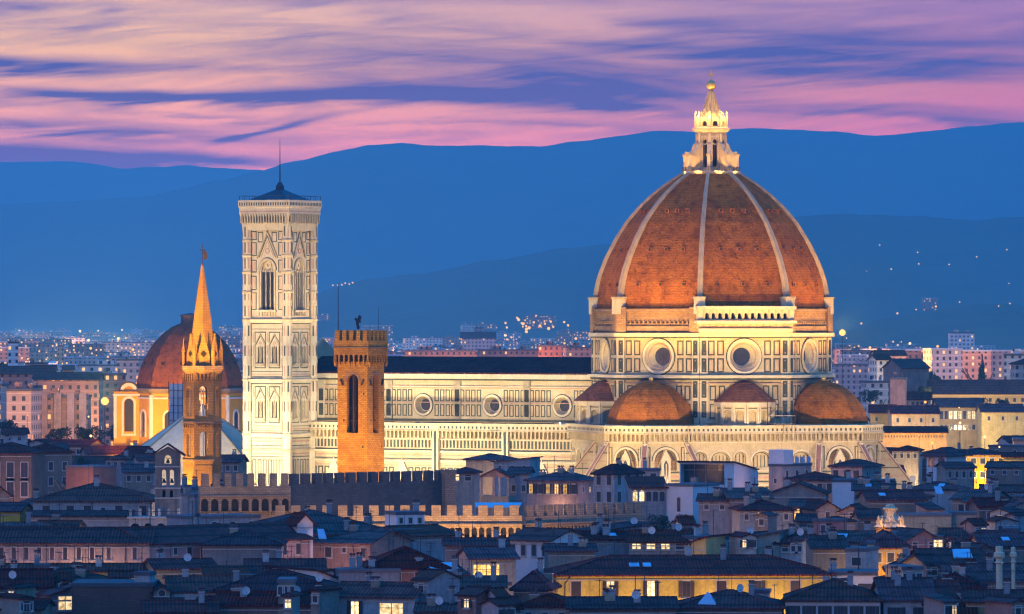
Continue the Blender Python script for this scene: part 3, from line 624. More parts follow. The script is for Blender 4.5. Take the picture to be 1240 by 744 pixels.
# exedrae and the terrace walls that carry them
for k in (1, 3, 5, 7):
    a = k * 45; PD = TD * cos(R(45)) + tap; f = Fr(PD * sin(R(a)), -PD * cos(R(a)), a); W2 = 21.92 - tsd; mb = MB()
    mb.hole_wall(f, -W2, W2, 0, 26, [('arch', u, w, 19.6, v) for u, w, v in ((-13.2, 3.2, 21.9), (-8.2, 5.0, 21.0), (-3.2, 2.9, 22.0), (2.2, 5.0, 21.0), (7.2, 2.9, 22.0), (12.2, 5.0, 21.0))], 'marble', .8, 'marble')
    for u, w, v in ((-13.2, 3.2, 21.9), (-8.2, 5.0, 21.0), (-3.2, 2.9, 22.0), (2.2, 5.0, 21.0), (7.2, 2.9, 22.0), (12.2, 5.0, 21.0)):
        mb.ring(f, u, v, w / 2, w / 2 + .4, 0, .25, 'marble2', 0, 180, 14)
        for q in range(-2, 3):
            if abs(q) < w / 1.9: mb.box(f, u + q * .9 - .1, u + q * .9 + .1, 19.7, v + w * .3, -.8, -.72, 'green')
        mb.ring(f, u, v, w / 2 - .4, w / 2 - .25, -.8, -.72, 'green', 0, 180, 14)
    gallery(mb, f, -W2, W2, 29.7); mb.box(f, -W2, W2, 25.4, 28.2, -.8, .08, 'marble')
    for v, h, m, dd in ((18.6, .4, 'marble2', .4), (17.9, .4, 'green', .07), (16.9, .6, 'pink', .07), (16.0, .4, 'green', .07), (15.2, .4, 'marble2', .35), (11, .4, 'marble2', .35)): mb.box(f, -W2, W2, v, v + h, 0, dd, m)
    n = 17
    for i in range(n): u = -W2 + (i + .5) * 2 * W2 / n; mb.frame(f, u - .75, u + .75, 11.6, 15.0, 'green', .18)
    # terrace floor
    mb.face([f.p(-W2, 27.9, 0), f.p(W2, 27.9, 0), f.p(W2, 27.9, -8), f.p(-W2, 27.9, -8)], 'lead')
    mb.build('terrace_wall', cath)
    ER = 7.0; cx, cy = AP * sin(R(a)), -AP * cos(R(a)); mb = MB(); nn = 7
    for j in range(nn):
        b = a - 90 + 180 * (j + .5) / nn; aph = ER * cos(pi / nn / 2); hw = ER * sin(pi / nn / 2)
        ff = Fr(cx + aph * sin(R(b)), cy - aph * cos(R(b)), b)
        mb.hole_wall(ff, -hw, hw, 27.9, 34.2, [('arch', 0, 1.9, 30.0, 32.2)], 'marble2', .9, 'marble')
        mb.ring(ff, 0, 32.2, .95, 1.2, 0, .15, 'marble', 0, 180, 10); mb.box(ff, -hw, hw, 29.3, 29.7, 0, .25, 'green'); mb.box(ff, -hw - .1, hw + .1, 34.2, 35.2, -.3, .7, 'marble2'); mb.box(ff, -hw, hw, 33.7, 33.9, 0, .12, 'green')
        for sg in (-1, 1): mb.box(ff, sg * (hw - .2) - .2, sg * (hw - .2) + .2, 29.7, 34.2, 0, .4, 'marble2')
    mb.build('exedra', cath)
    mb = MB(); mb.lathe(cx, cy, [(7.7, 35.2), (7.6, 35.5), (5.9, 37.0), (4.1, 38.6), (2.2, 39.9), (0, 40.4)], 14, 'dome' if k == 9 else 'domeold'); mb.build('exedra_roof', cath)
for k in (0, 1, 2):    # strong projectors on the roofs round the church, aimed at the upper cupola
    a = R(k * 45 - 90); spot('cupola_floodlight', cw(92 * cos(a), 92 * sin(a), 34), cw(14 * cos(a), 14 * sin(a), 80), 215000, (1, .50, .10), 28, .9, 1.2)
a = R(-135 + 180 + 180); spot('cupola_floodlight', cw(-60, -70, 38), cw(-12, -14, 80), 190000, (1, .50, .10), 30, .9, 1.2)
for k in range(8):
    a = R(k * 45 - 90 + 22.5); point('crown_lamp', cw(4.9 * cos(a), 4.9 * sin(a), 105.6), 1500, (1, .56, .10), .15)
# scaffolding against the south-east gallery
sca = thing('scaffolding', 'small steel scaffolding standing on the terrace beside the small conical roof', 'scaffolding', cw(26.5, -21.0, 27.9), -30)
mb = MB()
for x in (0, 2.2, 4.4, 6.6):
    for y in (0, 1.6): mb.bar((x, y, 0), (x, y, 8.0 if x < 5 else 5), .08, 'iron', 4)
mb.build('standards', sca); mb = MB()
for z in (2, 4, 6):
    for y in (0, 1.6): mb.bar((0, y, z), (6.6, y, z), .07, 'iron', 4)
    mb.bar((0, 0, z - 2), (2.2, 0, z), .06, 'iron', 4)
mb.build('ledgers', sca); mb = MB()
for z in (2, 4): mb.box(f0, 0, 6.6, z + .1, z + .2, -1.6, 0, 'frame')
mb.build('boards', sca)
# floodlights of the cathedral
for i in range(11):     # floodlight housings along the aisle roof, lighting the upper nave wall
    x = -109 + i * 7.6; o = thing('floodlight', 'small floodlight box standing on the aisle roof edge below the round nave windows', 'floodlight', cw(x, -18.6, 27.7), -30, 'aisle roof floodlights'); mb = MB(); mb.box(f0, -.3, .3, 1.1, 1.7, -.2, .2, 'iron'); mb.build('housing', o); mb = MB(); mb.bar((0, 0, -.2), (0, 0, 1.1), .06, 'iron', 4); mb.build('stand', o)
    spot('nave_floodlight', cw(x, -18.0, 29.6), cw(x, -10.5, 36), 2300, CREAM, 140, .8, .3)
for i, x in enumerate((-108, -92, -76, -60, -44)):
    spot('nave_floodlight', cw(x, -58, 9), cw(x, -20, 24), 78400, CREAM, 95, .7, 1.2)
spot('south_floodlight', cw(-14, -84, 14), cw(-4, -38, 26), 100800, (1, .72, .34), 85, .7, 1.2)
spot('south_floodlight', cw(22, -86, 14), cw(8, -38, 26), 100800, (1, .72, .34), 85, .7, 1.2)
spot('east_floodlight', cw(52, -66, 12), cw(27, -22, 26), 106400, (1, .72, .42), 95, .7, 1.2)
spot('east_floodlight', cw(84, -30, 12), cw(42, -10, 26), 95200, (1, .72, .42), 85, .7, 1.2)
spot('drum_floodlight', cw(4, -72, 22), cw(0, -26, 48), 36284, (1, .68, .25), 52, .8, 1.2)
spot('drum_floodlight', cw(48, -50, 22), cw(18, -18, 48), 36284, (1, .68, .25), 52, .8, 1.2)
spot('drum_floodlight', cw(78, 0, 22), cw(26, 0, 48), 32829, (1, .68, .25), 52, .8, 1.2)
spot('drum_floodlight', cw(-44, -54, 28), cw(-20, -18, 50), 23141, (1, .68, .25), 50, .8, 1.2)
for k in range(8):
    a = R(k * 45 - 90); spot('lantern_floodlight', cw(8.6 * cos(a), 8.6 * sin(a), 90.2), cw(0, 0, 104), 4600, (1, .52, .10), 75, .7, .3)
for k in (0, 1, 2):    # lamps on the gallery, grazing up the cupola
    a = k * 45 - 90
    for e in (-11, 11): 
        b = R(a + e); spot('cupola_floodlight', cw(40 * cos(b), 40 * sin(b), 43), cw(22 * cos(b), 22 * sin(b), 70), 34000, (1, .50, .09), 90, .9, 1.0)

# ---------------------------------------------------------------- campanile
CP = (WX(339, 1382), 1382.0)
camp = thing('campanile', 'tall square marble bell tower with flat top and thin mast', 'bell tower', (*CP, 0), -30)
def cpw(x, y, z): return (CP[0] + x * cos(R(-30)) - y * sin(R(-30)), CP[1] + x * sin(R(-30)) + y * cos(R(-30)), z)
camp.scale = (.893, .893, 1); H = 6.55; Z3, Z2, Z1, ZT = 26.2, 39.9, 55.0, 79.2
for k in range(4):
    a = k * 90; f = Fr(H * sin(R(a)), -H * cos(R(a)), a); mb = MB()
    mb.hole_wall(f, -H, H, 0, Z3, [], 'marble2')
    for z0 in (Z3, Z2):
        hs = [('point', sg * 2.35 + e * .62, .62, z0 + 4.3, z0 + 8.0) for sg in (-1, 1) for e in (-1, 1)]
        mb.hole_wall(f, -H, H, z0, z0 + 14.6 if z0 == Z2 else Z2, hs, 'marble2', .7, 'void')
        for sg in (-1, 1):
            c = sg * 2.35; mb.line(f, (c - 1.75, z0 + 8.9), (c, z0 + 11.6), .28, 0, .3, 'marble'); mb.line(f, (c + 1.75, z0 + 8.9), (c, z0 + 11.6), .28, 0, .3, 'marble')
            mb.line(f, (c - 1.45, z0 + 8.9), (c, z0 + 11.1), .16, .0, .1, 'green'); mb.line(f, (c + 1.45, z0 + 8.9), (c, z0 + 11.1), .16, 0, .1, 'green')
            mb.frame(f, c - 1.9, c + 1.9, z0 + 3.0, z0 + 12.2, 'green', .16); mb.ring(f, c, z0 + 9.4, .22, .42, 0, .1, 'pink', n=10)
            for e in (-1.5, 0, 1.5): mb.box(f, c + e - .11, c + e + .11, z0 + 3.9, z0 + 8.6, 0, .3, 'marble')
            mb.box(f, c - 1.5, c + 1.5, z0 + 3.5, z0 + 4.2, 0, .4, 'marble'); 
        for u in (-4.75, 4.75, 0):
            for v in (3.2, 6.4, 9.6): mb.box(f, u - .14, u + .14, z0 + v, z0 + v + 2.4, 0, .05, 'pink')
        for v, m, h, dd in ((.9, 'green', .16, .06), (1.4, 'pink', .22, .06), (2.1, 'green', .16, .06), (12.8, 'green', .16, .06)): mb.box(f, -H + 1.2, H - 1.2, z0 + v, z0 + v + h, 0, dd, m)
    # belfry storey with one tall three-light window under a gable
    mb.hole_wall(f, -H, H, Z1 - .5, ZT, [('point', 0, 4.2, Z1 + 2.6, Z1 + 12.1)], 'marble2', .9, 'void')
    for e in (-.72, .72): mb.box(f, e - .12, e + .12, Z1 + 2.6, Z1 + 12.6, -.8, -.3, 'marble2')
    mb.box(f, -2.1, 2.1, Z1 + 12.1, Z1 + 12.35, -.8, -.4, 'marble')
    for c in (-1.4, 0, 1.4): mb.ring(f, c, Z1 + 12.1, .5, .68, -.8, -.4, 'marble2', 0, 180, 8)
    mb.ring(f, 0, Z1 + 13.9, .45, .95, -.8, -.4, 'marble2'); mb.prism(f, [(-2.05, Z1 + 12.4), (2.05, Z1 + 12.4), (1.6, Z1 + 14), (0, Z1 + 15.6), (-1.6, Z1 + 14)], -.85, -.75, 'marble')
    mb.ring(f, 0, Z1 + 12.6, 2.3, 3.0, 0, .3, 'marble', 0, 180, 16); mb.ring(f, 0, Z1 + 12.6, 3.0, 3.2, 0, .1, 'green', 0, 180, 16)
    mb.line(f, (-3.4, Z1 + 15.6), (0, Z1 + 22.2), .4, 0, .35, 'marble'); mb.line(f, (3.4, Z1 + 15.6), (0, Z1 + 22.2), .4, 0, .35, 'marble')
    mb.line(f, (-2.8, Z1 + 15.8), (0, Z1 + 21.2), .22, 0, .12, 'green'); mb.line(f, (2.8, Z1 + 15.8), (0, Z1 + 21.2), .22, 0, .12, 'green'); mb.ring(f, 0, Z1 + 17.4, .5, .75, 0, .15, 'pink', n=12)
    mb.line(f, (-2.1, Z1 + 16.0), (0, Z1 + 20), .15, 0, .1, 'pink'); mb.line(f, (2.1, Z1 + 16), (0, Z1 + 20), .15, 0, .1, 'pink')
    for sg in (-1, 1):
        for c, w in ((4.55, .95),):
            for v, h in ((2.6, 4.4), (7.6, 3.6), (12.0, 3.2), (16.2, 3.4), (20.2, 2.2)):
                u = sg * c; mb.frame(f, u - w, u + w, Z1 + v, Z1 + v + h, 'green', .15); mb.box(f, u - .55, u - .25, Z1 + v + .5, Z1 + v + h - .5, 0, .05, 'pink'); mb.box(f, u + .25, u + .55, Z1 + v + .5, Z1 + v + h - .5, 0, .05, 'pink')
        mb.frame(f, *sorted((sg * 1.4, sg * 3.2)), Z1 + 19.6, Z1 + 22.2, 'green', .15)
        mb.box(f, sg * 2.65 - .2, sg * 2.65 + .2, Z1 + 2.0, Z1 + 12.4, 0, .3, 'marble')
    mb.box(f, -3.1, 3.1, Z1 + 2.1, Z1 + 2.6, 0, .6, 'marble2')
    for i in range(7): mb.box(f, -2.7 + i * .9 - .2, -2.7 + i * .9 + .2, Z1 + 1.1, Z1 + 2.1, .0, .3, 'marble')
    # plinth storeys
    for i in range(6):
        u = -4.4 + i * 1.76; mb.frame(f, u - .62, u + .62, 13.5, 20.0, 'green', .15)
    for v, m, h, dd in ((12.5, 'marble', .5, .4), (20.6, 'green', .2, .06), (21.3, 'pink', .3, .06), (22.2, 'marble', .5, .45), (23.4, 'green', .2, .06), (24.4, 'pink', .35, .06)): mb.box(f, -H, H, v, v + h, 0, dd, m)
    mb.build('wall', camp)
for zz, o in ((Z3, .5), (Z2, .6), (Z1, .9)):
    mb = MB()
    s_ = (H + .35) * sqrt(2); mb.lathe(0, 0, [(s_, zz - .7), (s_ + o * .7, zz - .25), (s_ + o, zz), (s_ + o, zz + .3), (s_, zz + .45)], 4, 'marble2', rot=45); mb.lathe(0, 0, [(s_ + .06, zz - .95), (s_ + .1, zz - .72)], 4, 'green', rot=45); mb.build('cornice', camp)
for sx in (-1, 1):
    for sy in (-1, 1):
        mb = MB(); x, y = sx * (H + .05), sy * (H + .05); mb.lathe(x, y, [(1.45, 0), (1.45, ZT)], 8, 'marble2', rot=22.5)
        for zz in (12.5, 22.2, Z3, Z2, Z1, Z1 + 7, Z1 + 12, Z1 + 16.2, Z1 + 20): mb.lathe(x, y, [(1.47, zz - .3), (1.7, zz), (1.7, zz + .3), (1.47, zz + .4)], 8, 'marble', rot=22.5)
        for j in range(8):
            a = j * 45; ff = Fr(x + 1.34 * sin(R(a)), y - 1.34 * cos(R(a)), a)
            for v in list(range(27, 38, 5)) + list(range(41, 54, 5)) + list(range(56, 78, 4)): mb.box(ff, -.2, .2, v, v + 2.6, 0, .05, 'pink' if (v + j) % 2 else 'green')
        mb.build('corner_buttress', camp)
mb = MB(); s2 = sqrt(2)
mb.lathe(0, 0, [((H + 1.1) * s2, ZT - 1.6), ((H + 1.25) * s2, ZT), ((H + 1.6) * s2, ZT + 2.2), ((H + 1.75) * s2, ZT + 2.6), ((H + 1.75) * s2, ZT + 4.0), ((H + 2.0) * s2, ZT + 4.2), ((H + 2.0) * s2, ZT + 6.0), ((H + 1.6) * s2, ZT + 6.0), ((H + 1.6) * s2, ZT + 4.9), (0, ZT + 4.9)], 4, 'marble2', rot=45)
for k in range(4):
    a = k * 90; rr = H + 1.2; f = Fr(rr * sin(R(a)), -rr * cos(R(a)), a)
    for i in range(17): u = -7.2 + i * .9; mb.box(f, u - .2, u + .2, ZT + .2, ZT + 2.5, 0, .85, 'marble'); 
    for i in range(17): u = -7.2 + i * .9; mb.box(f, u - .62, u - .28, ZT + .5, ZT + 1.9, .2, .45, 'green')
    f = Fr((H + 1.75) * sin(R(a)), -(H + 1.75) * cos(R(a)), a); mb.box(f, -8.1, 8.1, ZT + 3.0, ZT + 3.3, 0, .06, 'pink')
    f = Fr((H + 2.0) * sin(R(a)), -(H + 2.0) * cos(R(a)), a)
    for i in range(21): u = -8 + i * .8; mb.box(f, u - .18, u + .18, ZT + 4.6, ZT + 5.4, 0, .05, 'green')
mb.build('crown_gallery', camp)
mb = MB(); mb.lathe(0, 0, [((H + 1.2) * s2, ZT + 5.4), (1.2, ZT + 8.8), (1.2, ZT + 9.6), (.5, ZT + 10.6), (0, ZT + 10.8)], 4, 'lead', rot=45); rf_ = mb.build('roof', camp)
mb = MB(); mb.bar((0, 0, ZT + 10.4), (0, 0, ZT + 21.6), .2, 'iron', 6, .06); mb.build('mast', rf_)
mb = MB()
for k in range(4):
    f = Fr((H + 1.6) * sin(R(k * 90)), -(H + 1.6) * cos(R(k * 90)), k * 90)
    for i in range(11): mb.bar(f.p(-8.4 + 1.68 * i, ZT + 6, 0), f.p(-8.4 + 1.68 * i, ZT + 7.1, 0), .05, 'iron', 4)
    mb.bar(f.p(-8.4, ZT + 7.1, 0), f.p(8.4, ZT + 7.1, 0), .05, 'iron', 4)
mb.build('railing', camp)
for sx in (-7, 7): spot('campanile_floodlight', cpw(sx, -42, 16), cpw(sx * .3, -6, 48), 53760, (1, .85, .58), 80, .7, 1.0)
spot('campanile_floodlight', cpw(40, 2, 31), cpw(6, 0, 46), 40320, (1, .85, .58), 85, .7, 1.0)
spot('campanile_floodlight', cpw(0, -56, 30), cpw(0, -6, 74), 230000, (1, .72, .36), 48, .8, 1.0)
spot('campanile_floodlight', cpw(50, -8, 32), cpw(6, 0, 74), 160000, (1, .72, .36), 50, .8, 1.0)
# ---------------------------------------------------------------- crenellated palace (Bargello): tower and walls
def merlons(mb, f, u0, u1, v, n, h, m, d0=-.9, d1=0.0, duty=.55):
    st = (u1 - u0) / n
    for i in range(n): mb.box(f, u0 + st * (i + .5 - duty / 2), u0 + st * (i + .5 + duty / 2), v, v + h, d0, d1, m)
def corbels(mb, f, u0, u1, v0, v1, n, m, d=1.0):
    st = (u1 - u0) / n; r = st * .36
    mb.hole_wall(f, u0, u1, v0, v1, [('arch', u0 + st * (i + .5), r * 2, v0 + .02, v1 - r - .35) for i in range(n)], m, d - .04, 'void', d=d)  # near-black backs paint the shade inside the arches
    for i in range(n + 1): u = u0 + st * i; mb.hexa([f.p(u - st * .12, v0 - .9, 0), f.p(u + st * .12, v0 - .9, 0), f.p(u + st * .12, v0 - .7, .15), f.p(u - st * .12, v0 - .7, .15), f.p(u - st * .12, v0 + .05, 0), f.p(u + st * .12, v0 + .05, 0), f.p(u + st * .12, v0 + .05, d), f.p(u - st * .12, v0 + .05, d)], m)
BX, BY = WX(437, 1032), 1032.0
bt = thing('battlemented_tower', 'square orange lit stone tower with battlements and tall arched belfry openings', 'tower', (BX, BY, 0), -28)
TH = 3.22; mb = MB()
for k in range(4):
    a = k * 90; f = Fr(TH * sin(R(a)), -TH * cos(R(a)), a)
    mb.hole_wall(f, -TH, TH, 0, 33.5, [], 'bargello')
    mb.hole_wall(f, -TH, TH, 33.5, 48.2, [('arch', 0, 2.5 if k % 2 == 0 else 2.2, 33.6 + .2, 43.6 if k % 2 == 0 else 44.0)], 'bargello', 1.2, 'void')
    mb.ring(f, 0, 43.6, 1.28, 1.7, 0, .1, 'pietra', 0, 180, 12)
    mb.box(f, -TH, TH, 27.0, 27.25, 0, .12, 'bargello'); 
    for i, (u, v) in enumerate(((-2, 36), (2.1, 31), (-1.7, 25), (1.5, 21), (2.3, 41))): mb.box(f, u, u + .3, v, v + .4, -.1, .03, 'void')
    for sg in (-1, 1): mb.line(f, (sg * 2.0, 42.8), (sg * 2.5, 43.9), .18, 0, .35, 'iron')
mb.build('shaft', bt)
for k in range(4):
    a = k * 90; f = Fr(TH * sin(R(a)), -TH * cos(R(a)), a); mb = MB()
    mb.box(f, -.13, .13, 33.8, 44.4, -.75, -.5, 'iron')
    for v in (36, 38.4): mb.box(f, -1.2, 1.2, v, v + .15, -.75, -.6, 'iron')
    mb.build('belfry_grille', bt)
for k in range(4):
    a = k * 90; f = Fr(TH * sin(R(a)), -TH * cos(R(a)), a); mb = MB(); e = .5
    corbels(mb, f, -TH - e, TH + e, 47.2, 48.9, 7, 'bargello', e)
    mb.box(f, -TH - e, TH + e, 48.9, 51.2, e - .6, e + .02, 'bargello'); mb.box(f, -TH - e, TH + e, 49.8, 50.0, e, e + .15, 'pietra')
    merlons(mb, f, -TH - e + .02, TH + e - .02, 51.2, 5, 1.9, 'bargello', e - .6, e, .58); mb.build('battlement', bt)
mb = MB(); mb.face([(-3.4, -3.4, 49), (3.4, -3.4, 49), (3.4, 3.4, 49), (-3.4, 3.4, 49)], 'roofd'); mb.build('deck', bt)
for x, y, h, r in ((-3.2, -3, 12.0, .12), (1.6, 1.0, 4.6, .05), (3.0, 1.5, 7.4, .07)):
    mb = MB(); mb.bar((x, y, 49), (x, y, 50 + h), r, 'iron', 5, r * .5); mb.build('mast', bt)
mb = MB(); mb.bar((-.6, 0, 49), (-.6, 0, 53.4), .07, 'iron', 5); mb.lathe(-.6, 0, [(0, 53.2), (.3, 53.5), (.3, 53.9), (0, 54.2)], 8, 'iron')
pts = [(-.4, 0), (.1, 0), (.25, .6), (.55, .5), (.5, 1.1), (.7, 1.6), (.35, 2.0), (.1, 1.9), (-.1, 1.3), (-.5, 1.5), (-.75, 1.1), (-.45, .9)]
mb.prism(Fr(-.6, 0, 10, 54.0), pts, -.06, .06, 'iron'); mb.build('weathervane', bt)

def cren_wall(label, px0, px1, Y0, yaw, ztop, hm, n, mat, nc=0, zc=None, name='battlemented_wall', base=0, thick=1.2, grp=None, step=None):
    """wall from picture column px0 to px1, left end at distance Y0, turned by yaw"""
    x0 = WX(px0, Y0); c, s = cos(R(yaw)), sin(R(yaw)); k = (px1 - CXP) / FP
    L = (k * Y0 - x0) / (c - k * s)
    o = thing(name, label, 'wall', (x0, Y0, 0), yaw, grp); f = Fr(0, 0, 0); mb = MB()
    mb.box(f, 0, L, base, ztop - hm, -thick, 0, mat)
    if nc:
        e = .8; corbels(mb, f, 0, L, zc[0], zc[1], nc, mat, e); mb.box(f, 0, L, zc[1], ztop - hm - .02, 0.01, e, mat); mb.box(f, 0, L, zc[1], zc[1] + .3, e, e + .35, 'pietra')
        mb.build('wall', o); 
        for i in range(n):
            m2 = MB(); st = L / n; m2.box(f, st * (i + .2), st * (i + .8), ztop - hm + .003, ztop, -.1, e, mat); m2.build('merlon', o)
    else:
        mb.build('wall', o)
        for i in range(n):
            m2 = MB(); st = L / n; m2.box(f, st * (i + .22), st * (i + .78), ztop - hm + .003, ztop, -thick, 0, mat); m2.build('merlon', o)
    return o, L
cren_wall('lit brown battlemented wall with arched corbels at the foot of the slender spire tower', 241, 351, 985, 12, 27.4, 2.3, 8, 'pietra', 9, (20.6, 23.2))
cren_wall('dark battlemented wall in blue shadow right below the orange stone tower', 351.5, 541, 990, 42, 27.2, 1.9, 14, 'shadowwall')
cren_wall('long low battlemented wall with arched corbels running in front of the dark shadowed wall', 330, 632, 950, 1, 22.9, 1.8, 16, 'pietra', 34, (17.0, 19.4))
cren_wall('battlemented wall receding to the right, in front of the white hip roofed house', 632.5, 776, 955, 42, 22.7, 1.9, 12, 'pietra', 34, (16.9, 19.3))
# corner pier of the shadowed wall
o = thing('corner_pier', 'stone pier ending the dark battlemented wall beside a lit window', 'pier', (WX(543, 1008), 1012, 0), 20); mb = MB(); mb.box(f0, -1, 1, 0, 27.2, -1, 1, 'pietra'); mb.box(f0, -1.15, 1.15, 26.6, 27.4, -1.15, 1.15, 'pietra'); mb.build('pier', o)

# ---------------------------------------------------------------- hexagonal spire tower (Badia)
SX, SY = WX(245, 1045), 1045.0; sp = thing('spire_tower', 'slender brown hexagonal bell tower with a lit pointed spire', 'bell tower', (SX, SY, 0), 8)
mb = MB(); r6 = 3.65; ap6 = r6 * cos(pi / 6); s6 = r6 * .5
for k in range(6):
    a = k * 60; f = Fr(ap6 * sin(R(a)), -ap6 * cos(R(a)), a)
    mb.hole_wall(f, -s6, s6, 0, 35.5, [('arch', 0, 1.5, 29.0, 33.0)] , 'badia', .8, None)
    mb.hole_wall(f, -s6, s6, 35.5, 45.4, [('arch', 0, 1.7, 36.7, 41.6)], 'badia', .8, None)
    for z0, z1, w in ((29, 33.4, .1), (36.7, 42.0, .1)): mb.box(f, -w, w, z0, z1, -.5, -.3, 'marble')
    for z in (28.2, 35.4): mb.box(f, -s6 - .15, s6 + .15, z, z + .3, 0, .3, 'pietra')
    for i in range(5): mb.box(f, -1.5 + .7 * i, -1.2 + .7 * i, 34.5, 35.2, 0, .25, 'badia'); mb.box(f, -1.5 + .7 * i, -1.2 + .7 * i, 43.4, 44.8, 0, .35, 'badia')
    mb.box(f, -s6 + .2, s6 - .2, 0, 27.4, 0, .08, 'badia')
mb.build('shaft', sp)
mb = MB(); mb.lathe(0, 0, [(r6 + .1, 44.8), (r6 + .8, 45.6), (r6 + .8, 46.3), (r6 - .6, 46.4)], 6, 'pietra', rot=30); mb.build('cornice', sp)
mb = MB(); mb.lathe(0, 0, [(r6 - .75, 46.3), (r6 - .9, 48.4), (1.6, 57.0), (.22, 65.6), (0, 65.7)], 6, 'badia', rot=30)
for z, k in ((57, 0), (60.5, 0), (54, 1)):
    rr = (65.7 - z) / 19 * 3 * .86; a = k * 60; ff = Fr(rr * sin(R(a)), -rr * cos(R(a)), a); mb.disc(ff, 0, z, .25, .1, 'void', 8)
mb.build('spire', sp)
for k in range(6):
    a = k * 60; f = Fr((ap6 - .7) * sin(R(a)), -(ap6 - .7) * cos(R(a)), a); mb = MB()
    mb.prism(f, [(-1.25, 46.4), (1.25, 46.4), (1.25, 48.2), (0, 52.5), (-1.25, 48.2)], -.8, .3, 'badia')
    for e in ((-.32, 0), (.32, 0), (0, .32), (0, -.32)): mb.disc(f, e[0], 48.6 + e[1], .3, .33, 'void', 8)
    mb.build('gable', sp)
    b = a + 30; mb = MB(); x, y = 3.55 * sin(R(b)), -3.55 * cos(R(b)); mb.lathe(x, y, [(.4, 46.3), (.4, 49.0), (.5, 49.2), (.35, 49.5), (0, 51.8)], 5, 'badia'); mb.build('pinnacle', sp)
mb = MB(); mb.bar((0, 0, 65.5), (0, 0, 69.6), .08, 'iron', 5); mb.box(f0, -.5, .5, 68.3, 68.5, -.05, .05, 'iron'); mb.prism(Fr(.5, 0, 0, 66.6), [(-.3, 0), (.3, 0), (.5, .6), (.35, 1.3), (0, 1.9), (-.35, 1.4), (-.2, .7)], -.15, .15, 'iron'); mb.build('weathervane', sp)

# ---------------------------------------------------------------- domed chapel and octagonal baptistery roof
DX, DY = WX(230, 1650), 1650.0; ch = thing('domed_chapel', 'domed chapel with brown dome and yellow lit wall left of the marble bell tower', 'chapel', (DX, DY, 0), -20)
mb = MB(); mb.lathe(0, 0, [(16.2, 0), (16.2, 33.2)], 8, 'chapel', rot=22.5); 
for k in range(8):
    a = k * 45; rr = 16.2 * cos(R(22.5)); ff = Fr(rr * sin(R(a)), -rr * cos(R(a)), a)
    for u in (-5.9, 5.9): mb.box(ff, u - .5, u + .5, 0, 32.6, 0, .4, 'ext')
    mb.ring(ff, 0, 26.0, 1.7, 2.3, 0, .3, 'ext', 0, 180, 12)
    for u in (-2, 2): mb.box(ff, u - .3, u + .3, 20.0, 26.0, 0, .3, 'ext')
    mb.face([ff.p(-1.7, 20, .06), ff.p(1.7, 20, .06), ff.p(1.7, 26, .06)] + [ff.p(1.7 * cos(R(q)), 26 + 1.7 * sin(R(q)), .06) for q in range(20, 180, 20)] + [ff.p(-1.7, 26, .06)], 'glass'); mb.box(ff, -6.2, 6.2, 31.4, 31.9, 0, .5, 'ext')
mb.build('drum_wall', ch)
mb = MB(); mb.lathe(0, 0, [(16.3, 33.0), (17.2, 33.8), (17.2, 34.5), (16.0, 34.6)], 8, 'stone', rot=22.5); mb.build('cornice', ch)
mb = MB(); mb.lathe(0, 0, [(16.1, 34.5), (15.9, 37), (15.0, 40.4), (13.5, 44.0), (11.3, 47.6), (8.6, 50.6), (5.6, 52.9), (2.6, 54.2)], 8, 'domeold', rot=22.5)
for k in range(8):
    a = k * 45; rr = 15.0 * cos(R(22.5)) * .93; ff = Fr(rr * sin(R(a)), -rr * cos(R(a)), a)
    for u in (-3, 3): mb.box(ff, u - .5, u + .5, 41.6, 42.4, -.6, .6, 'void')
dm = mb.build('dome', ch)
mb = MB(); mb.lathe(0, 0, [(2.7, 54.0), (2.7, 56.2), (3.0, 56.3), (3.0, 56.6), (0, 57.2)], 8, 'roofd', rot=22.5); mb.build('lantern_base', dm)
for nm, px, w in (('apse', 178, 9.0), ('apse', 292, 9.0)):
    s = (px - CXP) * (DY - 14) / FP - DX; a = R(20); lx, ly = s * cos(a) + (-14) * sin(a), -s * sin(a) * -1 * -1 + (-14) * cos(a)
    f = Fr(lx, ly, 20); mb = MB()
    mb.hole_wall(f, -w / 2, w / 2, 0, 33.5, [('arch', 0, 2.8, 21.5, 30.0)], 'chapel', .7, 'glass')
    mb.box(f, -w / 2, w / 2, 0, 33.4, -7, -.75, 'chapel')
    mb.ring(f, 0, 30.0, 1.5, 2.2, 0, .3, 'ext', 0, 180, 12)
    for e in (-1.85, 1.85): mb.box(f, e - .3, e + .3, 20.5, 30.0, 0, .3, 'ext')
    for e in (-w / 2 + .4, w / 2 - .4): mb.box(f, e - .45, e + .45, 19.5, 32.4, 0, .35, 'ext')
    mb.box(f, -w / 2 - .3, w / 2 + .3, 32.2, 32.9, 0, .6, 'ext'); mb.box(f, -2.2, 2.2, 20.2, 20.8, 0, .5, 'ext'); mb.box(f, -w / 2 - .3, w / 2 + .3, 33.5, 34.1, -7, .8, 'lead')
    mb.ring(f, 0, 33.6, 1.6, 2.6, -.5, .6, 'ext', 0, 180, 12); mb.ring(f, 0, 33.6, 2.6, 3.0, -.7, .8, 'lead', 0, 180, 12); mb.disc(f, 0, 33.9, 1.6, .1, 'chapel')
    for i in range(5): mb.line(f, (-1.3 + .65 * i, 21.6), (-1.3 + .65 * i, 31), .08, -.65, -.55, 'iron')
    mb.build(nm, ch)
f = Fr(0, 0, 0)
ba = thing('baptistery', 'baptistery with pale pyramid roof behind the slender spire tower', 'baptistery', (WX(243, 1400), 1400, 0), -30)
mb = MB(); mb.lathe(0, 0, [(17.5, 0), (17.5, 20.5)], 8, 'marble2', rot=22.5); mb.build('wall', ba)
mb = MB(); mb.lathe(0, 0, [(18.3, 20.3), (18.3, 20.8), (.8, 33.2), (0, 33.6)], 8, 'marble2', rot=22.5)
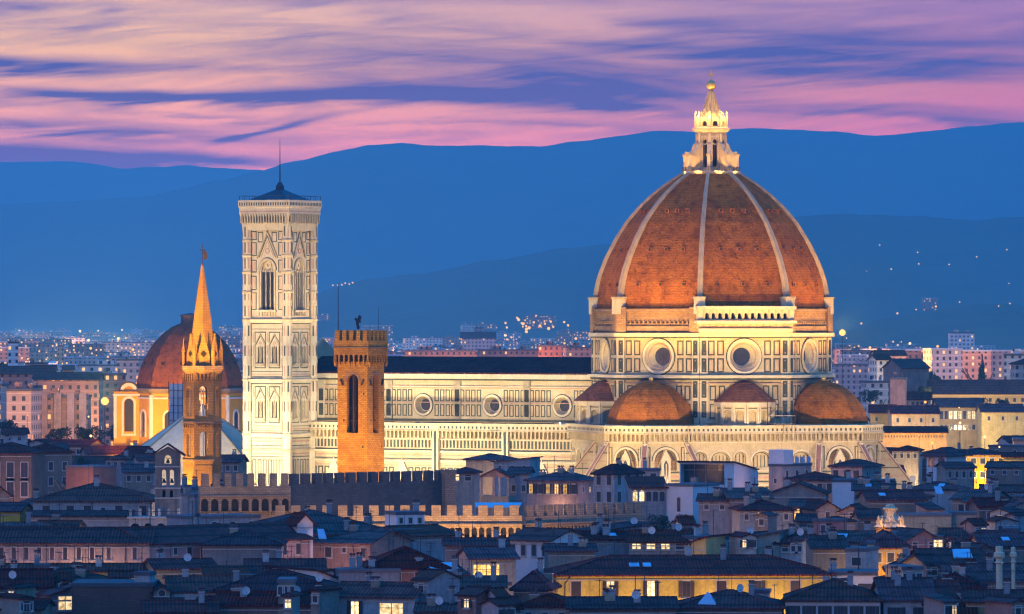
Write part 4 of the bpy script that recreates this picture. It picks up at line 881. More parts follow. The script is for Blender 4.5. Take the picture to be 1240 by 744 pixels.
for k in range(8):
    a = R(22.5 + 45 * k); mb.bar((18.3 * cos(a), 18.3 * sin(a), 20.9), (.5 * cos(a), .5 * sin(a), 33.4), .22, 'stone', 4)
mb.build('roof', ba)
sc2 = thing('scaffolding_tower', 'sheeted scaffolding tower rising between the domed chapel and the slender spire tower', 'scaffolding', (WX(215, 1480), 1480, 0), -15)
mb = MB(); mb.box(f0, -1.9, 1.9, 0, 37.8, -1.5, 1.5, 'ext'); mb.build('sheeting', sc2); mb = MB()
for x in (-2, -.65, .65, 2):
    mb.bar((x, -1.65, 0), (x, -1.65, 38.5), .09, 'iron', 4)
for z in range(2, 38, 2): mb.bar((-2, -1.65, z), (2, -1.65, z), .08, 'iron', 4)
mb.build('poles', sc2)
# lights on them
spot('tower_floodlight', (BX - 21, BY - 16, 25), (BX - 1, BY, 40), 66000, (1, .45, .01), 70, .7, .6)
spot('tower_floodlight', (BX + 11, BY - 15, 24), (BX + 1, BY, 40), 28000, (1, .45, .01), 90, .7, .6)
spot('spire_floodlight', (SX - 26, SY - 34, 25), (SX, SY, 57), 620000, (1, .44, .02), 26, .8, .4)
spot('spire_floodlight', (SX + 20, SY - 30, 27), (SX, SY, 57), 260000, (1, .44, .02), 26, .8, .4)
spot('spire_floodlight', (SX - 10, SY - 9, 18), (SX, SY, 28), 60000, (1, .46, .03), 90, .7, .4)
point('belfry_lamp', (SX, SY, 38), 900, (1, .6, .3)); point('belfry_lamp', (SX, SY, 30.5), 700, (1, .6, .3))
spot('chapel_floodlight', (WX(166, 1600), 1606, 17), (WX(182, 1636), 1636, 29), 150000, (1, .46, .02), 90, .7, .8)
spot('chapel_floodlight', (WX(170, 1560), 1560, 30), (DX - 4, DY, 44), 150000, (1, .5, .14), 70, .9, .8)
spot('chapel_floodlight', (WX(300, 1600), 1604, 18), (WX(288, 1636), 1636, 30), 40000, (1, .6, .2), 90, .7, .8)
spot('baptistery_floodlight', (WX(196, 1352), 1352, 24), (WX(232, 1395), 1395, 27), 60000, (1, .78, .5), 100, .8, .8)
point('street_glow', (WX(275, 965), 962, 8), 9000, (1, .58, .18), .5); point('street_glow', (WX(330, 958), 962, 8), 9000, (1, .58, .18), .5)
for px, P_ in ((380, 6000), (430, 8500), (480, 12000), (530, 16000), (580, 18000), (620, 18000)): point('street_glow', (WX(px, 940), 939, 6), P_, (1, .56, .17), .5)
for px, yy, P_ in ((655, 958, 7000), (690, 972, 6500), (722, 990, 6000), (750, 1006, 5000)): point('street_glow', (WX(px, yy), yy - 9, 7), P_, (1, .42, .10), .5)
for px in (440, 490, 530): point('courtyard_glow', (WX(px, 1035), 1034, 21), 3500, (1, .5, .12), .5)
point('courtyard_glow', (WX(400, 1020), 1018, 22), 3500, (1, .5, .12), .5)

# ---------------------------------------------------------------- houses
HOUSES = []; WINC = {}
def window_mesh(w, h, style, lit):
    key = (round(w, 1), round(h, 1), style, lit)
    if key in WINC: return WINC[key]
    mb = MB(); f = f0; w, h = key[0], key[1]; g = lit or 'glass'
    if style == 'tiny': mb.box(f, -w / 2, w / 2, 0, h, -.1, .05, g)
    elif style == 'arch':
        mb.face([f.p(u, v, .04) for u, v in [(-w / 2, 0), (w / 2, 0), (w / 2, h - w / 2)] + [(w / 2 * cos(R(a)), h - w / 2 + w / 2 * sin(R(a))) for a in range(20, 180, 20)] + [(-w / 2, h - w / 2)]], g)
        mb.ring(f, 0, h - w / 2, w / 2, w / 2 + .14, 0, .1, 'frame', 0, 180, 10)
        mb.box(f, -.05, .05, 0, h - w / 2, .04, .09, 'sheltered')
    else:
        mb.box(f, -w / 2, w / 2, 0, h, -.1, .03, g)
        mb.frame(f, -w / 2 - .16, w / 2 + .16, -.16, h + .16, 'frame', .16, 0, .09); mb.box(f, -w / 2 - .25, w / 2 + .25, -.28, -.163, 0, .22, 'frame')
        mb.box(f, -.05, .05, 0, h, .03, .08, 'sheltered'); mb.box(f, -w / 2, w / 2, h * .62, h * .62 + .07, .03, .07, 'sheltered')
        if style == 'closed': mb.box(f, -w / 2, -.02, 0, h, .04, .12, 'sheltered'); mb.box(f, .02, w / 2, 0, h, .04, .12, 'sheltered')
        if style == 'open':
            for sg in (-1, 1):
                mb.box(f, *sorted((sg * (w / 2 + .02), sg * (w + .05))), -.03, h, .1, .17, 'sheltered')
                for j in range(4): mb.box(f, *sorted((sg * (w / 2 + .08), sg * (w - .02))), h * (.08 + .23 * j), h * (.08 + .23 * j) + .06, .17, .2, 'iron')
    me = mb.mesh('window'); WINC[key] = me; return me
CHIM = {}
def chimney(parent, x, y, z, v=0):
    if v not in CHIM:
        mb = MB(); w = (.45, .6, .4)[v % 3]; h = (1.2, .9, 1.6)[v % 3]; m = ('white', 'tan', 'grey')[v % 3]
        mb.box(f0, -w, w, -1.2, h, -w * .7, w * .7, m); mb.box(f0, -w - .1, w + .1, h, h + .12, -w * .7 - .1, w * .7 + .1, 'frame')
        for e in (-.5, .5): mb.box(f0, e * w - .1, e * w + .1, h + .12, h + .4, -.12, .12, 'brickred')
        mb.hexa([(-w - .05, -w * .8, h + .4), (w + .05, -w * .8, h + .4), (w + .05, w * .8, h + .4), (-w - .05, w * .8, h + .4), (-w, -.05, h + .65), (w, -.05, h + .65), (w, .05, h + .65), (-w, .05, h + .65)], 'roof0'); CHIM[v] = mb.mesh('chimney')
    return link(CHIM[v], 'chimney', parent, (x, y, z))
ANT = {}
def antenna(parent, x, y, z, v=0):
    if v not in ANT:
        mb = MB(); h = (3.0, 4.0, 2.4)[v]; mb.bar((0, 0, -.6), (0, 0, h), .05, 'iron', 4)
        mb.bar((-.9, .1, h - .2), (.9, -.1, h - .2), .025, 'iron', 4)
        for i in range(6): q = -.8 + .32 * i; mb.bar((q, -.4, h - .2), (q, .4, h - .2), .02, 'iron', 4)
        if v: mb.bar((-.4, 0, h - .9), (.4, 0, h - .9), .025, 'iron', 4)
        ANT[v] = mb.mesh('antenna')
    return link(ANT[v], 'antenna', parent, (x, y, z), hsh(x + y) * 90)
DISH = []
def dish(parent, x, y, z, rz=0):
    if not DISH:
        mb = MB(); n = 12; P = []
        for r, d in ((0, 0), (.3, .03), (.6, .14)): P.append([(r * cos(2 * pi * i / n), -.5 + d * -1.0, r * sin(2 * pi * i / n) + .9) for i in range(n)])
        for A_, B_ in zip(P, P[1:]):
            for i in range(n): mb.face([A_[i], A_[(i + 1) % n], B_[(i + 1) % n], B_[i]], 'ext')
        mb.bar((0, 0, -.6), (0, -.45, .9), .05, 'iron', 4); mb.bar((0, -.5, .4), (0, -1.0, .8), .03, 'iron', 4); DISH.append(mb.mesh('satellite_dish'))
    return link(DISH[0], 'satellite_dish', parent, (x, y, z), rz)
def roof_mesh(w, d, ze, rise, kind, ov=.55, th=.22):
    mb = MB(); x0, x1, y0, y1 = -w / 2 - ov, w / 2 + ov, -ov, d + ov; zr = ze + rise
    def slab(p, m):
        n = len(p); mb.face([(x, y, z + th) for x, y, z in p], m); mb.face([(x, y, z) for x, y, z in reversed(p)], 'sheltered')
        for i in range(n):
            a, b = p[i], p[(i + 1) % n]; mb.face([a, b, (b[0], b[1], b[2] + th), (a[0], a[1], a[2] + th)], 'roof0')
    if kind == 'gx':
        s = rise / (d / 2) ; ze2 = ze - s * ov
        slab([(x0, y0, ze2), (x1, y0, ze2), (x1, d / 2, zr), (x0, d / 2, zr)], 'roof0'); slab([(x1, y1, ze2), (x0, y1, ze2), (x0, d / 2, zr), (x1, d / 2, zr)], 'roof0')
        mb.bar((x0, d / 2, zr + th), (x1, d / 2, zr + th), .16, 'roof0', 5)
    elif kind == 'gy':
        s = rise / (w / 2); ze2 = ze - s * ov
        slab([(x0, y0, ze2), (0, y0, zr), (0, y1, zr), (x0, y1, ze2)], 'roof1'); slab([(0, y0, zr), (x1, y0, ze2), (x1, y1, ze2), (0, y1, zr)], 'roof1')
        mb.bar((0, y0, zr + th), (0, y1, zr + th), .16, 'roof1', 5)
    elif kind == 'hip':
        s = rise / (min(w, d) / 2); ze2 = ze - s * ov; a = min(w, d) / 2
        if w >= d:
            r0, r1 = (-w / 2 + a, d / 2, zr), (w / 2 - a, d / 2, zr)
            if w - 2 * a < .05: r1 = r0
            slab([(x0, y0, ze2), (x1, y0, ze2)] + ([r1, r0] if r1 != r0 else [r0]), 'roof0'); slab([(x1, y1, ze2), (x0, y1, ze2)] + ([r0, r1] if r1 != r0 else [r0]), 'roof0')
            slab([(x0, y1, ze2), (x0, y0, ze2), r0], 'roof1'); slab([(x1, y0, ze2), (x1, y1, ze2), r1], 'roof1')
            ends = [((x0, y0), r0), ((x0, y1), r0), ((x1, y0), r1), ((x1, y1), r1)]
        else:
            r0, r1 = (0, a, zr), (0, d - a, zr)
            slab([(x0, y0, ze2), (x1, y0, ze2), r0], 'roof0'); slab([(x1, y1, ze2), (x0, y1, ze2), r1], 'roof0')
            slab([(x0, y1, ze2), (x0, y0, ze2), r0, r1], 'roof1'); slab([(x1, y0, ze2), (x1, y1, ze2), r1, r0], 'roof1')
            ends = [((x0, y0), r0), ((x1, y0), r0), ((x0, y1), r1), ((x1, y1), r1)]
        for (x, y), r_ in ends: mb.bar((x, y, ze2 + th), (r_[0], r_[1], r_[2] + th), .15, 'roof0', 4)
        if r0 != r1: mb.bar((r0[0], r0[1], r0[2] + th), (r1[0], r1[1], r1[2] + th), .15, 'roof0', 4)
    elif kind == 'shed':
        slab([(x0, y0, ze - .1), (x1, y0, ze - .1), (x1, y1, zr), (x0, y1, zr)], 'roof0')
    elif kind in ('shl', 'shr'):
        a, b = (zr, ze) if kind == 'shl' else (ze, zr); slab([(x0, y0, a), (x1, y0, b), (x1, y1, b), (x0, y1, a)], 'roof1')
    elif kind == 'flat':
        mb.box(Fr(0, 0, 0), -w / 2 - .15, w / 2 + .15, ze + .01, ze + .55, -d - .15, .15, 'roofd')
    return mb
def house(px0, px1, ye, wall='white', yaw=0, d=12, roof='gx', rise=None, z=18.5, Y=None, label=None, cat='house', win=None, swin=None, lit=(), litm='lit', name='house', group=None, ch=0, an=0, di=0, wz=None, simple=False, ov=.55, sky=0, base=0):
    """a house whose front spans picture columns px0..px1 with the eaves at row ye; yaw turns the front; z is the height of the eaves above the street"""
    if Y is None: Y = (CAMZ - z) * FP / (ye - HYP)
    else: z = CAMZ - (ye - HYP) * Y / FP
    xL = WX(px0, Y); c, s = cos(R(yaw)), sin(R(yaw)); k = (px1 - CXP) / FP; w = (k * Y - xL) / (c - k * s)
    lx, ly = xL + c * w / 2, Y + s * w / 2
    rise = (min(w, d) * .19 if roof in ('gy', 'hip') else (d * .19 if roof == 'gx' else d * .2)) if rise is None else rise
    if roof in ('shl', 'shr') and rise is None: rise = w * .2
    rise *= .8
    o = thing(name, label, cat, (lx, ly, 0), yaw, group)
    f = Fr(0, 0, 0); mb = MB(); m = wall
    mb.face([(-w / 2, 0, base), (w / 2, 0, base), (w / 2, 0, z), (-w / 2, 0, z)] if roof != 'gy' else [(-w / 2, 0, base), (w / 2, 0, base), (w / 2, 0, z), (0, 0, z + rise), (-w / 2, 0, z)], m)
    mb.face([(-w / 2, d, base), (w / 2, d, base), (w / 2, d, z), (-w / 2, d, z)] if roof != 'gy' else [(-w / 2, d, base), (w / 2, d, base), (w / 2, d, z), (0, d, z + rise), (-w / 2, d, z)], m)
    for sg in (-1, 1):
        x = sg * w / 2; zz = z
        if roof == 'gx': mb.face([(x, 0, base), (x, d, base), (x, d, z), (x, d / 2, z + rise), (x, 0, z)], m)
        elif roof == 'shed': mb.face([(x, 0, base), (x, d, base), (x, d, z + rise - .15), (x, 0, z - .05)], m)
        else:
            zz = z + (rise if (roof == 'shl' and sg < 0) or (roof == 'shr' and sg > 0) else 0); mb.face([(x, 0, base), (x, d, base), (x, d, zz), (x, 0, zz)], m)
    if roof in ('shl', 'shr'):
        a, b = (z + rise, z) if roof == 'shl' else (z, z + rise)
        for y in (0, d): mb.face([(-w / 2, y, z), (w / 2, y, z), (w / 2, y, b), (-w / 2, y, a)], m)
    if roof == 'shed': mb.face([(-w / 2, d, z), (w / 2, d, z), (w / 2, d, z + rise - .15), (-w / 2, d, z + rise - .15)], m)
    if roof == 'flat': mb.face([(-w / 2, 0, z), (w / 2, 0, z), (w / 2, d, z), (-w / 2, d, z)], 'roofd')
    else: mb.box(f, -w / 2, w / 2, z - .75, z - .6, 0, .12, 'frame')
    mb.build('wall', o)
    rf = roof_mesh(w, d, z, rise, roof, ov).build('roof', o)
    nw = 0
    for rows, (fw, yaw2, side) in ((win, (w, 0, 'f')), (swin, (d, 90, 's'))):
        if not rows: continue
        n, ww, wh, top = rows[:4]; style = rows[4] if len(rows) > 4 else 'plain'; nr = rows[5] if len(rows) > 5 else 1
        for r_ in range(nr):
            for i in range(n):
                li = litm if (side == 'f' and (i + r_ * n) in lit) or (side == 's' and ('s%d' % i) in lit) else None
                u = (i + .5) / n; zz = z - top - wh - r_ * 3.4; st = style if not (li and style == 'closed') else 'open'
                if zz < 1: continue
                if side == 'f': link(window_mesh(ww, wh, st, li), 'window', o, (-w / 2 + u * w, 0, zz))
                else:
                    sd = 1 if yaw <= 0 else -1
                    link(window_mesh(ww, wh, st, li), 'window', o, (sd * w / 2, u * d, zz), 90 * sd)
                nw += 1
    zt = lambda x, y: z + (rise * (1 - abs(y - d / 2) / (d / 2)) if roof == 'gx' else rise * (1 - abs(x) / (w / 2)) if roof == 'gy' else rise * min(1, min(y, d - y, w / 2 - abs(x)) / (min(w, d) / 2)) if roof == 'hip' else rise * y / d if roof == 'shed' else .5)
    rnd = lambda i: hsh(px0 * 1.7 + ye * 3.1 + i * 5.3)
    for i in range(ch): x, y = (rnd(i) - .5) * w * .8, d * (.25 + .5 * rnd(i + 9)); chimney(rf, x, y, zt(x, y) + .1, int(rnd(i + 3) * 3))
    for i in range(an): x, y = (rnd(i + 20) - .5) * w * .8, d * (.3 + .4 * rnd(i + 29)); antenna(rf, x, y, zt(x, y) + .2, int(rnd(i + 23) * 3))
    for i in range(di): x, y = (rnd(i + 40) - .5) * w * .8, d * (.1 + .3 * rnd(i + 49)); dish(rf, x, y, zt(x, y) + .3, (rnd(i + 43) - .5) * 80)
    for i in range(sky):
        x, y = (rnd(i + 60) - .5) * w * .6, d * .22
        if roof in ('gx', 'shed', 'hip'):
            s_ = rise / (d / 2 if roof == 'gx' else d if roof == 'shed' else min(w, d) / 2); q = MB(); q.hexa([(-.6, -.8, -.8 * s_ + .28), (.6, -.8, -.8 * s_ + .28), (.6, .8, .8 * s_ + .28), (-.6, .8, .8 * s_ + .28), (-.6, -.8, -.8 * s_ + .4), (.6, -.8, -.8 * s_ + .4), (.6, .8, .8 * s_ + .4), (-.6, .8, .8 * s_ + .4)], 'skyl')
            q.build('skylight', rf, (x, y, zt(x, y)))
    HOUSES.append(dict(o=o, px=(px0 + px1) / 2, py=ye, Y=Y, w=w, d=d, z=z, wall=wall, roof=roof, nw=nw, lit=len(lit), label=label, x=lx, y=ly, yaw=yaw, ch=ch, cat=cat))
    return o, rf, w, z, Y
# ---- left part of the foreground
L_ = 'lit'
house(-30, 38, 549, 'brown', -6, 16, 'hip', 2.4, z=26, label='tall brown stone palace with dark hip roof cut by the left picture edge', cat='palace', win=(4, 1.5, 4.0, 2.0, 'plain', 2), ch=1)
house(36, 87, 548, 'brown', 14, 12, 'hip', 2.0, z=25.5, label='brown stone palace wing with few small windows behind the flat topped brick block', cat='palace', win=(3, 1.0, 1.8, 2.2, 'plain', 3), an=1)
o, rf, w, z, Y = house(80, 113, 567, 'brickred', -32, 8, 'flat', z=24.5, label='windowless flat topped orange brick block behind the long white walled church', cat='brick block')
house(4, 30, 526, 'white', 0, 8, 'gx', z=27, label='small pale rooftop house standing behind the brown stone palace', cat='rooftop house', win=(2, .8, 1, .5, 'tiny'))
house(36, 52, 536, 'white', -15, 6, 'gy', z=26, label='small white rooftop gable behind the tall brown palace', cat='rooftop house')
# church body with lower aisle and loggia
o, rf, w, z, Y = house(40, 184, 607, 'white', 0, 20, 'hip', 3.3, Y=960, label='long white church wall with six deep dark windows and large plain roof', cat='church')
for px in (56, 85, 106, 144, 173): link(window_mesh(1.3, 1.7, 'plain', None), 'window', o, (WX(px, 960) - o.location.x, 0, z - 2.5))
link(window_mesh(.8, 1.5, 'arch', None), 'window', o, (WX(125, 960) - o.location.x, 0, z - 2.6))
mb = MB(); mb.bar((WX(111.5, 960) - o.location.x, -.1, z), (WX(111.5, 960) - o.location.x, -.1, 0), .09, 'iron', 5); mb.build('drainpipe', o)
house(34, 158, 626, 'white', 0, 4.5, 'shed', 1.0, Y=954, label='low white aisle with narrow lean-to roof along the long white church wall', cat='aisle', name='aisle')
lo = thing('loggia', 'white rooftop loggia with a row of dark arches under the gabled bell wall', 'loggia', (WX(187, 951), 951, 0)); W_ = 31 * 951 / FP; zt_ = WZ(628, 951); mb = MB()
mb.hole_wall(f0, -W_, W_, 0, zt_, [('arch', -W_ + W_ * 2 / 4 * (i + .5), 1.5, zt_ - 3.2, zt_ - 1.6) for i in range(4)], 'white', .7, 'void'); mb.box(f0, -W_, W_, 0, zt_ - .01, -4, -.72, 'white'); mb.build('arcade', lo)
mb = MB(); mb.box(f0, -W_ - .3, W_ + .3, zt_, zt_ + .25, -4, .3, 'frame'); mb.build('cornice', lo)
for i in range(6): mb = MB(); u = -W_ + .3 + i * (2 * W_ - .6) / 5; mb.box(f0, u - .22, u + .22, zt_ + .25, zt_ + 1.7, -.35, .1, 'white'); mb.build('baluster_post', lo)
mb = MB(); mb.bar((-W_, -.1, zt_ + 1.2), (W_, -.1, zt_ + 1.2), .06, 'iron', 4); mb.build('rail', lo)
# gabled bell wall
bw = thing('bell_wall', 'grey gabled bell wall with open arches in front of the slender spire tower', 'bell gable', (WX(203, 956), 956, 0)); hW = 15 * 956 / FP; zE, zA = WZ(553, 956), WZ(538, 956); q = 956 / FP; mb = MB()
ZZ = lambda py: WZ(py, 956)
mb.hole_wall(f0, -hW, hW, 0, ZZ(604), [], 'stone'); 
mb.hole_wall(f0, -hW, hW, ZZ(604), ZZ(592), [('rect', -.65, .55, ZZ(603), ZZ(594)), ('rect', .65, .55, ZZ(603), ZZ(594))], 'stone', 1.6, 'void')
mb.hole_wall(f0, -hW, hW, ZZ(592), ZZ(565), [('arch', -.68, .85, ZZ(590), ZZ(572)), ('arch', .68, .85, ZZ(590), ZZ(572))], 'stone', 1.6, None)
mb.hole_wall(f0, -hW, hW, ZZ(565), ZZ(549), [('arch', 0, 1.3, ZZ(562), ZZ(556))], 'stone', 1.6, None)
mb.prism(f0, [(-hW, ZZ(549)), (hW, ZZ(549)), (0, ZZ(541))], -1.6, 0, 'stone')
for y in (-1.6,):
    for sg in (-1, 1): mb.face([(sg * hW, 0, 0), (sg * hW, 1.6, 0), (sg * hW, 1.6, ZZ(549)), (sg * hW, 0, ZZ(549))], 'stone')
for v in (604, 592, 566): mb.box(f0, -hW - .15, hW + .15, ZZ(v), ZZ(v) + .2, 0.0, .2, 'frame')
for sg in (-1, 1): mb.box(f0, *sorted((sg * (hW - .5), sg * hW)), 0, ZZ(549), 0, .18, 'stone')
mb.build('wall', bw)
mb = MB()
for sg in (-1, 1): mb.hexa([(0, -.6, ZZ(538.5)), (sg * (hW + .9), -.6, ZZ(553)), (sg * (hW + .9), 2.2, ZZ(553)), (0, 2.2, ZZ(538.5)), (0, -.6, ZZ(536.8)), (sg * (hW + .9), -.6, ZZ(551)), (sg * (hW + .9), 2.2, ZZ(551)), (0, 2.2, ZZ(536.8))], 'roof1')
mb.build('roof', bw)
for x, zz in ((-.68, ZZ(585)), (.68, ZZ(585)), (0, ZZ(561))):
    mb = MB(); mb.lathe(x, .8, [(.36, zz), (.3, zz + .2), (.2, zz + .5), (.12, zz + .65), (0, zz + .7)], 10, 'iron'); mb.bar((x - .4, .8, zz + .75), (x + .4, .8, zz + .75), .05, 'iron', 4); mb.build('bell', bw)
house(218, 262, 594, 'grey', 30, 12, 'flat', z=24, label='blue shaded flat roofed block right of the gabled bell wall', cat='block', win=(2, .7, 1, 1.5, 'plain'), ch=1)
house(236, 305, 602, 'grey', 30, 12, 'flat', z=23, label='grey blue rooftop block with plants just left of the lit battlemented wall', cat='block', win=(5, .8, 1.3, 1.2, 'plain'), ch=2, an=1)
house(226, 315, 629, 'grey', 28, 8, 'flat', z=21.5, label='grey rooftop terrace wall with two dark arches beneath the blue shaded blocks', cat='block', win=(4, 1.4, 1.6, .5, 'arch'))
# long pink palace of two wings
o, rf, w, z, Y = house(-30, 181, 658, 'pinkish', 0, 13, 'gx', 2.4, z=21.2, label='long pinkish wing at the far left with a row of narrow dark shutters', cat='palace wing')
for px in (-14, 2, 16.5, 32, 47.5, 63, 79, 95.5, 111.5, 131.5, 163): link(window_mesh(.6, 1.75, 'closed', None), 'window', o, (WX(px, Y) - o.location.x, 0, z - 2.45))
for px in (56, 152): mb = MB(); x = WX(px, Y) - o.location.x; mb.bar((x, -.08, z), (x, -.08, 0), .07, 'iron', 5); mb.build('drainpipe', o)
o, rf, w, z, Y = house(181.5, 376, 659, 'pinkish', 40, 14, 'gx', 2.6, Y=Y + .3, label='long grey pink wing running back to the right from the corner, with ten dark windows', cat='palace wing', ch=1)
for i in range(11): link(window_mesh(.75 if i > 1 else .6, 1.7 if i > 1 else 1.0, 'closed' if i not in (6, 9) else 'plain', None), 'window', o, (-w / 2 + w * (.07 + i * .085), 0, z - 2.3 if i > 1 else z - 1.7))
house(-30, 84, 645, 'cream', 4, 10, 'hip', 1.6, z=20, label='dark low roofed house tucked behind the long pinkish wing at the left edge', cat='house', an=1)
house(45, 92, 639, 'tan', -4, 8, 'gx', 1.0, z=20.5, label='small dark tiled roof below the white church aisle', cat='house')
house(-12, 12, 600, 'rose', 24, 9, 'gy', 1.8, z=22, label='pink gable end at the left edge below the tall brown palace', cat='house')
house(-30, 24, 619, 'yellow', -10, 8, 'gx', z=21, label='amber lit house under a dark roof at the left picture edge', cat='house')
house(22, 44, 611, 'yellow', -30, 7, 'gx', .9, z=21.3, label='narrow amber lit house end just left of the long white church', cat='house', ch=1)
o, rf, w, z, Y = house(-30, 205, 692, 'yellow', 1, 5, 'gx', 1.0, z=17.5, label='low ochre range with amber lit eaves in front of the long pinkish wing', cat='house', an=3, ch=1)
house(42, 63, 688, 'ext', 4, 4, 'flat', z=18.5, label='pale blue flat rooftop cabin left of the amber lit ochre wall', cat='rooftop cabin')
house(135, 158, 699, 'grey', 4, 4, 'gx', z=17.9, label='low blue grey rooftop shed behind the old dark brick wall', cat='rooftop shed')
house(163, 181, 697, 'white', -12, 3, 'flat', z=18.7, label='pale square chimney block on the back edge of the dark brick wall', cat='chimney block')
house(-30, 62, 712, 'stone', 6, 16, 'gx', 2.6, z=16.5, label='big dark tiled roof in the lower left corner behind the row of antennas', cat='house', an=3, di=1)
house(30, 92, 704, 'stone', -18, 12, 'hip', 1.8, z=17, label='dark hipped roof just left of the old dark brick wall', cat='house', ch=1, an=1)
o, rf, w, z, Y = house(87, 185, 711, 'darkbrick', 0, 12, 'flat', z=17.2, label='broad windowless old dark brick block at lower left', cat='brick block', an=1)
o, rf, w, z, Y = house(62, 86, 722, 'pinkish', 24, 7, 'shr', 1.6, z=15.5, label='narrow house with an orange lit corner window left of the dark brick block', cat='house')
link(window_mesh(2.0, 1.9, 'plain', 'litw'), 'window', o, (w * .2, 0, z - 2.0))
house(-30, 50, 738, 'tan', -4, 10, 'gx', 1.3, z=14.5, label='dark low roofed house in the bottom left corner', cat='house', an=2, ch=1)
house(186, 206, 717, 'cream', 6, 10, 'gy', 1.0, z=16.5, label='small lit cream gable with one round window right of the dark brick block', cat='house'); oo = HOUSES[-1]['o']
mb = MB(); mb.disc(f0, 0, 0, .48, .04, 'glass', 14); mb.ring(f0, 0, 0, .48, .62, 0, .1, 'frame', n=14); mb.build('window', oo, (0, 0, 16.3))
o, rf, w, z, Y = house(207, 305, 717, 'ext', 6, 11, 'gx', 2.2, z=16.4, label='long white house with brown tiled roof between the round window gable and plain grey wall', cat='house', ch=0, an=1)
for px in (269,): link(window_mesh(1.0, 1.7, 'plain', None), 'window', o, (w * .14, 0, z - 2.0))
house(240, 270, 729, 'pinkish', -5, 4, 'shed', .6, z=15.2, label='small pinkish lean-to against the long white house', cat='lean-to', win=(1, .7, 1.3, .5, 'closed'))
house(186, 222, 733, 'white', 4, 6, 'shed', .7, z=15, label='low white shed below the small round window gable', cat='shed')
house(290, 331, 702, 'grey', 10, 6, 'flat', z=17.8, label='tall plain grey wall without windows right of the long white house', cat='house')
o, rf, w, z, Y = house(262, 402, 715, 'yellow', -3, 15, 'hip', 3.0, z=16.7, label='dark roofed house with amber lit wall strip left of the white sloping parapet', cat='house', ch=1, di=1, an=2)
house(190, 262, 690, 'stone', 16, 10, 'gx', 1.4, z=18, label='brown roofed house beneath the satellite dish in front of the receding pink wing', cat='house', di=1, win=(4, .6, .8, .6, 'tiny'))
house(250, 300, 697, 'white', 8, 6, 'shed', z=17.7, label='pale low wall with two small openings above the brown roof of the long white house', cat='house', win=(3, .5, .6, .5, 'tiny'))
house(300, 392, 694, 'stone', 4, 10, 'gx', 2.0, z=17.8, label='wide dark roof in front of the receding pink wing', cat='house', ch=2, an=2)
house(175, 262, 742, 'stone', 4, 8, 'gx', z=14.4, label='dark roof along the bottom edge below the long white house', cat='house', ch=1)
house(262, 400, 733, 'brown', -4, 9, 'gx', z=15.2, label='dark low roofs at the bottom below the amber lit wall strip', cat='house', ch=3, di=2, an=1)
# centre left
house(245, 340, 660, 'stone', 0, 12, 'hip', 2.2, z=20.9, label='dark roof rising behind the receding pink wing', cat='house')
o, rf, w, z, Y = house(292, 480, 648, 'stone', 8, 24, 'hip', 4.0, z=21.5, label='very large dark hipped roof below the long battlemented wall', cat='palace', an=2)
house(360, 379, 634, 'ext', 18, 6, 'gy', 1.6, Y=Y - 3, label='pale dormer gable on the very large dark hipped roof', cat='dormer', name='dormer')
o, rf, w, z, Y = house(373, 448, 657, 'rose', -28, 13, 'gx', 2.3, z=20.3, label='pink house with two shuttered windows and a bright blue skylight on its roof', cat='house', ch=0)
for px, ww, hh, st in ((398, 1.1, 1.6, 'closed'), (417, .6, .8, 'plain'), (440, .8, 1.6, 'closed')): link(window_mesh(ww, hh, st, None), 'window', o, ((px - 373) / 75 * w - w / 2, 0, z - .6 - hh))
mb = MB(); x = w * .24; mb.bar((x, -.08, z - .4), (x, -.08, 0), .08, 'iron', 5); mb.build('drainpipe', o)
house(452, 512, 646, 'grey', 46, 16, 'flat', z=21, label='blank blue grey party wall right of the pink house', cat='house', win=(3, .9, 1.8, 2.6, 'plain'), ch=1)
house(500, 557, 650, 'grey', 42, 12, 'gx', 1.6, z=20.4, label='grey gable wall at the right end of the blank blue party wall', cat='house')
house(480, 514, 624, 'ext', 20, 6, 'flat', z=22.5, label='small pale blue rooftop cabin in front of the long battlemented wall', cat='rooftop cabin', win=(3, .6, .9, .5, 'plain'), an=0, ch=1)
house(356, 404, 695, 'ext', -20, 7, 'shr', .8, z=17.8, label='low white gable under the pink house wall', cat='house', win=(2, .5, .5, .3, 'tiny'))
o, rf, w, z, Y = house(446, 542, 688, 'rose', 4, 15, 'hip', 3.2, z=18.8, label='dark hip roofed house with short pink wall and many antennas', cat='house', an=6, win=(4, .8, 1.5, .6, 'closed'))
house(411, 484, 694, 'grey', 10, 5, 'flat', z=18.2, label='pale blue grey terrace parapet behind the house with two large lit windows', cat='terrace', di=0, ch=1, base=0)
house(383, 412, 704, 'ext', 34, 16, 'shl', 2.0, z=17.0, label='white sloping parapet house left of the two large lit windows', cat='house', win=(2, .6, 1.0, .8, 'plain'))
o, rf, w, z, Y = house(405, 501, 722, 'white', -16, 9, 'gx', 2.0, z=16.2, label='white house at the bottom with two large glowing windows and brown tiled roof', cat='house', ch=1)
link(window_mesh(1.1, 2.0, 'open', 'litw'), 'window', o, (-w * .24, 0, z - 2.6)); link(window_mesh(3.4, 1.8, 'plain', 'litw'), 'window', o, (w * .22, 0, z - 2.7)); link(window_mesh(1.0, 1.8, 'open', 'lit'), 'window', o, (w / 2, 3.2, z - 2.4), 90)
house(518, 545, 716, 'white', -10, 8, 'gy', 1.3, z=16.4, label='narrow white gable right of the house with two large glowing windows', cat='house')
house(540, 590, 713, 'tan', -6, 10, 'gx', 1.1, z=16.6, label='tan wall with one tiny opening below the blue glass roof', cat='house', win=(1, .6, .6, .9, 'tiny'), di=1)
o, rf, w, z, Y = house(516, 564, 697, 'pinkish', 22, 8, 'gx', 1.2, z=17.8, label='low house topped by a bright blue glass roof', cat='house')
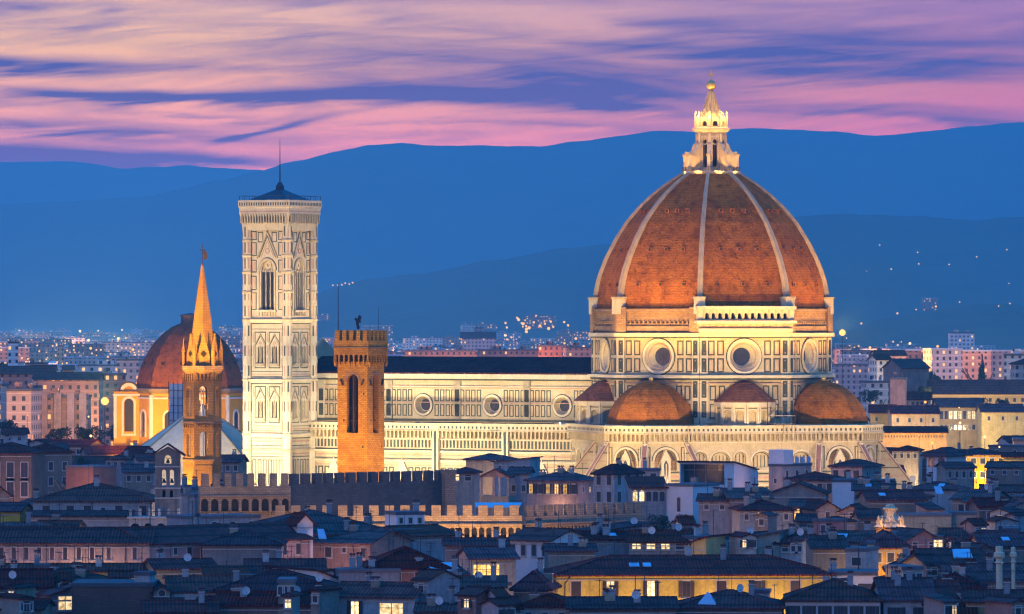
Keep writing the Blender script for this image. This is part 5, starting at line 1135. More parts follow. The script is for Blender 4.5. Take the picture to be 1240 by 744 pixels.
mb = MB(); mb.hexa([(-w * .3, .4, z + .5), (w * .4, .4, z + .5), (w * .4, 3.8, z + 1.5), (-w * .3, 3.8, z + 1.5), (-w * .3, .4, z + .7), (w * .4, .4, z + .7), (w * .4, 3.8, z + 1.7), (-w * .3, 3.8, z + 1.7)], 'skyl'); mb.build('glass_roof', rf)
o, rf, w, z, Y = house(571, 625, 677, 'cream', 12, 10, 'gx', 1.7, z=19.2, label='cream house with wide orange lit loggia window under a brown roof', cat='house', swin=(2, .8, 1.2, 1.4, 'plain'))
link(window_mesh(3.9, 2.0, 'plain', 'lit'), 'window', o, (-w * .17, 0, z - 2.9))
house(540, 610, 712, 'stone', 0, 14, 'gx', 1.4, z=16.9, label='dark tiled roof at the foot of the cream loggia house', cat='house', an=1)
house(622, 664, 712, 'brown', -8, 10, 'hip', 2.6, z=16.8, label='dark hipped roof between the cream loggia house and big yellow palace', cat='house', ch=2)
house(560, 598, 716, 'ext', 20, 9, 'shr', 1.6, z=16.2, label='pale blue sloping party wall below the dark roof', cat='house', win=(2, .5, .8, .9, 'tiny'))
house(598, 618, 710, 'white', 30, 7, 'flat', z=16.6, label='small pale blue cabin wall squeezed between dark roofs', cat='rooftop cabin')
house(630, 690, 734, 'cream', -8, 10, 'hip', 1.6, z=15.2, label='small brown hipped roof on the bottom edge left of the big yellow palace', cat='house', win=(3, .8, 1.3, .9, 'closed'))
house(578, 632, 738, 'stone', 14, 9, 'gx', 1.6, z=14.8, label='grey blue tiled roof with a small white gable on the bottom edge', cat='house', ch=1)
house(505, 580, 741, 'stone', -3, 8, 'gx', 1.0, z=14.5, label='low dark roof on the bottom edge with flower pots and cables', cat='house', an=1, di=1)
# centre
o, rf, w, z, Y = house(615, 666, 654, 'ext', -34, 11, 'gx', 1.9, z=20.2, label='white house with grey roof in front of the battlemented wall bend', cat='house', win=(4, .8, 1.8, .6, 'closed'), swin=(3, .8, 1.9, 1.0, 'closed'), ch=1)
house(540, 614, 661, 'stone', 2, 8, 'gx', 1.0, z=20.2, label='dark roof left of the white house below the lit arched corbels', cat='house')
yl, rf, w, z, Y = house(674, 1006, 697, 'yellow', 3.5, 17, 'hip', 2.9, z=17.8, label='big yellow palace with seven shuttered windows, two of them lit', cat='palace', ch=1, sky=3)
for px, st, li in ((697.5, 'closed', None), (739, 'open', 'litw'), (788, 'open', 'litw'), (831, 'open', None), (873.5, 'closed', None), (917, 'open', None), (963, 'closed', None)):
    link(window_mesh(1.15 if st == 'open' else 1.35, 2.3, st, li), 'window', yl, ((px - 674) / 332 * w - w / 2, 0, z - 3.2))
mb = MB(); mb.bar((-w * .45, -.1, z - .2), (-w * .47, -.1, z - 1.2), .08, 'iron', 5); mb.bar((-w * .47, -.1, z - 1.2), (-w * .47, -.1, 0), .08, 'iron', 5); mb.build('drainpipe', yl)
link(window_mesh(1.2, 2.2, 'closed', None), 'window', yl, (-w / 2, 6, z - 3.2), -90)
house(652, 675, 699, 'yellow', -2, 10, 'shed', .8, z=17.3, label='narrow yellow end bay at the left corner of the big yellow palace', cat='house')
house(690, 818, 737, 'brown', 2, 9, 'gx', 1.4, z=15.0, label='dark roofs on the bottom edge in front of the big yellow palace', cat='house', ch=3, di=1, an=3)
o, rf, w, z, Y = house(818, 947, 736, 'brown', -4, 14, 'hip', 2.4, z=15, label='dark hipped roof with a blue glass pyramid on the bottom edge', cat='house', an=2, di=1)
mb = MB(); mb.lathe(-w * .2, 2, [(1.9, z + .1), (1.8, z + .5), (0, z + 2.2)], 4, 'skyl', rot=40); mb.build('glass_pyramid', rf)
house(912, 931, 719, 'white', -6, 4, 'flat', z=16.2, label='tiny white roof hut with one brown window in front of the yellow palace', cat='roof hut', win=(1, .6, .9, .5, 'plain'))
o, rf, w, z, Y = house(762, 832, 656, 'cream', -6, 9, 'gx', 1.8, z=20, label='low house with three small amber lit windows in a row', cat='house', win=(4, 1.3, .8, .35, 'plain'), lit=(0, 1, 2), litm='litw', di=2, an=2)
house(829, 855, 661, 'yellow', -22, 9, 'shr', 1.8, z=19.8, label='warm lit cream gable end right of the three small amber windows', cat='house')
house(846, 884, 654, 'ext', 28, 8, 'flat', z=20.4, label='bright blue plain wall between the warm gable end and the sloping brown roof', cat='house')
o, rf, w, z, Y = house(879, 944, 656, 'tan', -12, 12, 'shr', 2.0, z=20, label='house with one long roof slope rising to the right and brown wall', cat='house', win=(3, .9, 1.9, 1.0, 'closed'), swin=(1, .6, 1.0, .8, 'tiny'), di=1)
house(940, 1004, 658, 'white', -3, 10, 'hip', 2.0, z=19.8, label='low white walled house with one glowing window and round dish', cat='house', win=(3, .9, .9, .4, 'plain'), lit=(1,), litm='litw', di=1, ch=2)
house(700, 770, 654, 'grey', 8, 9, 'gx', 1.2, z=20, label='low dark roof cluster left of the three small amber windows', cat='house', ch=3, an=2, sky=1)
house(725, 790, 645, 'grey', 24, 9, 'shr', 1.6, z=20.8, label='dark lean roof with blue parapet at the foot of the garden trees', cat='house', ch=1, di=1)
house(664, 720, 668, 'stone', 4, 8, 'gx', 1.0, z=19.2, label='thin dark roof strip behind the ridge of the big yellow palace', cat='house', ch=1)
# below the cathedral
house(545, 574, 573, 'tan', -8, 8, 'hip', 1.0, z=24, label='small house with one bright amber window beside the stone corner pier', cat='house', win=(2, 1.2, 1.2, .3, 'plain'), lit=(0,), litm='litw')
house(564, 612, 557, 'tan', -12, 10, 'hip', 1.3, z=24.2, label='tan house under the cathedral with a flat dark hipped roof', cat='house', win=(2, .6, 1.4, 2.2, 'closed'))
house(598, 642, 560, 'white', -16, 8, 'shr', 1.2, z=24, label='low pale house stepping down right of the tan house under the cathedral', cat='house', win=(3, .6, .8, .6, 'plain'))
po = thing('portico', 'open rooftop portico with pale pink gable and four posts', 'portico', (WX(599, 1150), 1150, 0), -8); q = 1150 / FP; zz = WZ(578, 1150); mb = MB(); mb.box(f0, -3.0, 3.0, 0, WZ(601, 1150), -6, 0, 'tan'); mb.build('base', po)
for x in (-2.8, -.2, 1.0, 2.8): mb = MB(); mb.box(f0, x - .25, x + .25, WZ(601, 1150), zz, -.5, 0, 'cream'); mb.build('post', po)
mb = MB(); mb.prism(f0, [(-2.9, zz), (2.9, zz), (0, zz + 1.6)], -.3, .2, 'rose'); mb.build('gable', po); 
mb = MB()
for sg in (-1, 1): mb.hexa([(0, -.5, zz + 1.5), (sg * 3.5, -.5, zz - .2), (sg * 3.5, 6.5, zz - .2), (0, 6.5, zz + 1.5), (0, -.5, zz + 1.8), (sg * 3.5, -.5, zz + .1), (sg * 3.5, 6.5, zz + .1), (0, 6.5, zz + 1.8)], 'roof1')
mb.build('roof', po)
house(616, 640, 574, 'grey', -6, 9, 'gx', 1.3, z=22.5, label='grey house with one small brown window right of the open portico', cat='house', win=(2, .8, 1.3, 2.4, 'closed'))
o, rf, w, z, Y = house(638, 700, 582, 'pinkish', -24, 11, 'hip', 2.0, z=22.3, label='house with a row of tall amber lit openings below the cathedral', cat='house', win=(6, .8, 2.0, .6, 'open'), lit=(0, 2, 3, 4), swin=(2, .6, 1.1, 1.2, 'plain'), ch=2); link(window_mesh(.6, 1.0, 'plain', 'litw'), 'window', o, (w / 2, 6, z - 2.4), 90)
o, rf, w, z, Y = house(719, 744, 573, 'white', -38, 9, 'hip', 1.9, z=24.5, label='square white tower house with dark hipped roof under the left cathedral apse', cat='tower house', win=(2, 1.0, 2.0, .3, 'closed', 2), swin=(3, 1.0, 2.0, .3, 'closed', 2))
house(767, 799, 571, 'cream', 0, 6, 'flat', z=24, label='small cream rooftop cabin right of the square white tower house', cat='rooftop cabin', win=(2, 1.2, 1.2, .4, 'plain'))
o, rf, w, z, Y = house(765, 806, 591, 'grey', 2, 15, 'shed', 2.0, z=22.3, label='grey roofed house with two tall glowing arched windows', cat='house', win=(5, .9, 2.1, .5, 'arch'), lit=(0, 1), litm='litw')
o, rf, w, z, Y = house(805, 839, 589, 'ext', -36, 9, 'flat', z=22.6, label='plain white block with one tall lancet window in front of the modern house', cat='house'); link(window_mesh(.75, 2.8, 'arch', None), 'window', o, (0, 0, z - 4.9)); link(window_mesh(.5, 1.2, 'plain', None), 'window', o, (w / 2, 2.8, z - 3.6), 90)
# modern house with deep glazed recess
Ym = 1170.0; mo = thing('modern_house', 'white modern house with deep dark glazed terrace and thin sloping roof', 'house', (WX(823, Ym), Ym, 0), -14); q = Ym / FP / cos(R(14)); wm = 67 * q * .97; zT, zB = WZ(560, Ym), WZ(587, Ym); mb = MB()
mb.hole_wall(f0, 0, wm, 0, zT, [('rect', wm * .42, wm * .80, zB, zT - .4)], 'ext', 3.5, 'glass'); D_ = 26
mb.face([(wm, 0, 0), (wm, D_, 0), (wm, D_, zT - 2.4), (wm, D_ * .4, zT - .5), (wm, 0, zT)], 'ext'); mb.face([(0, 0, 0), (0, D_, 0), (0, D_, zT - 2.4), (0, 0, zT)], 'ext'); mb.face([(0, D_, 0), (wm, D_, 0), (wm, D_, zT - 2.4), (0, D_, zT - 2.4)], 'ext'); mb.build('wall', mo)
mb = MB(); mb.hexa([(-.5, -.6, zT + .02), (wm + .3, -.6, zT + .02), (wm + .3, D_, zT - 2.3), (-.5, D_, zT - 2.3), (-.5, -.6, zT + .35), (wm + .3, -.6, zT + .35), (wm + .3, D_, zT - 2.0), (-.5, D_, zT - 2.0)], 'slate'); mb.build('roof', mo)
mb = MB()
for u in (.25, .5, .75): mb.box(f0, wm * .84 * u, wm * .84 * u + .12, zB, zT - .4, -3.4, -3.2, 'frame')
mb.box(f0, wm * .03, wm * .82, zB + 3, zB + 3.15, -3.4, -3.2, 'frame'); mb.build('glazing_bars', mo)
mb = MB(); mb.bar((wm * .03, -.1, zB + 1.0), (wm * .82, -.1, zB + 1.0), .05, 'iron', 4)
for i in range(14): mb.bar((wm * (.03 + .79 * i / 13), -.1, zB), (wm * (.03 + .79 * i / 13), -.1, zB + 1), .03, 'iron', 4)
mb.build('railing', mo)
for px in (861, 869): link(window_mesh(.7, .9, 'plain', None), 'window', mo, ((px - 823) * q, 0, WZ(600, Ym)))
house(846, 884, 607, 'grey', -6, 9, 'gx', 1.2, z=21.5, label='small dark roof with dormer below the modern white house', cat='house', win=(2, .8, 1.0, .5, 'plain'), ch=1)
house(884, 934, 604, 'stone', 10, 11, 'gx', 1.9, z=22, label='dark roof at the right foot of the modern white house', cat='house', ch=2)
o, rf, w, z, Y = house(931, 947, 565, 'pinkish', -38, 11, 'flat', z=23.5, label='pinkish stair tower house with blue screens on its roof terrace', cat='house', win=(1, .7, 1.0, 2.6, 'plain'), swin=(3, .8, 1.4, .9, 'plain'))
mb = MB(); mb.box(f0, -w / 2, w / 2 + .4, z + .5, z + 3.6, -3.6, 0, 'ext'); mb.build('stair_cabin', o)
for i in range(3): mb = MB(); mb.box(Fr(w / 2, 5 + i * 2.2, 90), 0, 1.3, z + .5, z + 2.0, -.15, 0, 'skyl'); mb.build('screen', o)
house(953, 1010, 581, 'tan', -14, 10, 'hip', 1.6, z=22.6, label='tan house with a wide dark roof under the cathedral apse buttress', cat='house', win=(5, 1.0, 1.8, .7, 'closed'), ch=0)
o, rf, w, z, Y = house(1006, 1044, 565, 'pinkish', -26, 11, 'hip', 1.5, z=23.6, label='pinkish hip roofed house under the right cathedral apse', cat='house', win=(3, 1.2, 1.9, .8, 'closed', 1), swin=(2, .7, 1.4, 1.0, 'closed'), ch=0)
house(1008, 1080, 584, 'ext', -8, 8, 'flat', z=22.4, label='low pale blue terrace wall below the right cathedral apse', cat='terrace')
house(1034, 1082, 594, 'white', -4, 10, 'gx', 1.7, z=22, label='low white house with dark roof and a blue panel', cat='house', win=(4, 1.4, 1.1, .4, 'plain'), ch=1, sky=1)
o, rf, w, z, Y = house(1122, 1146, 550, 'ext', -32, 9.5, 'hip', 1.5, z=25, label='tall tower house with overhanging dark roof and two dark arched windows', cat='tower house', win=(2, 1.6, 2.2, .7, 'arch'), ov=1.1)
house(1146, 1180, 567, 'stone', 8, 10, 'gx', 1.2, z=22.5, label='dark roofed terrace right of the tall tower house', cat='house', win=(4, .7, 1.6, .5, 'plain'))
house(1162, 1218, 551, 'yellow', 2, 13, 'hip', 1.7, z=21.5, label='warmly lit yellow villa right of the tall tower house', cat='villa', win=(5, 1.2, 1.3, .9, 'plain', 2), lit=(0,), litm='litw')
house(1215, 1262, 554, 'yellow', -2, 10, 'gx', 1.0, z=21, label='yellow lit wall with brown roof at the right picture edge', cat='house')
house(1080, 1112, 546, 'cream', -10, 10, 'hip', 1.2, z=22, label='cream house with pale columns just right of the cathedral base', cat='house', win=(4, .7, 1.4, .4, 'plain'))
house(1195, 1238, 566, 'rose', -14, 7, 'gx', 1.2, z=22, label='white and red stepped houses below the yellow lit wall', cat='house', win=(3, .8, 1.0, .5, 'plain'))
o, rf, w, z, Y = house(1153, 1199, 605, 'cream', -24, 11, 'gx', 1.9, z=21.8, label='cream house with brown roof and two closed shutters at the right', cat='house', win=(2, 1.2, 2.0, .9, 'closed'), di=1)
house(1186, 1224, 614, 'brown', 6, 10, 'gx', 1.6, z=21.2, label='dark brown gabled house with a black opening below the cream shuttered house', cat='house', win=(1, 3.0, 1.6, 1.0, 'plain'))
house(1222, 1262, 616, 'pinkish', 16, 9, 'gy', 1.5, z=21, label='pinkish gable with one narrow window at the right edge', cat='house', win=(1, .7, 1.5, .6, 'plain'))
house(1090, 1152, 626, 'tan', 2, 5, 'flat', z=20.4, label='long plain tan wall right of the golden stone turret', cat='wall block')
house(1150, 1182, 624, 'tan', -4, 5, 'flat', z=20.6, label='taller tan wall block right of the long plain tan wall', cat='wall block')
house(988, 1016, 617, 'tan', 16, 10, 'gy', 1.6, z=21, label='tan gable wall with one narrow shuttered window', cat='house', win=(1, .7, 2.0, .5, 'closed'))
house(957, 989, 614, 'grey', -8, 9, 'gx', 1.3, z=21.2, label='grey wing with dark doorway left of the tan gable', cat='house', win=(2, .9, 2.2, .4, 'closed'), lit=(0,))
house(1016, 1045, 620, 'rose', -12, 9, 'gy', 1.3, z=20.8, label='pink brown gable with narrow slit window right of the tan gable', cat='house', win=(1, .5, 1.6, .2, 'plain'))
house(1042, 1066, 628, 'brown', 4, 8, 'gx', 1.6, z=20.4, label='dark reddish house left of the golden stone turret', cat='house')
house(896, 960, 618, 'grey', 6, 10, 'hip', 1.8, z=21, label='blue grey roofs with slim chimneys left of the grey wing', cat='house', ch=3, win=(4, .7, 1.2, .5, 'plain'), lit=(1,))
house(932, 1000, 598, 'stone', -6, 12, 'gy', 2.4, z=21.8, label='broad dark gable roof above the grey wing', cat='house', ch=2)
house(1052, 1120, 606, 'stone', 6, 12, 'gx', 1.9, z=21.6, label='dark blue roof spreading right of the low white house', cat='house', ch=1, sky=1)
house(1100, 1162, 593, 'white', -14, 9, 'hip', 1.5, z=22, label='pale low gabled houses left of the cream shuttered house', cat='house', ch=2, sky=1)
house(1190, 1262, 596, 'white', -3, 9, 'gx', 1.3, z=22, label='low white house with one amber window at the right edge', cat='house', win=(3, 1.1, 1.0, .4, 'plain'), lit=(2,), litm='litw')
for p0, p1, ye, wl, yw, rf_k, lab in ((150, 172, 549, 'cream', -14, 'gx', 'cream house under the left foot of the pale baptistery roof'), (168, 192, 558, 'white', 12, 'gx', 'white gabled house before the baptistery wall with dark tiled roof'), (128, 152, 556, 'grey', -20, 'hip', 'grey hipped house above the orange brick block'), (150, 186, 572, 'stone', 4, 'gx', 'stone house with lower dark roof behind the gabled bell wall'), (262, 290, 560, 'stone', -8, 'gx', 'stone house between the slender spire tower and the campanile foot')):
    house(p0, p1, ye, wl, yw, 9, rf_k, z=22.5, label=lab, win=(3, .8, 1.2, .7, 'closed'), ch=1)
# golden turret
Yt = 905.0; tu = thing('church_turret', 'golden lit stone turret with scrolls rising between dark roofs', 'turret', (WX(1078, Yt), Yt, 0)); zt_ = WZ(638, Yt); q = Yt / FP
mb = MB(); mb.lathe(0, 0, [(2.7, 0), (2.7, zt_ - .2), (3.4, zt_)], 8, 'tan', rot=22.5); mb.build('base', tu)
mb = MB(); mb.lathe(0, 0, [(2.9, zt_), (2.2, zt_ + .5), (1.5, zt_ + .8), (1.05, zt_ + 1.6), (1.0, zt_ + 2.7), (1.3, zt_ + 2.9), (1.3, zt_ + 3.1), (.8, zt_ + 3.3), (.8, zt_ + 3.6), (0, zt_ + 3.8)], 8, 'marble2', rot=22.5); mb.build('shaft', tu)
for k in range(8):
    a = k * 45; mb = MB(); f = Fr(0, 0, a); mb.box(f, -.16, .16, zt_ + .1, zt_ + 1.1, 1.4, 2.3, 'marble2'); mb.lathe(1.9 * sin(R(a)), -1.9 * cos(R(a)), [(.25, zt_ + 1.0), (.32, zt_ + 1.4), (.1, zt_ + 1.8), (0, zt_ + 1.9)], 6, 'marble2'); mb.build('scroll', tu)
point('turret_lamp', (WX(1078, Yt) - 2.5, Yt - 3.6, zt_ + .3), 500, (1, .45, .04), .2); point('turret_lamp', (WX(1078, Yt) + 2.8, Yt - 3.2, zt_ + .3), 420, (1, .45, .04), .2)
# right foreground
house(951, 1066, 727, 'ext', -4, 14, 'hip', 3.0, z=16, label='white house at bottom right of centre with broad hipped roof and dark shutters', cat='house', win=(6, .95, 2.0, .8, 'open'), ch=2, an=2)
o, rf, w, z, Y = house(1070, 1132, 727, 'white', 2, 15, 'gx', 3.2, z=16, label='white house with two shuttered windows under a big plain dark roof', cat='house', win=(2, 1.2, 1.9, 1.0, 'open'), ch=1)
house(1131, 1163, 724, 'rose', 3, 12, 'gx', 2.4, z=16.2, label='reddish narrow house right of the white house with two shuttered windows', cat='house', ch=1)
mod2, rf, w, z, Y = house(1004, 1061, 697, 'ext', -4, 10, 'flat', z=17.6, label='white flat roofed terrace house with a black opening', cat='house'); link(window_mesh(2.3, 1.1, 'tiny', None), 'window', mod2, (w * .28, 0, z - 2.3)); link(window_mesh(2.6, .4, 'tiny', None), 'window', mod2, (-w * .25, 0, z - .8))
house(1024, 1050, 668, 'white', -18, 7, 'flat', z=20.0, label='white cube house with one pair of pale shutters standing on the terrace house', cat='house', win=(1, 1.4, 1.2, .9, 'plain'))
house(1050, 1058, 660, 'yellow', -6, 2, 'flat', z=20.8, label='narrow tall lit cream chimney stack beside the white cube house', cat='chimney stack')
o, rf, w, z, Y = house(1056, 1101, 662, 'yellow', 3, 13, 'hip', 2.4, z=19.9, label='yellow house with a broad dark roof behind the white cube house', cat='house', win=(3, 1.0, 1.4, 1.0, 'closed'), an=1)
house(1080, 1130, 690, 'yellow', -2, 12, 'hip', 1.9, z=18.2, label='amber yellow house with a small lamp beneath a spreading brown roof', cat='house', ch=3, ov=1.0); HOUSES[-1]['o']
house(985, 1026, 665, 'stone', 6, 12, 'gx', 2.0, z=19.6, label='dark roofed house left of the white cube house', cat='house', ch=2, an=1)
house(1008, 1054, 656, 'stone', -8, 10, 'gx', 1.6, z=20, label='low dark roof behind the white cube house with a slim blue skylight', cat='house', sky=2)
house(1098, 1138, 655, 'rose', 22, 9, 'gy', 1.9, z=20.2, label='pale pink gable beside a glowing attic', cat='house', win=(2, .8, .9, .3, 'plain'), lit=())
house(1130, 1142, 653, 'yellow', -4, 6, 'flat', z=20.4, label='small glowing attic between the pale pink gable and white house', cat='house', win=(1, 1.3, 1.0, .2, 'plain'), lit=(0,), litm='litw')
house(1140, 1163, 651, 'white', -4, 10, 'gx', 1.3, z=20.6, label='white house with one tall amber window and pipes', cat='house', win=(2, .9, 1.6, .4, 'open'), lit=(1,), litm='litw')
house(1161, 1188, 657, 'white', -34, 14, 'gx', 1.8, z=20, label='white gable wall sloping down right of the tall amber window', cat='house', win=(1, .7, .8, .8, 'plain'))
house(1190, 1262, 662, 'stone', 5, 13, 'gx', 2.1, z=19.8, label='dark roof with blue parapet at the right edge above the stone chimneys', cat='house', an=1, sky=1)
house(1170, 1215, 671, 'stone', 20, 9, 'gy', 1.6, z=19.4, label='dark stone gable with wires behind the fluted stone chimney', cat='house', win=(2, .6, 1.0, .3, 'plain'))
o, rf, w, z, Y = house(1126, 1200, 684, 'stone', 12, 14, 'gx', 2.3, z=18.6, label='dark roof carrying a large bright blue skylight', cat='house')
mb = MB(); s_ = 2.3 / 7; mb.hexa([(-.6, 1.6, 1.6 * s_ + .3), (2.4, 1.6, 1.6 * s_ + .3), (2.9, 5.0, 5 * s_ + .3), (.2, 5.0, 5 * s_ + .3), (-.6, 1.6, 1.6 * s_ + .45), (2.4, 1.6, 1.6 * s_ + .45), (2.9, 5, 5 * s_ + .45), (.2, 5, 5 * s_ + .45)], 'skyl'); mb.build('skylight', rf, (0, 0, z))
house(1155, 1262, 705, 'grey', 10, 12, 'gx', 2.6, z=17.4, label='grey wall rising to the right below the fluted stone chimneys', cat='house', ch=2, an=2)
house(1120, 1190, 712, 'brown', -6, 13, 'hip', 2.1, z=17, label='dark roof full of pipes right of the amber yellow house', cat='house', ch=3, an=2)
o, rf, w, z, Y = house(1170, 1262, 729, 'yellow', -2, 9, 'gx', 1.5, z=16, label='house with amber lit eaves strip in the bottom right corner', cat='house', an=4)
house(1178, 1212, 735, 'ext', 8, 4, 'flat', z=15.2, label='bright blue terrace box below the amber lit eaves strip', cat='rooftop cabin', ch=1)
house(1210, 1262, 741, 'stone', 0, 6, 'gx', 1.0, z=14.6, label='dark roof strip in the very bottom right corner', cat='house', ch=1)
house(1125, 1180, 742, 'tan', 0, 8, 'gx', 1.6, z=14.6, label='dark low roof between the shuttered white house and blue terrace box', cat='house', ch=2, an=2)
for px, pt, pb, r, lab in ((1210, 662, 700, .45, 'fluted pale stone chimney column with banded top, left one of the ornate pair'), (1227, 663, 697, .28, 'slimmer pale stone chimney column, right one of the ornate pair')):
    Y = 772.0; o = thing('chimney_column', lab, 'chimney column', (WX(px, Y), Y, 0)); z0, z1 = WZ(pb, Y), WZ(pt, Y); mb = MB()
    mb.lathe(0, 0, [(r, 0), (r, z0 + (z1 - z0) * .45)], 10, 'marble2'); mb.build('shaft', o); mb = MB()
    mb.lathe(0, 0, [(r, z0 + (z1 - z0) * .45), (r * 1.5, z0 + (z1 - z0) * .48), (r * 1.05, z0 + (z1 - z0) * .53), (r * 1.05, z0 + (z1 - z0) * .62), (r * 1.75, z0 + (z1 - z0) * .67), (r * 1.75, z0 + (z1 - z0) * .8), (r * 1.1, z0 + (z1 - z0) * .84), (r * 1.2, z1), (0, z1 + .1)], 12, 'marble2'); mb.build('banded_top', o)
# cyan tarpaulin terrace
ta = thing('terrace_awning', 'long bright blue awning behind the battlements', 'awning', (WX(604, 1000), 1000, 0), 4); mb = MB(); za, zb = WZ(610, 1000), WZ(615, 1000)
mb.hexa([(-4.2, 0, zb), (3.8, 0, zb), (4.4, 2.4, za), (-4.2, 2.4, za), (-4.2, 0, zb + .12), (3.8, 0, zb + .12), (4.4, 2.4, za + .12), (-4.2, 2.4, za + .12)], 'skyl'); mb.build('cloth', ta)
for x in (-4, 0, 3.7): mb = MB(); mb.bar((x, .1, 0), (x, .1, zb), .07, 'iron', 5); mb.build('pole', ta)
# blue panel on the receding wing roof
for px, py, w_, lab in ((203, 645, 1.9, 'tilted bright blue glass panel on the corner of the pinkish palace roof'), (388, 647, 1.0, 'small bright blue glass panel on the pink house roof'), (1135, 594, 1.3, 'small bright blue glass panel among roofs right of the cathedral')):
    Y = (CAMZ - 22.4) * FP / (py - HYP); o = thing('roof_panel', lab, 'roof panel', (WX(px, Y), Y - 1.5, WZ(py, Y))); mb = MB(); mb.hexa([(-w_ / 2 + .3, 0, -.7), (w_ / 2 + .5, 0, -.7), (w_ / 2, 1.6, .7), (-w_ / 2, 1.6, .7), (-w_ / 2 + .3, 0, -.6), (w_ / 2 + .5, 0, -.6), (w_ / 2, 1.6, .8), (-w_ / 2, 1.6, .8)], 'skyl'); mb.build('glass', o); mb = MB(); mb.bar((0, .8, -2.5), (0, .8, .1), .06, 'iron', 4); mb.build('strut', o)
# street lamps between the houses: lit street in front of a wall that stands at distance Y
def glow_by(px, Y, z, P_, c_=AMBER, off=9): point('street_glow', (WX(px, Y - off), Y - off, z), P_, c_, .4)
for px in (690, 740, 790, 840, 890, 940, 985): glow_by(px, 800 + (px - 674) * .012, 9.5, 2100, (1, .52, .12), 8)
glow_by(660, 792, 10, 2500, (1, .62, .2), 8)
for px, Y, z, P_, c_, of in ((95, 834, 15, 900, (1, .55, .35), 6), (125, 834, 15, 900, (1, .55, .38), 6), (60, 834, 15, 400, (1, .5, .42), 6), (25, 834, 15, 350, (1, .5, .42), 6), (0, 834, 15, 300, (1, .5, .42), 6), (160, 834, 15, 350, (1, .5, .42), 6), (215, 838, 14, 250, (1, .5, .42), 6), (255, 845, 14, 250, (1, .5, .4), 7), (300, 852, 14, 350, (1, .5, .4), 8), (335, 860, 14, 1400, (1, .5, .3), 9), (360, 864, 14, 900, (1, .5, .3), 9), (395, 850, 13, 1500, (1, .5, .36), 9), (430, 850, 13, 1400, (1, .5, .36), 9), (460, 846, 13, 700, (1, .5, .36), 9), (490, 795, 12, 900, (1, .5, .3), 6),
                          (95, 812, 10, 2600, (1, .6, .14), 7), (125, 812, 10, 2600, (1, .6, .14), 7), (180, 812, 10, 1500, (1, .6, .14), 7), (20, 812, 10, 1200, AMBER, 7), (355, 776, 12, 1500, (1, .5, .08), 5), (385, 776, 12, 1200, (1, .5, .08), 5), (196, 770, 12, 700, WARM, 5),
                          (600, 820, 13, 900, (1, .6, .3), 6), (1092, 808, 12, 2000, (1, .58, .12), 6), (1120, 808, 12, 1600, (1, .58, .12), 6), (1070, 850, 14, 1800, (1, .6, .2), 7), (1090, 850, 14, 1400, (1, .6, .2), 7), (1054, 838, 14, 500, (1, .66, .2), 6), (840, 850, 15, 900, (1, .62, .2), 6), (910, 865, 14, 600, WARM, 6),
                          (975, 806, 10, 1200, WARM, 6), (1200, 764, 13, 900, AMBER, 4), (1230, 764, 13, 900, AMBER, 4), (1190, 1370, 14, 9000, WARM, 14), (1235, 1380, 14, 9000, AMBER, 14), (1100, 1390, 12, 7000, WARM, 14), (20, 1065, 13, 2500, (1, .5, .1), 10), (35, 1020, 16, 2200, (1, .55, .1), 8), (10, 1190, 12, 5000, (1, .5, .3), 14), (60, 1200, 10, 2500, (1, .5, .3), 14), (97, 1130, 17, 3500, (1, .42, .2), 12), (120, 1140, 17, 2200, (1, .42, .2), 12),
                          (1001, 985, 13, 1500, (1, .55, .25), 9), (1030, 1000, 13, 1300, (1, .45, .3), 9), (1115, 960, 15, 1300, (1, .55, .3), 8), (1120, 860, 15, 1000, (1, .45, .3), 7), (1020, 1175, 16, 1300, (1, .5, .35), 9), (975, 1120, 16, 1200, (1, .5, .35), 9), (940, 1180, 15, 1200, (1, .5, .4), 9), (672, 1120, 17, 600, (1, .55, .3), 8), (600, 1145, 19, 1100, (1, .5, .2), 5), (590, 1210, 17, 1600, (1, .6, .3), 10), (740, 1120, 16, 900, (1, .5, .35), 10), (1180, 1000, 14, 1000, (1, .5, .3), 8), (110, 958, 13, 500, (1, .55, .35), 12), (90, 880, 12, 900, (1, .5, .3), 10)):
    glow_by(px, Y, z, P_ * 1.4, c_, of)
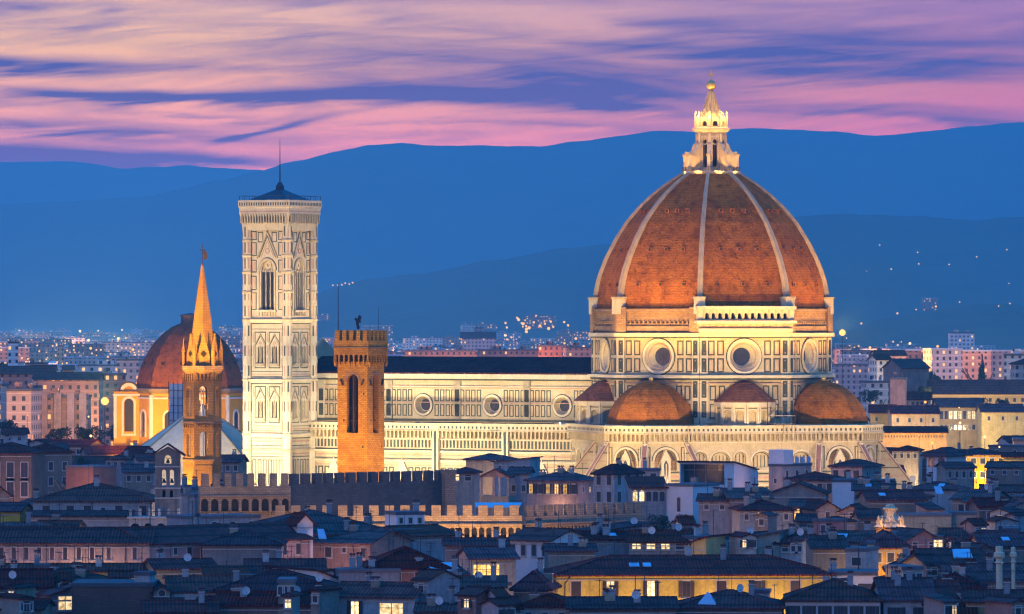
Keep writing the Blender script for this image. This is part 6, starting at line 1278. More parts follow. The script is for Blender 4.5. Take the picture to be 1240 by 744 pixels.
# ---------------------------------------------------------------- the city beyond
def facade_mat(name, c1, bay=3.4, flr=3.3, litp=.90, trim=None):
    m, t, b = new_mat(name); tc = t.n('ShaderNodeTexCoord').outputs['Object']
    s = t.n('ShaderNodeSeparateXYZ'); t.l(tc, s.inputs[0]); nn = t.n('ShaderNodeSeparateXYZ'); t.l(t.n('ShaderNodeTexCoord').outputs['Normal'], nn.inputs[0])
    ux = t.m('GREATER_THAN', t.m('ABSOLUTE', nn.outputs[1]), t.m('ABSOLUTE', nn.outputs[0]))
    h = t.m('ADD', t.m('MULTIPLY', s.outputs[0], ux), t.m('MULTIPLY', s.outputs[1], t.m('SUBTRACT', 1.0, ux)))
    a = t.m('DIVIDE', h, bay); c = t.m('DIVIDE', s.outputs[2], flr); fa, fc = t.m('FRACT', a), t.m('FRACT', c)
    wn = t.m('MULTIPLY', t.m('MULTIPLY', t.m('GREATER_THAN', fa, .32), t.m('LESS_THAN', fa, .68)), t.m('MULTIPLY', t.m('GREATER_THAN', fc, .28), t.m('LESS_THAN', fc, .76)))
    wn = t.m('MULTIPLY', wn, t.m('LESS_THAN', t.m('ABSOLUTE', nn.outputs[2]), .5))
    oi = t.n('ShaderNodeObjectInfo').outputs['Random']
    rn = t.n('ShaderNodeTexWhiteNoise'); t.l(t.xyz(t.m('FLOOR', a), t.m('FLOOR', c), t.m('MULTIPLY', oi, 91.0)), rn.inputs['Vector'])
    n = t.noise(tc, .12, 4, .6); col = t.mix(t.m('MULTIPLY_ADD', n, 2.4, -.7, clamp=True), c1, tuple(x * .62 for x in c1))
    slab = t.m('LESS_THAN', fc, .09); col = t.mix(t.m('MULTIPLY', slab, .5), col, trim or tuple(min(1, x * 1.5) for x in c1))
    hs = t.n('ShaderNodeHueSaturation'); t.l(col, hs.inputs['Color']); t.l(t.m('MULTIPLY_ADD', oi, .5, .75), hs.inputs['Value']); t.l(t.m('MULTIPLY_ADD', t.m('FRACT', t.m('MULTIPLY', oi, 9.1)), .6, .7), hs.inputs['Saturation'])
    col = t.mix(wn, hs.outputs[0], (.035, .035, .045)); t.l(col, b.inputs['Base Color']); b.inputs['Roughness'].default_value = .8
    lt = t.m('MULTIPLY', wn, t.m('GREATER_THAN', rn.outputs['Value'], litp))       # a share of the rooms is lit
    t.l(t.mix(t.m('FRACT', t.m('MULTIPLY', rn.outputs['Value'], 777.0)), (1, .40, .09), (1, .60, .24)), b.inputs['Emission Color']); t.l(t.m('MULTIPLY', lt, 1.5), b.inputs['Emission Strength'])
    try: m.cycles.emission_sampling = 'NONE'
    except Exception: pass
    return m
MASSM = {}
for nm, c in dict(fbrown=(.34, .20, .14), fred=(.42, .20, .14), fpale=(.55, .46, .38), fgrey=(.36, .33, .33), fochre=(.62, .42, .16), fwhite=(.68, .62, .55), fbal=(.42, .26, .20)).items(): M[nm] = facade_mat(nm[1:] + '_facade', c); M['far' + nm] = facade_mat('distant_' + nm[1:] + '_facade', c, 5.0, 4.0, .72)  # distant copies get extra lit windows, added to warm the far city
M['broof'] = surf('pale_sheet_roof', (.50, .56, .62), (.36, .42, .48), .02, .2, .5)
CN = dict(fbrown='brown', fred='reddish', fpale='pale', fgrey='grey', fochre='ochre', fwhite='whitish', fbal='balconied brown', white='white', cream='cream', ochre='ochre', grey='grey', pinkish='pinkish', tan='tan', stone='stone', brown='dark brown', rose='rosy', yellow='yellow')
FAR = []; GROUND_STUFF = []
def block(px0, px1, pt, Y, wall, yaw=0, d=14, roof='flat', label=None, name='apartment_block', cat='apartment block', rise=None, stuff=None, base=0):
    x0, x1 = WX(px0, Y), WX(px1, Y); c, s = cos(R(yaw)), sin(R(yaw)); w = (x1 - x0) / max(.3, c); z = WZ(pt, Y)
    rise = (d * .19 if roof == 'gx' else min(w, d) * .2) if rise is None else rise
    lx, ly = x0 + c * w / 2, Y + s * w / 2
    mb = MB(); f = f0; mb.box(f, -w / 2, w / 2, base, z, -d, 0, wall)
    if roof == 'gx':
        for sg in (-1, 1): mb.face([(sg * w / 2, 0, z), (sg * w / 2, d, z), (sg * w / 2, d / 2, z + rise)], wall)
    if roof == 'flat':
        r = MB(); r.box(f, -w / 2 - .3, w / 2 + .3, z + .02, z + .9, -d - .3, .3, 'roofd'); r.box(f, -w * .3, -w * .12, z + .9, z + 3.2, -d * .6, -d * .3, wall); r.box(f, w * .2, w * .3, z + .9, z + 2.6, -d * .6, -d * .4, wall)
    elif roof == 'sheet': r = MB(); r.box(f, -w / 2 - .3, w / 2 + .3, z + .02, z + .9, -d - .3, .3, 'broof')
    else: r = roof_mesh(w, d, z, rise, roof, .7)
    if stuff is not None:
        A = Matrix.Translation((lx, ly, 0)) @ Matrix.Rotation(R(yaw), 4, 'Z')
        for q in (mb, r):
            b0 = len(stuff.V); stuff.V += [tuple(A @ Vector(v)) for v in q.V]; stuff.F += [tuple(b0 + i for i in fc) for fc in q.F]; stuff.MI += [stuff.mi(q.mats[i]) for i in q.MI]; stuff.sm += q.sm
        return None
    o = thing(name, label, cat, (lx, ly, 0), yaw); mb.build('wall', o); rr = r.build('roof', o)
    FAR.append(dict(o=o, px=(px0 + px1) / 2, py=pt, Y=Y, w=w, z=z, wall=wall, roof=roof, label=label, cat=cat)); return o, w, z, rr
# left: notable blocks
block(10, 22, 416, 2700, 'fwhite', 6, 14, label='tall narrow whitish tower block at the far left horizon', name='tower_block', cat='tower block')
o, w, z, rr = block(48, 106, 482, 1900, 'fbrown', 0, 16, label='brown apartment block with four pale stair towers left of the bright star lamp')
for px in (53.5, 70, 86, 100.5): mb = MB(); x = WX(px, 1900) - o.location.x; mb.box(f0, x - 1.25, x + 1.25, 0, z + 1.6, -.2, 1.6, 'pinkish'); mb.build('stair_tower', o)
block(8, 38, 474, 1880, 'fbal', -8, 16, label='dark balconied apartment block at left with a blank right side')
block(-24, 9, 468, 1900, 'fpale', 4, 14, label='pale pinkish apartment block cut by the left picture edge')
block(36, 50, 470, 1980, 'fgrey', 10, 12, label='narrow dark grey block between two brown apartment blocks')
block(-30, 64, 453, 2350, 'fred', 2, 16, 'gx', label='long reddish apartment range with balconies at the far left')
block(40, 120, 460, 2200, 'fbrown', -3, 14, 'gx', label='long low dark roofed brown range above the four pale stair towers')
block(118, 152, 455, 2250, 'fred', 3, 14, label='reddish block behind the bright star lamp')
block(142, 168, 437, 2900, 'fgrey', -6, 20, label='long grey block beside the left shoulder of the brown dome')
block(32, 58, 441, 3100, 'fred', 8, 18, label='reddish hospital like block in front of the blue sheet roofs')
block(36, 66, 449, 2900, 'yellow', 0, 14, 'gx', label='low ochre lit building with shallow gable roof at left', cat='building', name='building')
block(76, 88, 448, 3000, 'ochre', 0, 12, 'gx', label='small ochre lit gabled building under the blue sheet roofs', cat='building', name='building')
block(70, 76, 420, 3800, 'fochre', 0, 10, label='slim amber lit tower block on the left horizon', name='tower_block', cat='tower block')
for a_, b_, pt, Y, d_, lab in ((20, 118, 447, 4700, 330, 'long pale blue warehouse roof on the left plain, nearest of two'), (40, 150, 441, 5300, 380, 'second long pale blue warehouse roof on the left plain, farther one'), (150, 178, 434, 5200, 300, 'short pale blue warehouse roof beside the brown dome')):
    block(a_, b_, pt, Y, 'fpale', 0, d_, 'sheet', label=lab, name='warehouse', cat='warehouse')
# centre, above the nave roof
block(652, 690, 420, 3300, 'fred', -10, 18, label='reddish apartment block with amber windows just above the nave roof ridge, nearer the huge dome')
block(686, 730, 422, 3250, 'fbrown', 6, 18, label='brown apartment block ending behind the left edge of the huge dome drum')
block(580, 652, 425, 3400, 'fbrown', 3, 18, label='long brown apartment block above the middle of the nave roof')
block(488, 578, 426, 3350, 'fbal', -3, 18, label='long balconied apartment block above the left part of the nave roof')
block(574, 585, 398, 5200, 'fgrey', 0, 20, label='distant grey tower block above the nave roof', name='tower_block', cat='tower block'); block(558, 600, 410, 5000, 'fgrey', 0, 30, 'gx', label='wide grey hall at the foot of the distant grey tower block', name='hall', cat='hall')
# right
block(1096, 1130, 425, 3050, 'fbal', -14, 18, 'sheet', label='apartment block with pale blue sheet roof, leftmost of the big ones right of the dome')
block(1128, 1166, 424, 2900, 'fpale', 10, 18, 'sheet', label='pale banded apartment block with blue sheet roof right of the dome')
block(1164, 1200, 426, 2950, 'fred', -4, 18, 'sheet', label='reddish apartment block behind the lone dark cypress')
block(1198, 1262, 426, 3000, 'fgrey', 4, 18, 'sheet', label='long grey apartment block running to the right picture edge')
block(1060, 1098, 431, 2850, 'fpale', 8, 14, 'gx', label='pale building with blue lit roof right of the second star lamp', name='building', cat='building')
block(1062, 1080, 436, 2600, 'fwhite', 16, 12, 'gx', label='small cream building with two rows of dark windows right of the cathedral', name='building', cat='building')
block(1083, 1095, 438, 2550, 'fpale', -6, 9, 'hip', label='tiny pale house beside the dark umbrella pine', name='building', cat='building')
block(1092, 1126, 446, 2400, 'rose', 20, 20, 'gx', 1 and 'plain orange brown hall under the dark umbrella pine', 'hall', 'hall')
block(1150, 1180, 404, 4600, 'fwhite', 0, 16, label='small bright white block on the plain before the wooded hill')
block(1216, 1262, 431, 2550, 'fwhite', -10, 14, label='whitish lit apartment block at the right picture edge')
block(1230, 1262, 441, 2350, 'fpale', 6, 12, 'hip', label='pale house with amber windows at the right picture edge', name='building', cat='building')
block(1048, 1076, 464, 2250, 'fwhite', 4, 14, label='pale office block with wide windows right of the cathedral dome', name='building', cat='building')
block(1078, 1096, 460, 2300, 'rose', -8, 10, label='reddish windowless house right of the pale office block', name='building', cat='building')
lb, w, z, rr = block(1126, 1262, 477, 2300, 'fochre', -2, 24, 'gx', rise=5.5, label='very long ochre arcaded building with red roof at right', name='building', cat='long building')
ya, w, z, rr = block(1136, 1189, 493, 2080, 'yellow', 3, 16, 'gx', label='yellow lit palace with a row of bright white windows at right', name='palace', cat='palace')
for i in range(9): link(window_mesh(1.2, 3.0, 'plain', 'litw' if i in (2, 3, 4, 6, 7) else None), 'window', ya, (-w * .42 + w * .105 * i, 0, z - 4.6))
for i in range(9): link(window_mesh(1.1, 1.8, 'plain', None), 'window', ya, (-w * .42 + w * .105 * i, 0, z - 8.6))
yb, w, z, rr = block(1100, 1127, 484, 2130, 'cream', -4, 14, 'gx', label='cream building with four tall windows and a bright blue roof slope', name='building', cat='building')
for i in range(4): link(window_mesh(1.2, 2.6, 'plain', None), 'window', yb, (-w * .3 + w * .2 * i, 0, z - 3.4))
for a_, b_, pt, Y, yw, lab in ((1080, 1137, 501, 2020, 2, 'long low yellow lit wing left of the yellow lit palace'), (1054, 1084, 500, 2040, -3, 'short yellow lit wing touching the right half dome of the cathedral'), (1189, 1240, 499, 2060, 3, 'low yellow lit wing right of the yellow lit palace')):
    q, w, z, rr = block(a_, b_, pt, Y, 'yellow', yw, 14, 'gx', label=lab, name='palace_wing', cat='palace wing')
    n = int(w / 4)
    for i in range(n): link(window_mesh(.9, 1.5, 'plain', None), 'window', q, (-w / 2 + w * (i + .5) / n, 0, z - 3.2))
bw_, w, z, rr = block(1066, 1146, 524, 1760, 'yellow', -2, 14, 'gx', rise=1.6, label='bright amber lit wall with a row of small brackets right of the cathedral', name='palace', cat='palace')
mb = MB()
for i in range(22): mb.box(f0, -w * .47 + i * w * .043, -w * .47 + i * w * .043 + .35, z - 1.6, z - .9, 0, .3, 'stone')
mb.build('brackets', bw_)
# rows of ordinary houses and blocks: individuals near, one mass beyond
rs = random.Random(11); mass = MB(); Yr = 1330.0; nI = 0
rows = []
while Yr < 16500:
    for zone, a_, b_ in (('left', -40, 300), ('right', 1012, 1290), ('mid', 470, 735)):
        if zone == 'mid' and Yr < 2900: continue
        if zone == 'mid': a_, b_ = 380, 735
        if zone == 'left' and Yr > 6000: a_, b_ = -60, 330
        if zone == 'left' and Yr < 1500: b_ = 160
        px = a_ + rs.uniform(-8, 8)
        while px < b_:
            far = Yr > 2600; wm = rs.uniform(12, 30) if not far else rs.uniform(20, 60); wpx = wm * FP / Yr
            z = rs.uniform(13, 19) if Yr < 1900 else rs.uniform(13, 24) if Yr < 2800 else rs.choice((10, 13, 16, 19, 22, 28))
            gap = rs.choice((0, 0, .3, 1.2)) * wpx
            rows.append((zone, px, px + wpx, z, Yr * rs.uniform(.985, 1.015), far)); px += wpx + gap
    Yr *= 1.055 if Yr < 2600 else 1.05
rows = [r for r in rows if not (r[0] == 'left' and 160 < (r[1] + r[2]) / 2 and r[4] < 1500)]
for zone, p0, p1, z, Y, far in rows:
    zb = HILL['near_hills_z'](WX((p0 + p1) / 2, Y), Y) if Y > 8800 else 0.0
    if Y > 8800 and (zb > 75 or rs.random() < min(.8, zb / 60)): continue
    z += zb; pt = PY(z, Y); yaw = rs.choice((-30, -12, -4, 3, 12, 28)) if not far else rs.choice((-10, 0, 6))
    if far: wall = rs.choice(('fbrown', 'fred', 'fpale', 'fgrey', 'fwhite', 'fbal')); roof = rs.choice(('flat', 'flat', 'gx', 'sheet')) if z < 18 else rs.choice(('flat', 'flat', 'sheet'))
    else: wall = rs.choice(('white', 'cream', 'grey', 'pinkish', 'tan', 'stone', 'rose', 'fpale', 'fbrown', 'fwhite', 'fochre')); roof = rs.choice(('gx', 'hip', 'gx', 'flat'))
    vis = not (150 < (p0 + p1) / 2 < 300) and -25 < (p0 + p1) / 2 < 1260 and Y < 4200 and not (zone == 'mid' and Y < 3400)
    # leave the notable buildings free
    hid = any(abs((p0 + p1) / 2 - q['px']) < (p1 - p0) / 2 + q['w'] * FP / q['Y'] / 2 and q['Y'] * .93 < Y < q['Y'] * 1.03 for q in FAR[:45])
    if hid: continue
    front = any(abs((p0 + p1) / 2 - q['px']) < (p1 - p0) / 2 + q['w'] * FP / q['Y'] / 2 and Y < q['Y'] and pt < q['py'] + 4 and q['Y'] < 3400 for q in FAR[:45])
    if front: z = 9; pt = PY(z, Y)
    if nI < 118 and vis:
        nI += 1
        if far: block(p0, p1, pt, Y, wall, yaw, rs.uniform(12, 18), roof)
        elif wall.startswith('f'): block(p0, p1, pt, Y, wall, yaw, rs.uniform(10, 16), roof if roof != 'flat' else 'gx', name='building', cat='building')
        else:
            nw = max(1, int((p1 - p0) * Y / FP / 4)); lt = tuple(i for i in range(nw) if rs.random() < .10)
            house(p0, p1, pt, wall, yaw, rs.uniform(9, 13), roof, Y=Y, win=(nw, 1.0, 1.5, .9, rs.choice(('plain', 'closed', 'closed')), 1), lit=lt, litm='litw', ch=rs.choice((0, 1, 1, 2)), sky=0)
    else: block(p0, p1, pt, Y, 'far' + wall if wall[0] == 'f' else wall, yaw, 14, roof, stuff=mass, base=max(0, zb - 12))
ro = random.Random(5); Yr = 720.0     # the town goes on past both edges of the picture
while Yr < 3000:
    for a_, b_ in ((-420, -46), (1275, 1640)):
        px = a_
        while px < b_:
            wpx = ro.uniform(9, 22) * FP / Yr; zz_ = ro.uniform(13, 18) if Yr < 1000 else ro.uniform(15, 21)
            if px + wpx < b_ + 12: block(px, px + wpx, PY(zz_, Yr), Yr * ro.uniform(.99, 1.01), ro.choice(('white', 'cream', 'grey', 'pinkish', 'tan', 'stone', 'fpale', 'fbrown')), ro.choice((-25, -8, 5, 20)), ro.uniform(9, 13), ro.choice(('gx', 'hip', 'gx')), stuff=mass)
            px += wpx * ro.uniform(1.0, 1.25)
    Yr *= 1.04
tag(mass.build('distant_buildings'), 'mass of distant city buildings fading into the haze below the hills', 'distant buildings', kind='stuff')

# ---------------------------------------------------------------- trees
M['leaf'] = surf('dark_foliage', (.040, .055, .025), (.020, .030, .014), .8, 3, .8, var=.25)
M['bark'] = surf('bark', (.09, .065, .05), (.06, .045, .035), 2, 6, .9)
def crown_mesh(kind, seed, n=1500):
    r_ = random.Random(seed); mb = MB()
    cl_ = [(r_.gauss(0, .42), r_.gauss(0, .42), r_.uniform(-.5, .6), r_.uniform(.28, .5)) for _ in range(14)]
    for i in range(n):
        c = r_.choice(cl_); th, ph = r_.uniform(0, 2 * pi), math.acos(r_.uniform(-1, 1)); rr = c[3] * r_.uniform(.6, 1.05)
        x, y, z = c[0] + rr * sin(ph) * cos(th), c[1] + rr * sin(ph) * sin(th), c[2] + rr * cos(ph)
        if kind == 'cypress': x *= .28 * (1.1 - z); y *= .28 * (1.1 - z); z *= 1.2
        if kind == 'pine': x *= 1.5; y *= 1.5; z = abs(z) * .42
        s = r_.uniform(.05, .11); a = Vector((r_.gauss(0, 1), r_.gauss(0, 1), r_.gauss(0, 1))).normalized(); b = a.orthogonal().normalized(); p = Vector((x, y, z))
        mb.face([tuple(p + a * s), tuple(p + b * s * .7), tuple(p - a * s), tuple(p - b * s * .7)], 'leaf')
    return mb.mesh('crown')
def trunk_mesh(seed):
    r_ = random.Random(seed); mb = MB(); mb.bar((0, 0, 0), (.02, 0, .55), .045, 'bark', 6, .03)
    for i in range(5): a = r_.uniform(0, 6.28); mb.bar((.02, 0, .35 + .05 * i), (.3 * cos(a), .3 * sin(a), .75 + .1 * r_.random()), .02, 'bark', 4, .008)
    return mb.mesh('trunk')
CR = {(k, i): crown_mesh(k, 50 + i) for k, i in (('broad', 0), ('broad', 1), ('broad', 2), ('cypress', 0), ('pine', 0))}; TRK = trunk_mesh(3)
def tree(px, pt, Y, wid, label, kind='broad', i=0, hgt=None, group=None, zb=0):
    zt = WZ(pt, Y); w = wid * Y / FP; h = zt - zb
    o = thing({'broad': 'tree', 'cypress': 'cypress', 'pine': 'umbrella_pine'}[kind], label, {'broad': 'tree', 'cypress': 'cypress', 'pine': 'pine tree'}[kind], (WX(px, Y), Y, zb), hsh(px) * 360, group)
    t_ = link(TRK, 'trunk', o); t_.scale = (h * .8, h * .8, h)
    c = link(CR[(kind, i)], 'crown', o); ch_ = {'broad': min(h * .45, w * .55), 'cypress': h * .4, 'pine': min(h * .6, w * .8)}[kind]; ww = w / 1.7 if kind != 'cypress' else w * 1.6
    if kind == 'pine': ww = w / 2.6
    c.scale = (ww, ww, ch_ if kind != 'pine' else h * .35); c.location = (0, 0, h - (ch_ * .95 if kind == 'broad' else ch_ * 1.1 if kind == 'cypress' else h * .3)); return o
for px, pt, w, i, lab in ((786, 632, 26, 0, 'dark garden tree left of the plain white lancet block, leftmost of its row'), (806, 624, 28, 1, 'dark garden tree directly under the lancet window'), (829, 622, 20, 2, 'dark tree tight against the right side of the lancet window block'), (845, 630, 24, 0, 'dark tree under the modern white house corner'),
                          (866, 627, 24, 1, 'reddish dark tree below the modern white house'), (884, 630, 26, 2, 'broad dark tree right below the modern white house'), (903, 628, 20, 0, 'rightmost dark tree of the garden row below the cathedral')):
    tree(px, pt, 1062, w, lab, 'broad', i)
for px, pt, Y, w, k, lab in ((1110, 433, 2560, 34, 'pine', 'wide dark umbrella pine before the apartment blocks'), (1189, 426, 2600, 9, 'cypress', 'lone tall dark cypress before the reddish apartment block'), (1180, 482, 2180, 22, 'broad', 'dark tree in front of the long ochre arcaded building'), (1196, 487, 2150, 18, 'broad', 'lower dark tree right of the yellow lit palace roof'),
                             (1216, 484, 2190, 16, 'broad', 'small dark tree before the right part of the arcaded building'), (1114, 468, 2260, 20, 'broad', 'dark tree above the bright blue roof slope'), (1056, 470, 2240, 18, 'broad', 'dark tree left of the pale office block'), (10, 440, 3000, 26, 'broad', 'dark tree clump at the foot of the whitish tower'), (110, 446, 3300, 40, 'broad', 'wide dark trees in front of the warehouse roofs'),
                             (135, 448, 3200, 30, 'broad', 'dark pointed trees left of the brown dome'), (8, 507, 1700, 22, 'broad', 'dark tree in front of the pale pinkish apartment block'), (140, 511, 1700, 26, 'broad', 'amber lit tree to the right of the bright star lamp'), (105, 514, 1690, 26, 'broad', 'amber lit tree just below the bright star lamp'), (70, 518, 1650, 26, 'broad', 'dark tree under the four pale stair towers'), (100, 553, 1190, 16, 'broad', 'dark round tree above the orange brick block')):
    tree(px, pt, Y, w, lab, k, 0 if k != 'broad' else int(px) % 3)

# ---------------------------------------------------------------- lamps
BULB = {}
def lamp(px, py, Y, label, r=None, mat='lampo', power=0, group=None, zg=0.0, name='street_lamp', col=(1, .5, .15)):
    z = WZ(py, Y); r = r or Y * 1.25e-4; x = WX(px, Y)
    o = thing(name, label, 'street lamp' if name == 'street_lamp' else 'floodlight mast', (x, Y, zg), 0, group)
    mb = MB(); mb.bar((0, 0, 0), (0, 0, z - zg - r), max(.06, min(.16, r * .16)), 'iron', 5); mb.build('pole', o)
    k = (round(r, 2), mat)
    if k not in BULB: q = MB(); q.lathe(0, 0, [(r * sin(pi * i / 6), -r * cos(pi * i / 6)) for i in range(7)], 8, mat, smooth=True); BULB[k] = q.mesh('bulb')
    link(BULB[k], 'bulb', o, (0, 0, z - zg))
    if power: point('street_glow', (x, Y - r * .3, z + r * 1.8 + .2), power, col, .3)
    return o
lamp(127, 486, 1780, 'brightest amber lamp glaring left of the domed chapel', 1.3, 'star', 520000, name='lamp_mast')
lamp(1020, 403, 2900, 'bright amber lamp glaring right of the huge dome', 1.7, 'star', 600000, col=(1, .40, .08), name='lamp_mast')
lamp(1231, 733, 775, 'bright amber lamp under the eaves in the bottom right corner', .16, 'star', 500)
lamp(1191, 559, 1440, 'bright white lamp in front of the yellow villa at right', .4, 'star', 6000, col=(1, .7, .4))
lamp(310.5, 583, 992, 'small bright lamp between two merlons of the lit battlemented wall', .22, 'star', 300)
for i, (px, py) in enumerate(((403, 347), (409, 345), (414, 348), (418, 346), (427, 345), (423, 347))):
    p = HILL['near_hills'](px, py); z = p[2] + 5; lamp(px, PY(z, p[1]), p[1], 'faint pink lamp of the hill village just right of the campanile', 1.9, 'lampo', group='hill village lamps', zg=p[2])
rl = random.Random(5)
for i in range(26):
    px, py = rl.gauss(648, 17), rl.gauss(392, 4); lamp(px, py, rl.uniform(9000, 9900), 'small amber lamp in the bright cluster on the slope above the nave roof', rl.choice((1.4, 1.9, 2.6)), 'lampo', group='lamps of the bright village', zg=0)
for zone, n, a_, b_, y0, y1, lab in (('l', 48, 0, 165, 398, 446, 'small amber lamp among those scattered over the left plain'), ('m', 44, 395, 715, 396, 424, 'small amber lamp among those scattered above the nave roof and towers'), ('r', 44, 1025, 1240, 392, 440, 'small amber lamp among those scattered over the plain right of the dome'), ('ln', 10, 0, 160, 450, 540, 'amber street lamp among the apartment blocks at left'), ('rn', 14, 1060, 1240, 440, 545, 'amber street lamp among the buildings right of the cathedral')):
    for i in range(n):
        px, py = rl.uniform(a_, b_), y0 + (y1 - y0) * rl.random() ** .8; Y = min(13000, (CAMZ - rl.uniform(18, 30)) * FP / max(3, py - HYP))
        lamp(px, py, Y, lab, Y * rl.choice((1.1e-4, 1.6e-4, 2.4e-4)), rl.choice(('lampo', 'lampo', 'lampw')), group=lab)
for i in range(16):
    px, py = rl.uniform(1040, 1230), rl.uniform(300, 376); p = HILL['near_hills' if py < 358 else 'wooded_hill'](px, py); z = p[2] + 5; lamp(px, PY(z, p[1]), p[1], 'faint lamp on the dark hillside right of the dome', rl.choice((1.0, 1.5)), 'lampo', group='hillside lamps', zg=p[2])
# added strong points: collective sodium street light, put in to light the far haze
for px, Y, P_, c_ in ((40, 1830, 24000, (1, .46, .16)), (90, 1840, 26000, (1, .46, .16)), (20, 2240, 55000, (1, .46, .18)), (100, 2180, 55000, (1, .46, .18)), (60, 2800, 110000, (1, .48, .22)), (130, 2780, 110000, (1, .48, .22)), (1110, 1990, 30000, WARM), (1160, 2040, 45000, WARM), (1215, 2020, 26000, WARM), (1068, 2000, 22000, WARM), (1100, 1735, 30000, (1, .6, .12)), (1128, 1735, 24000, (1, .6, .12)), (1150, 2250, 60000, WARM), (1200, 2250, 60000, WARM), (1120, 2780, 160000, (1, .45, .25)), (1180, 2800, 160000, (1, .45, .25)), (1235, 2450, 90000, WARM), (1070, 2560, 70000, WARM),
                      (530, 3280, 160000, (1, .42, .25)), (620, 3280, 160000, (1, .42, .25)), (690, 3180, 160000, (1, .42, .22)), (50, 4300, 500000, (1, .45, .3)), (130, 4000, 400000, (1, .45, .3)), (10, 3500, 300000, (1, .45, .3)), (90, 5500, 907200, (1, .45, .3)), (20, 6500, 907200, (1, .45, .3)), (150, 7000, 907200, (1, .45, .3)), (60, 5200, 907200, (1, .5, .3)), (120, 6200, 1209600, (1, .5, .3)), (40, 8200, 1612800, (1, .5, .35)), (110, 8800, 1814400, (1, .5, .35)), (250, 8000, 1814400, (1, .5, .35)), (30, 10500, 2520000, (1, .5, .35)), (140, 11000, 2520000, (1, .5, .35)), (420, 6500, 907200, (1, .5, .35)), (500, 6800, 907200, (1, .5, .35)), (580, 7000, 907200, (1, .5, .35)), (680, 7000, 907200, (1, .5, .35)), (1060, 5000, 600000, (1, .5, .35)), (1220, 4800, 600000, (1, .5, .35)), (540, 4300, 700000, (1, .5, .4)), (660, 4300, 700000, (1, .5, .4)), (440, 4800, 700000, (1, .5, .4)), (1090, 3900, 500000, (1, .5, .4)), (1190, 4000, 600000, (1, .5, .4))):
    point('street_glow', (WX(px, Y), Y, 12), P_, c_, 1.5)

# small roof-top storeys, sheds and gables that break up the larger roofs
keep = [(655, 672, 1016, 738), (-30, 652, 376, 692), (396, 712, 512, 744), (30, 596, 190, 642), (366, 650, 452, 694), (540, 662, 632, 708), (606, 646, 716, 674), (945, 716, 1140, 744), (755, 640, 860, 672), (1000, 655, 1066, 716), (1060, 608, 1098, 645), (1110, 540, 1160, 590), (700, 560, 900, 622), (80, 708, 190, 744), (1195, 655, 1240, 705), (186, 704, 335, 740), (1150, 672, 1190, 690), (600, 604, 780, 650)]
rn = random.Random(77); made = 0
while made < 46:
    if rn.random() < .72: px, ye = rn.uniform(640, 1236), rn.uniform(596, 738)
    else: px, ye = rn.uniform(2, 640), rn.uniform(688, 738)
    wp = rn.uniform(9, 26)
    if any(a - wp / 2 < px < c + wp / 2 and b - 4 < ye < d + 10 for a, b, c, d in keep): continue
    made += 1; nw = rn.choice((1, 1, 2, 3)); lt = (rn.randrange(nw),) if rn.random() < .3 else ()
    house(px - wp / 2, px + wp / 2, ye, rn.choice(('white', 'cream', 'grey', 'pinkish', 'tan', 'rose', 'stone')), rn.choice((-34, -20, -8, 0, 6, 18, 32)), rn.uniform(4, 8), rn.choice(('gx', 'gy', 'gy', 'hip', 'flat', 'shed')), z=rn.uniform(19.2, 21.5) - max(0, ye - 660) * .045, win=(nw, .8, 1.1, .5, rn.choice(('plain', 'closed'))), lit=lt, litm='litw', ov=.35)
# aerials, flues and dishes on the nearer roofs
rc = random.Random(21)
for h in HOUSES:
    if h['Y'] < 1150 and h['roof'] in ('gx', 'hip', 'gy', 'flat') and h['w'] > 5 and h['cat'] not in ('chimney stack', 'brick block', 'wall block'):
        rf = [c for c in h['o'].children if c.name.startswith('roof')][0]; w, d, z = h['w'], h['d'], h['z']; rs_ = (d * .15 if h['roof'] == 'gx' else min(w, d) * .15)
        def top(x, y): return z + (.5 if h['roof'] == 'flat' else rs_ * (1 - abs(y - d / 2) / (d / 2)) if h['roof'] == 'gx' else rs_ * (1 - abs(x) / (w / 2)) if h['roof'] == 'gy' else rs_ * min(1, min(y, d - y, w / 2 - abs(x)) / (min(w, d) / 2)))
        for i in range(rc.choice((1, 2, 2, 3)) if w < 25 else 5):
            x, y = rc.uniform(-.42, .42) * w, rc.uniform(.3, .8) * d; antenna(rf, x, y, top(x, y) + .1, rc.randrange(3))
        for i in range(rc.choice((0, 1, 1, 2))):
            x, y = rc.uniform(-.42, .42) * w, rc.uniform(.3, .8) * d; chimney(rf, x, y, top(x, y), rc.randrange(3))
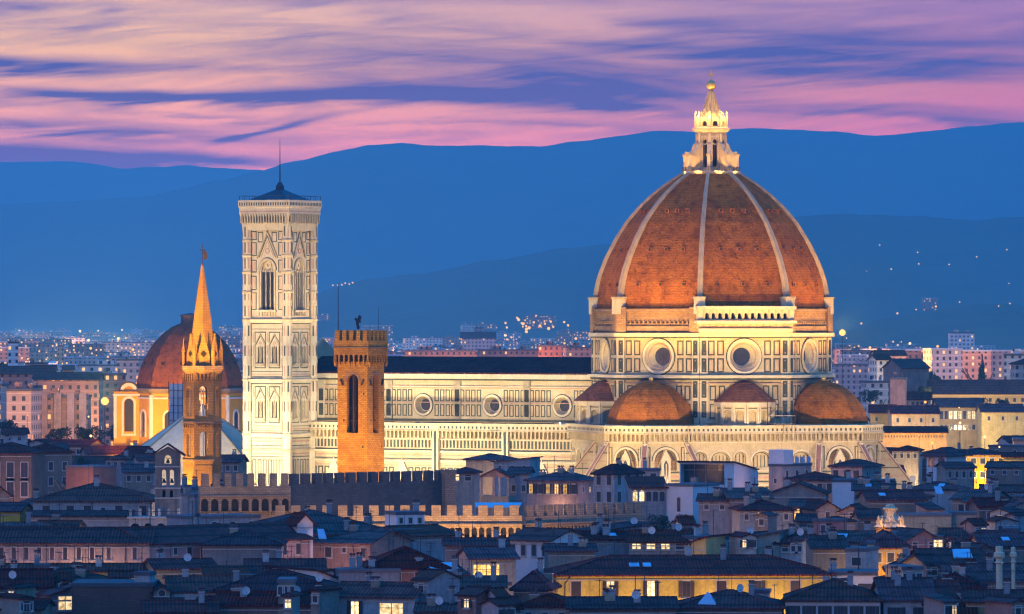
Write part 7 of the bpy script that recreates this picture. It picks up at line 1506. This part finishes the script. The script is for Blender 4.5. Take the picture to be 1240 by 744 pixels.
# ---------------------------------------------------------------- captions of the ordinary buildings
MARKS = [('the domed chapel', 200, 450), ('the campanile', 339, 400), ('the nave roof', 590, 445), ('the cathedral', 900, 500), ('the star lamp', 127, 486), ('the pale stair towers', 75, 500), ('the whitish tower', 16, 430), ('the tall brown palace', 40, 560), ('the white church', 110, 610), ('the lone cypress', 1189, 436), ('the umbrella pine', 1110, 437), ('the yellow lit palace', 1162, 500), ('the amber lit wall', 1106, 528), ('the arcaded building', 1200, 482), ('the yellow villa', 1190, 556), ('the pale office block', 1062, 470)]
allb = [h for h in HOUSES + FAR if not h['label']]
def zone_of(h):
    b = min(MARKS, key=lambda m: ((m[1] - h['px']) / 1.0) ** 2 + ((m[2] - h['py']) * 1.6) ** 2); dx_, dy_ = h['px'] - b[1], h['py'] - b[2]
    rel = ('left of' if dx_ < 0 else 'right of') if abs(dx_) > abs(dy_) * 1.3 else ('above' if dy_ < 0 else 'below'); return '%s %s' % (rel, b[0])
RW = dict(gx='gable roofed', hip='hip roofed', gy='gabled', flat='flat roofed', sheet='blue roofed', shed='lean-to')
groups = {}
for h in allb:
    kind = 'house' if h['cat'] == 'house' else 'building' if h['cat'] == 'building' else 'apartment block'
    k = ('%s %s %s' % (CN.get(h['wall'], h['wall']), RW.get(h['roof'], ''), kind), zone_of(h)); groups.setdefault(k, []).append(h)
ORD = ['first', 'second', 'third', 'fourth', 'fifth', 'sixth', 'seventh', 'eighth', 'ninth', 'tenth']
for (desc, zn), hs_ in groups.items():
    hs_.sort(key=lambda h: h['px'])
    for i, h in enumerate(hs_):
        if len(hs_) == 1: h['o']['label'] = '%s %s' % (desc, zn)
        elif len(hs_) == 2: h['o']['label'] = '%s of the two %ss %s' % (('left', 'right')[i], desc, zn)
        else: h['o']['label'] = '%s from left of the %d %ss %s' % (ORD[i] if i < 10 else str(i + 1) + 'th', len(hs_), desc, zn)
        h['o']['group'] = 'ordinary houses of the old town' if h['cat'] == 'house' else 'ordinary blocks of the farther city'
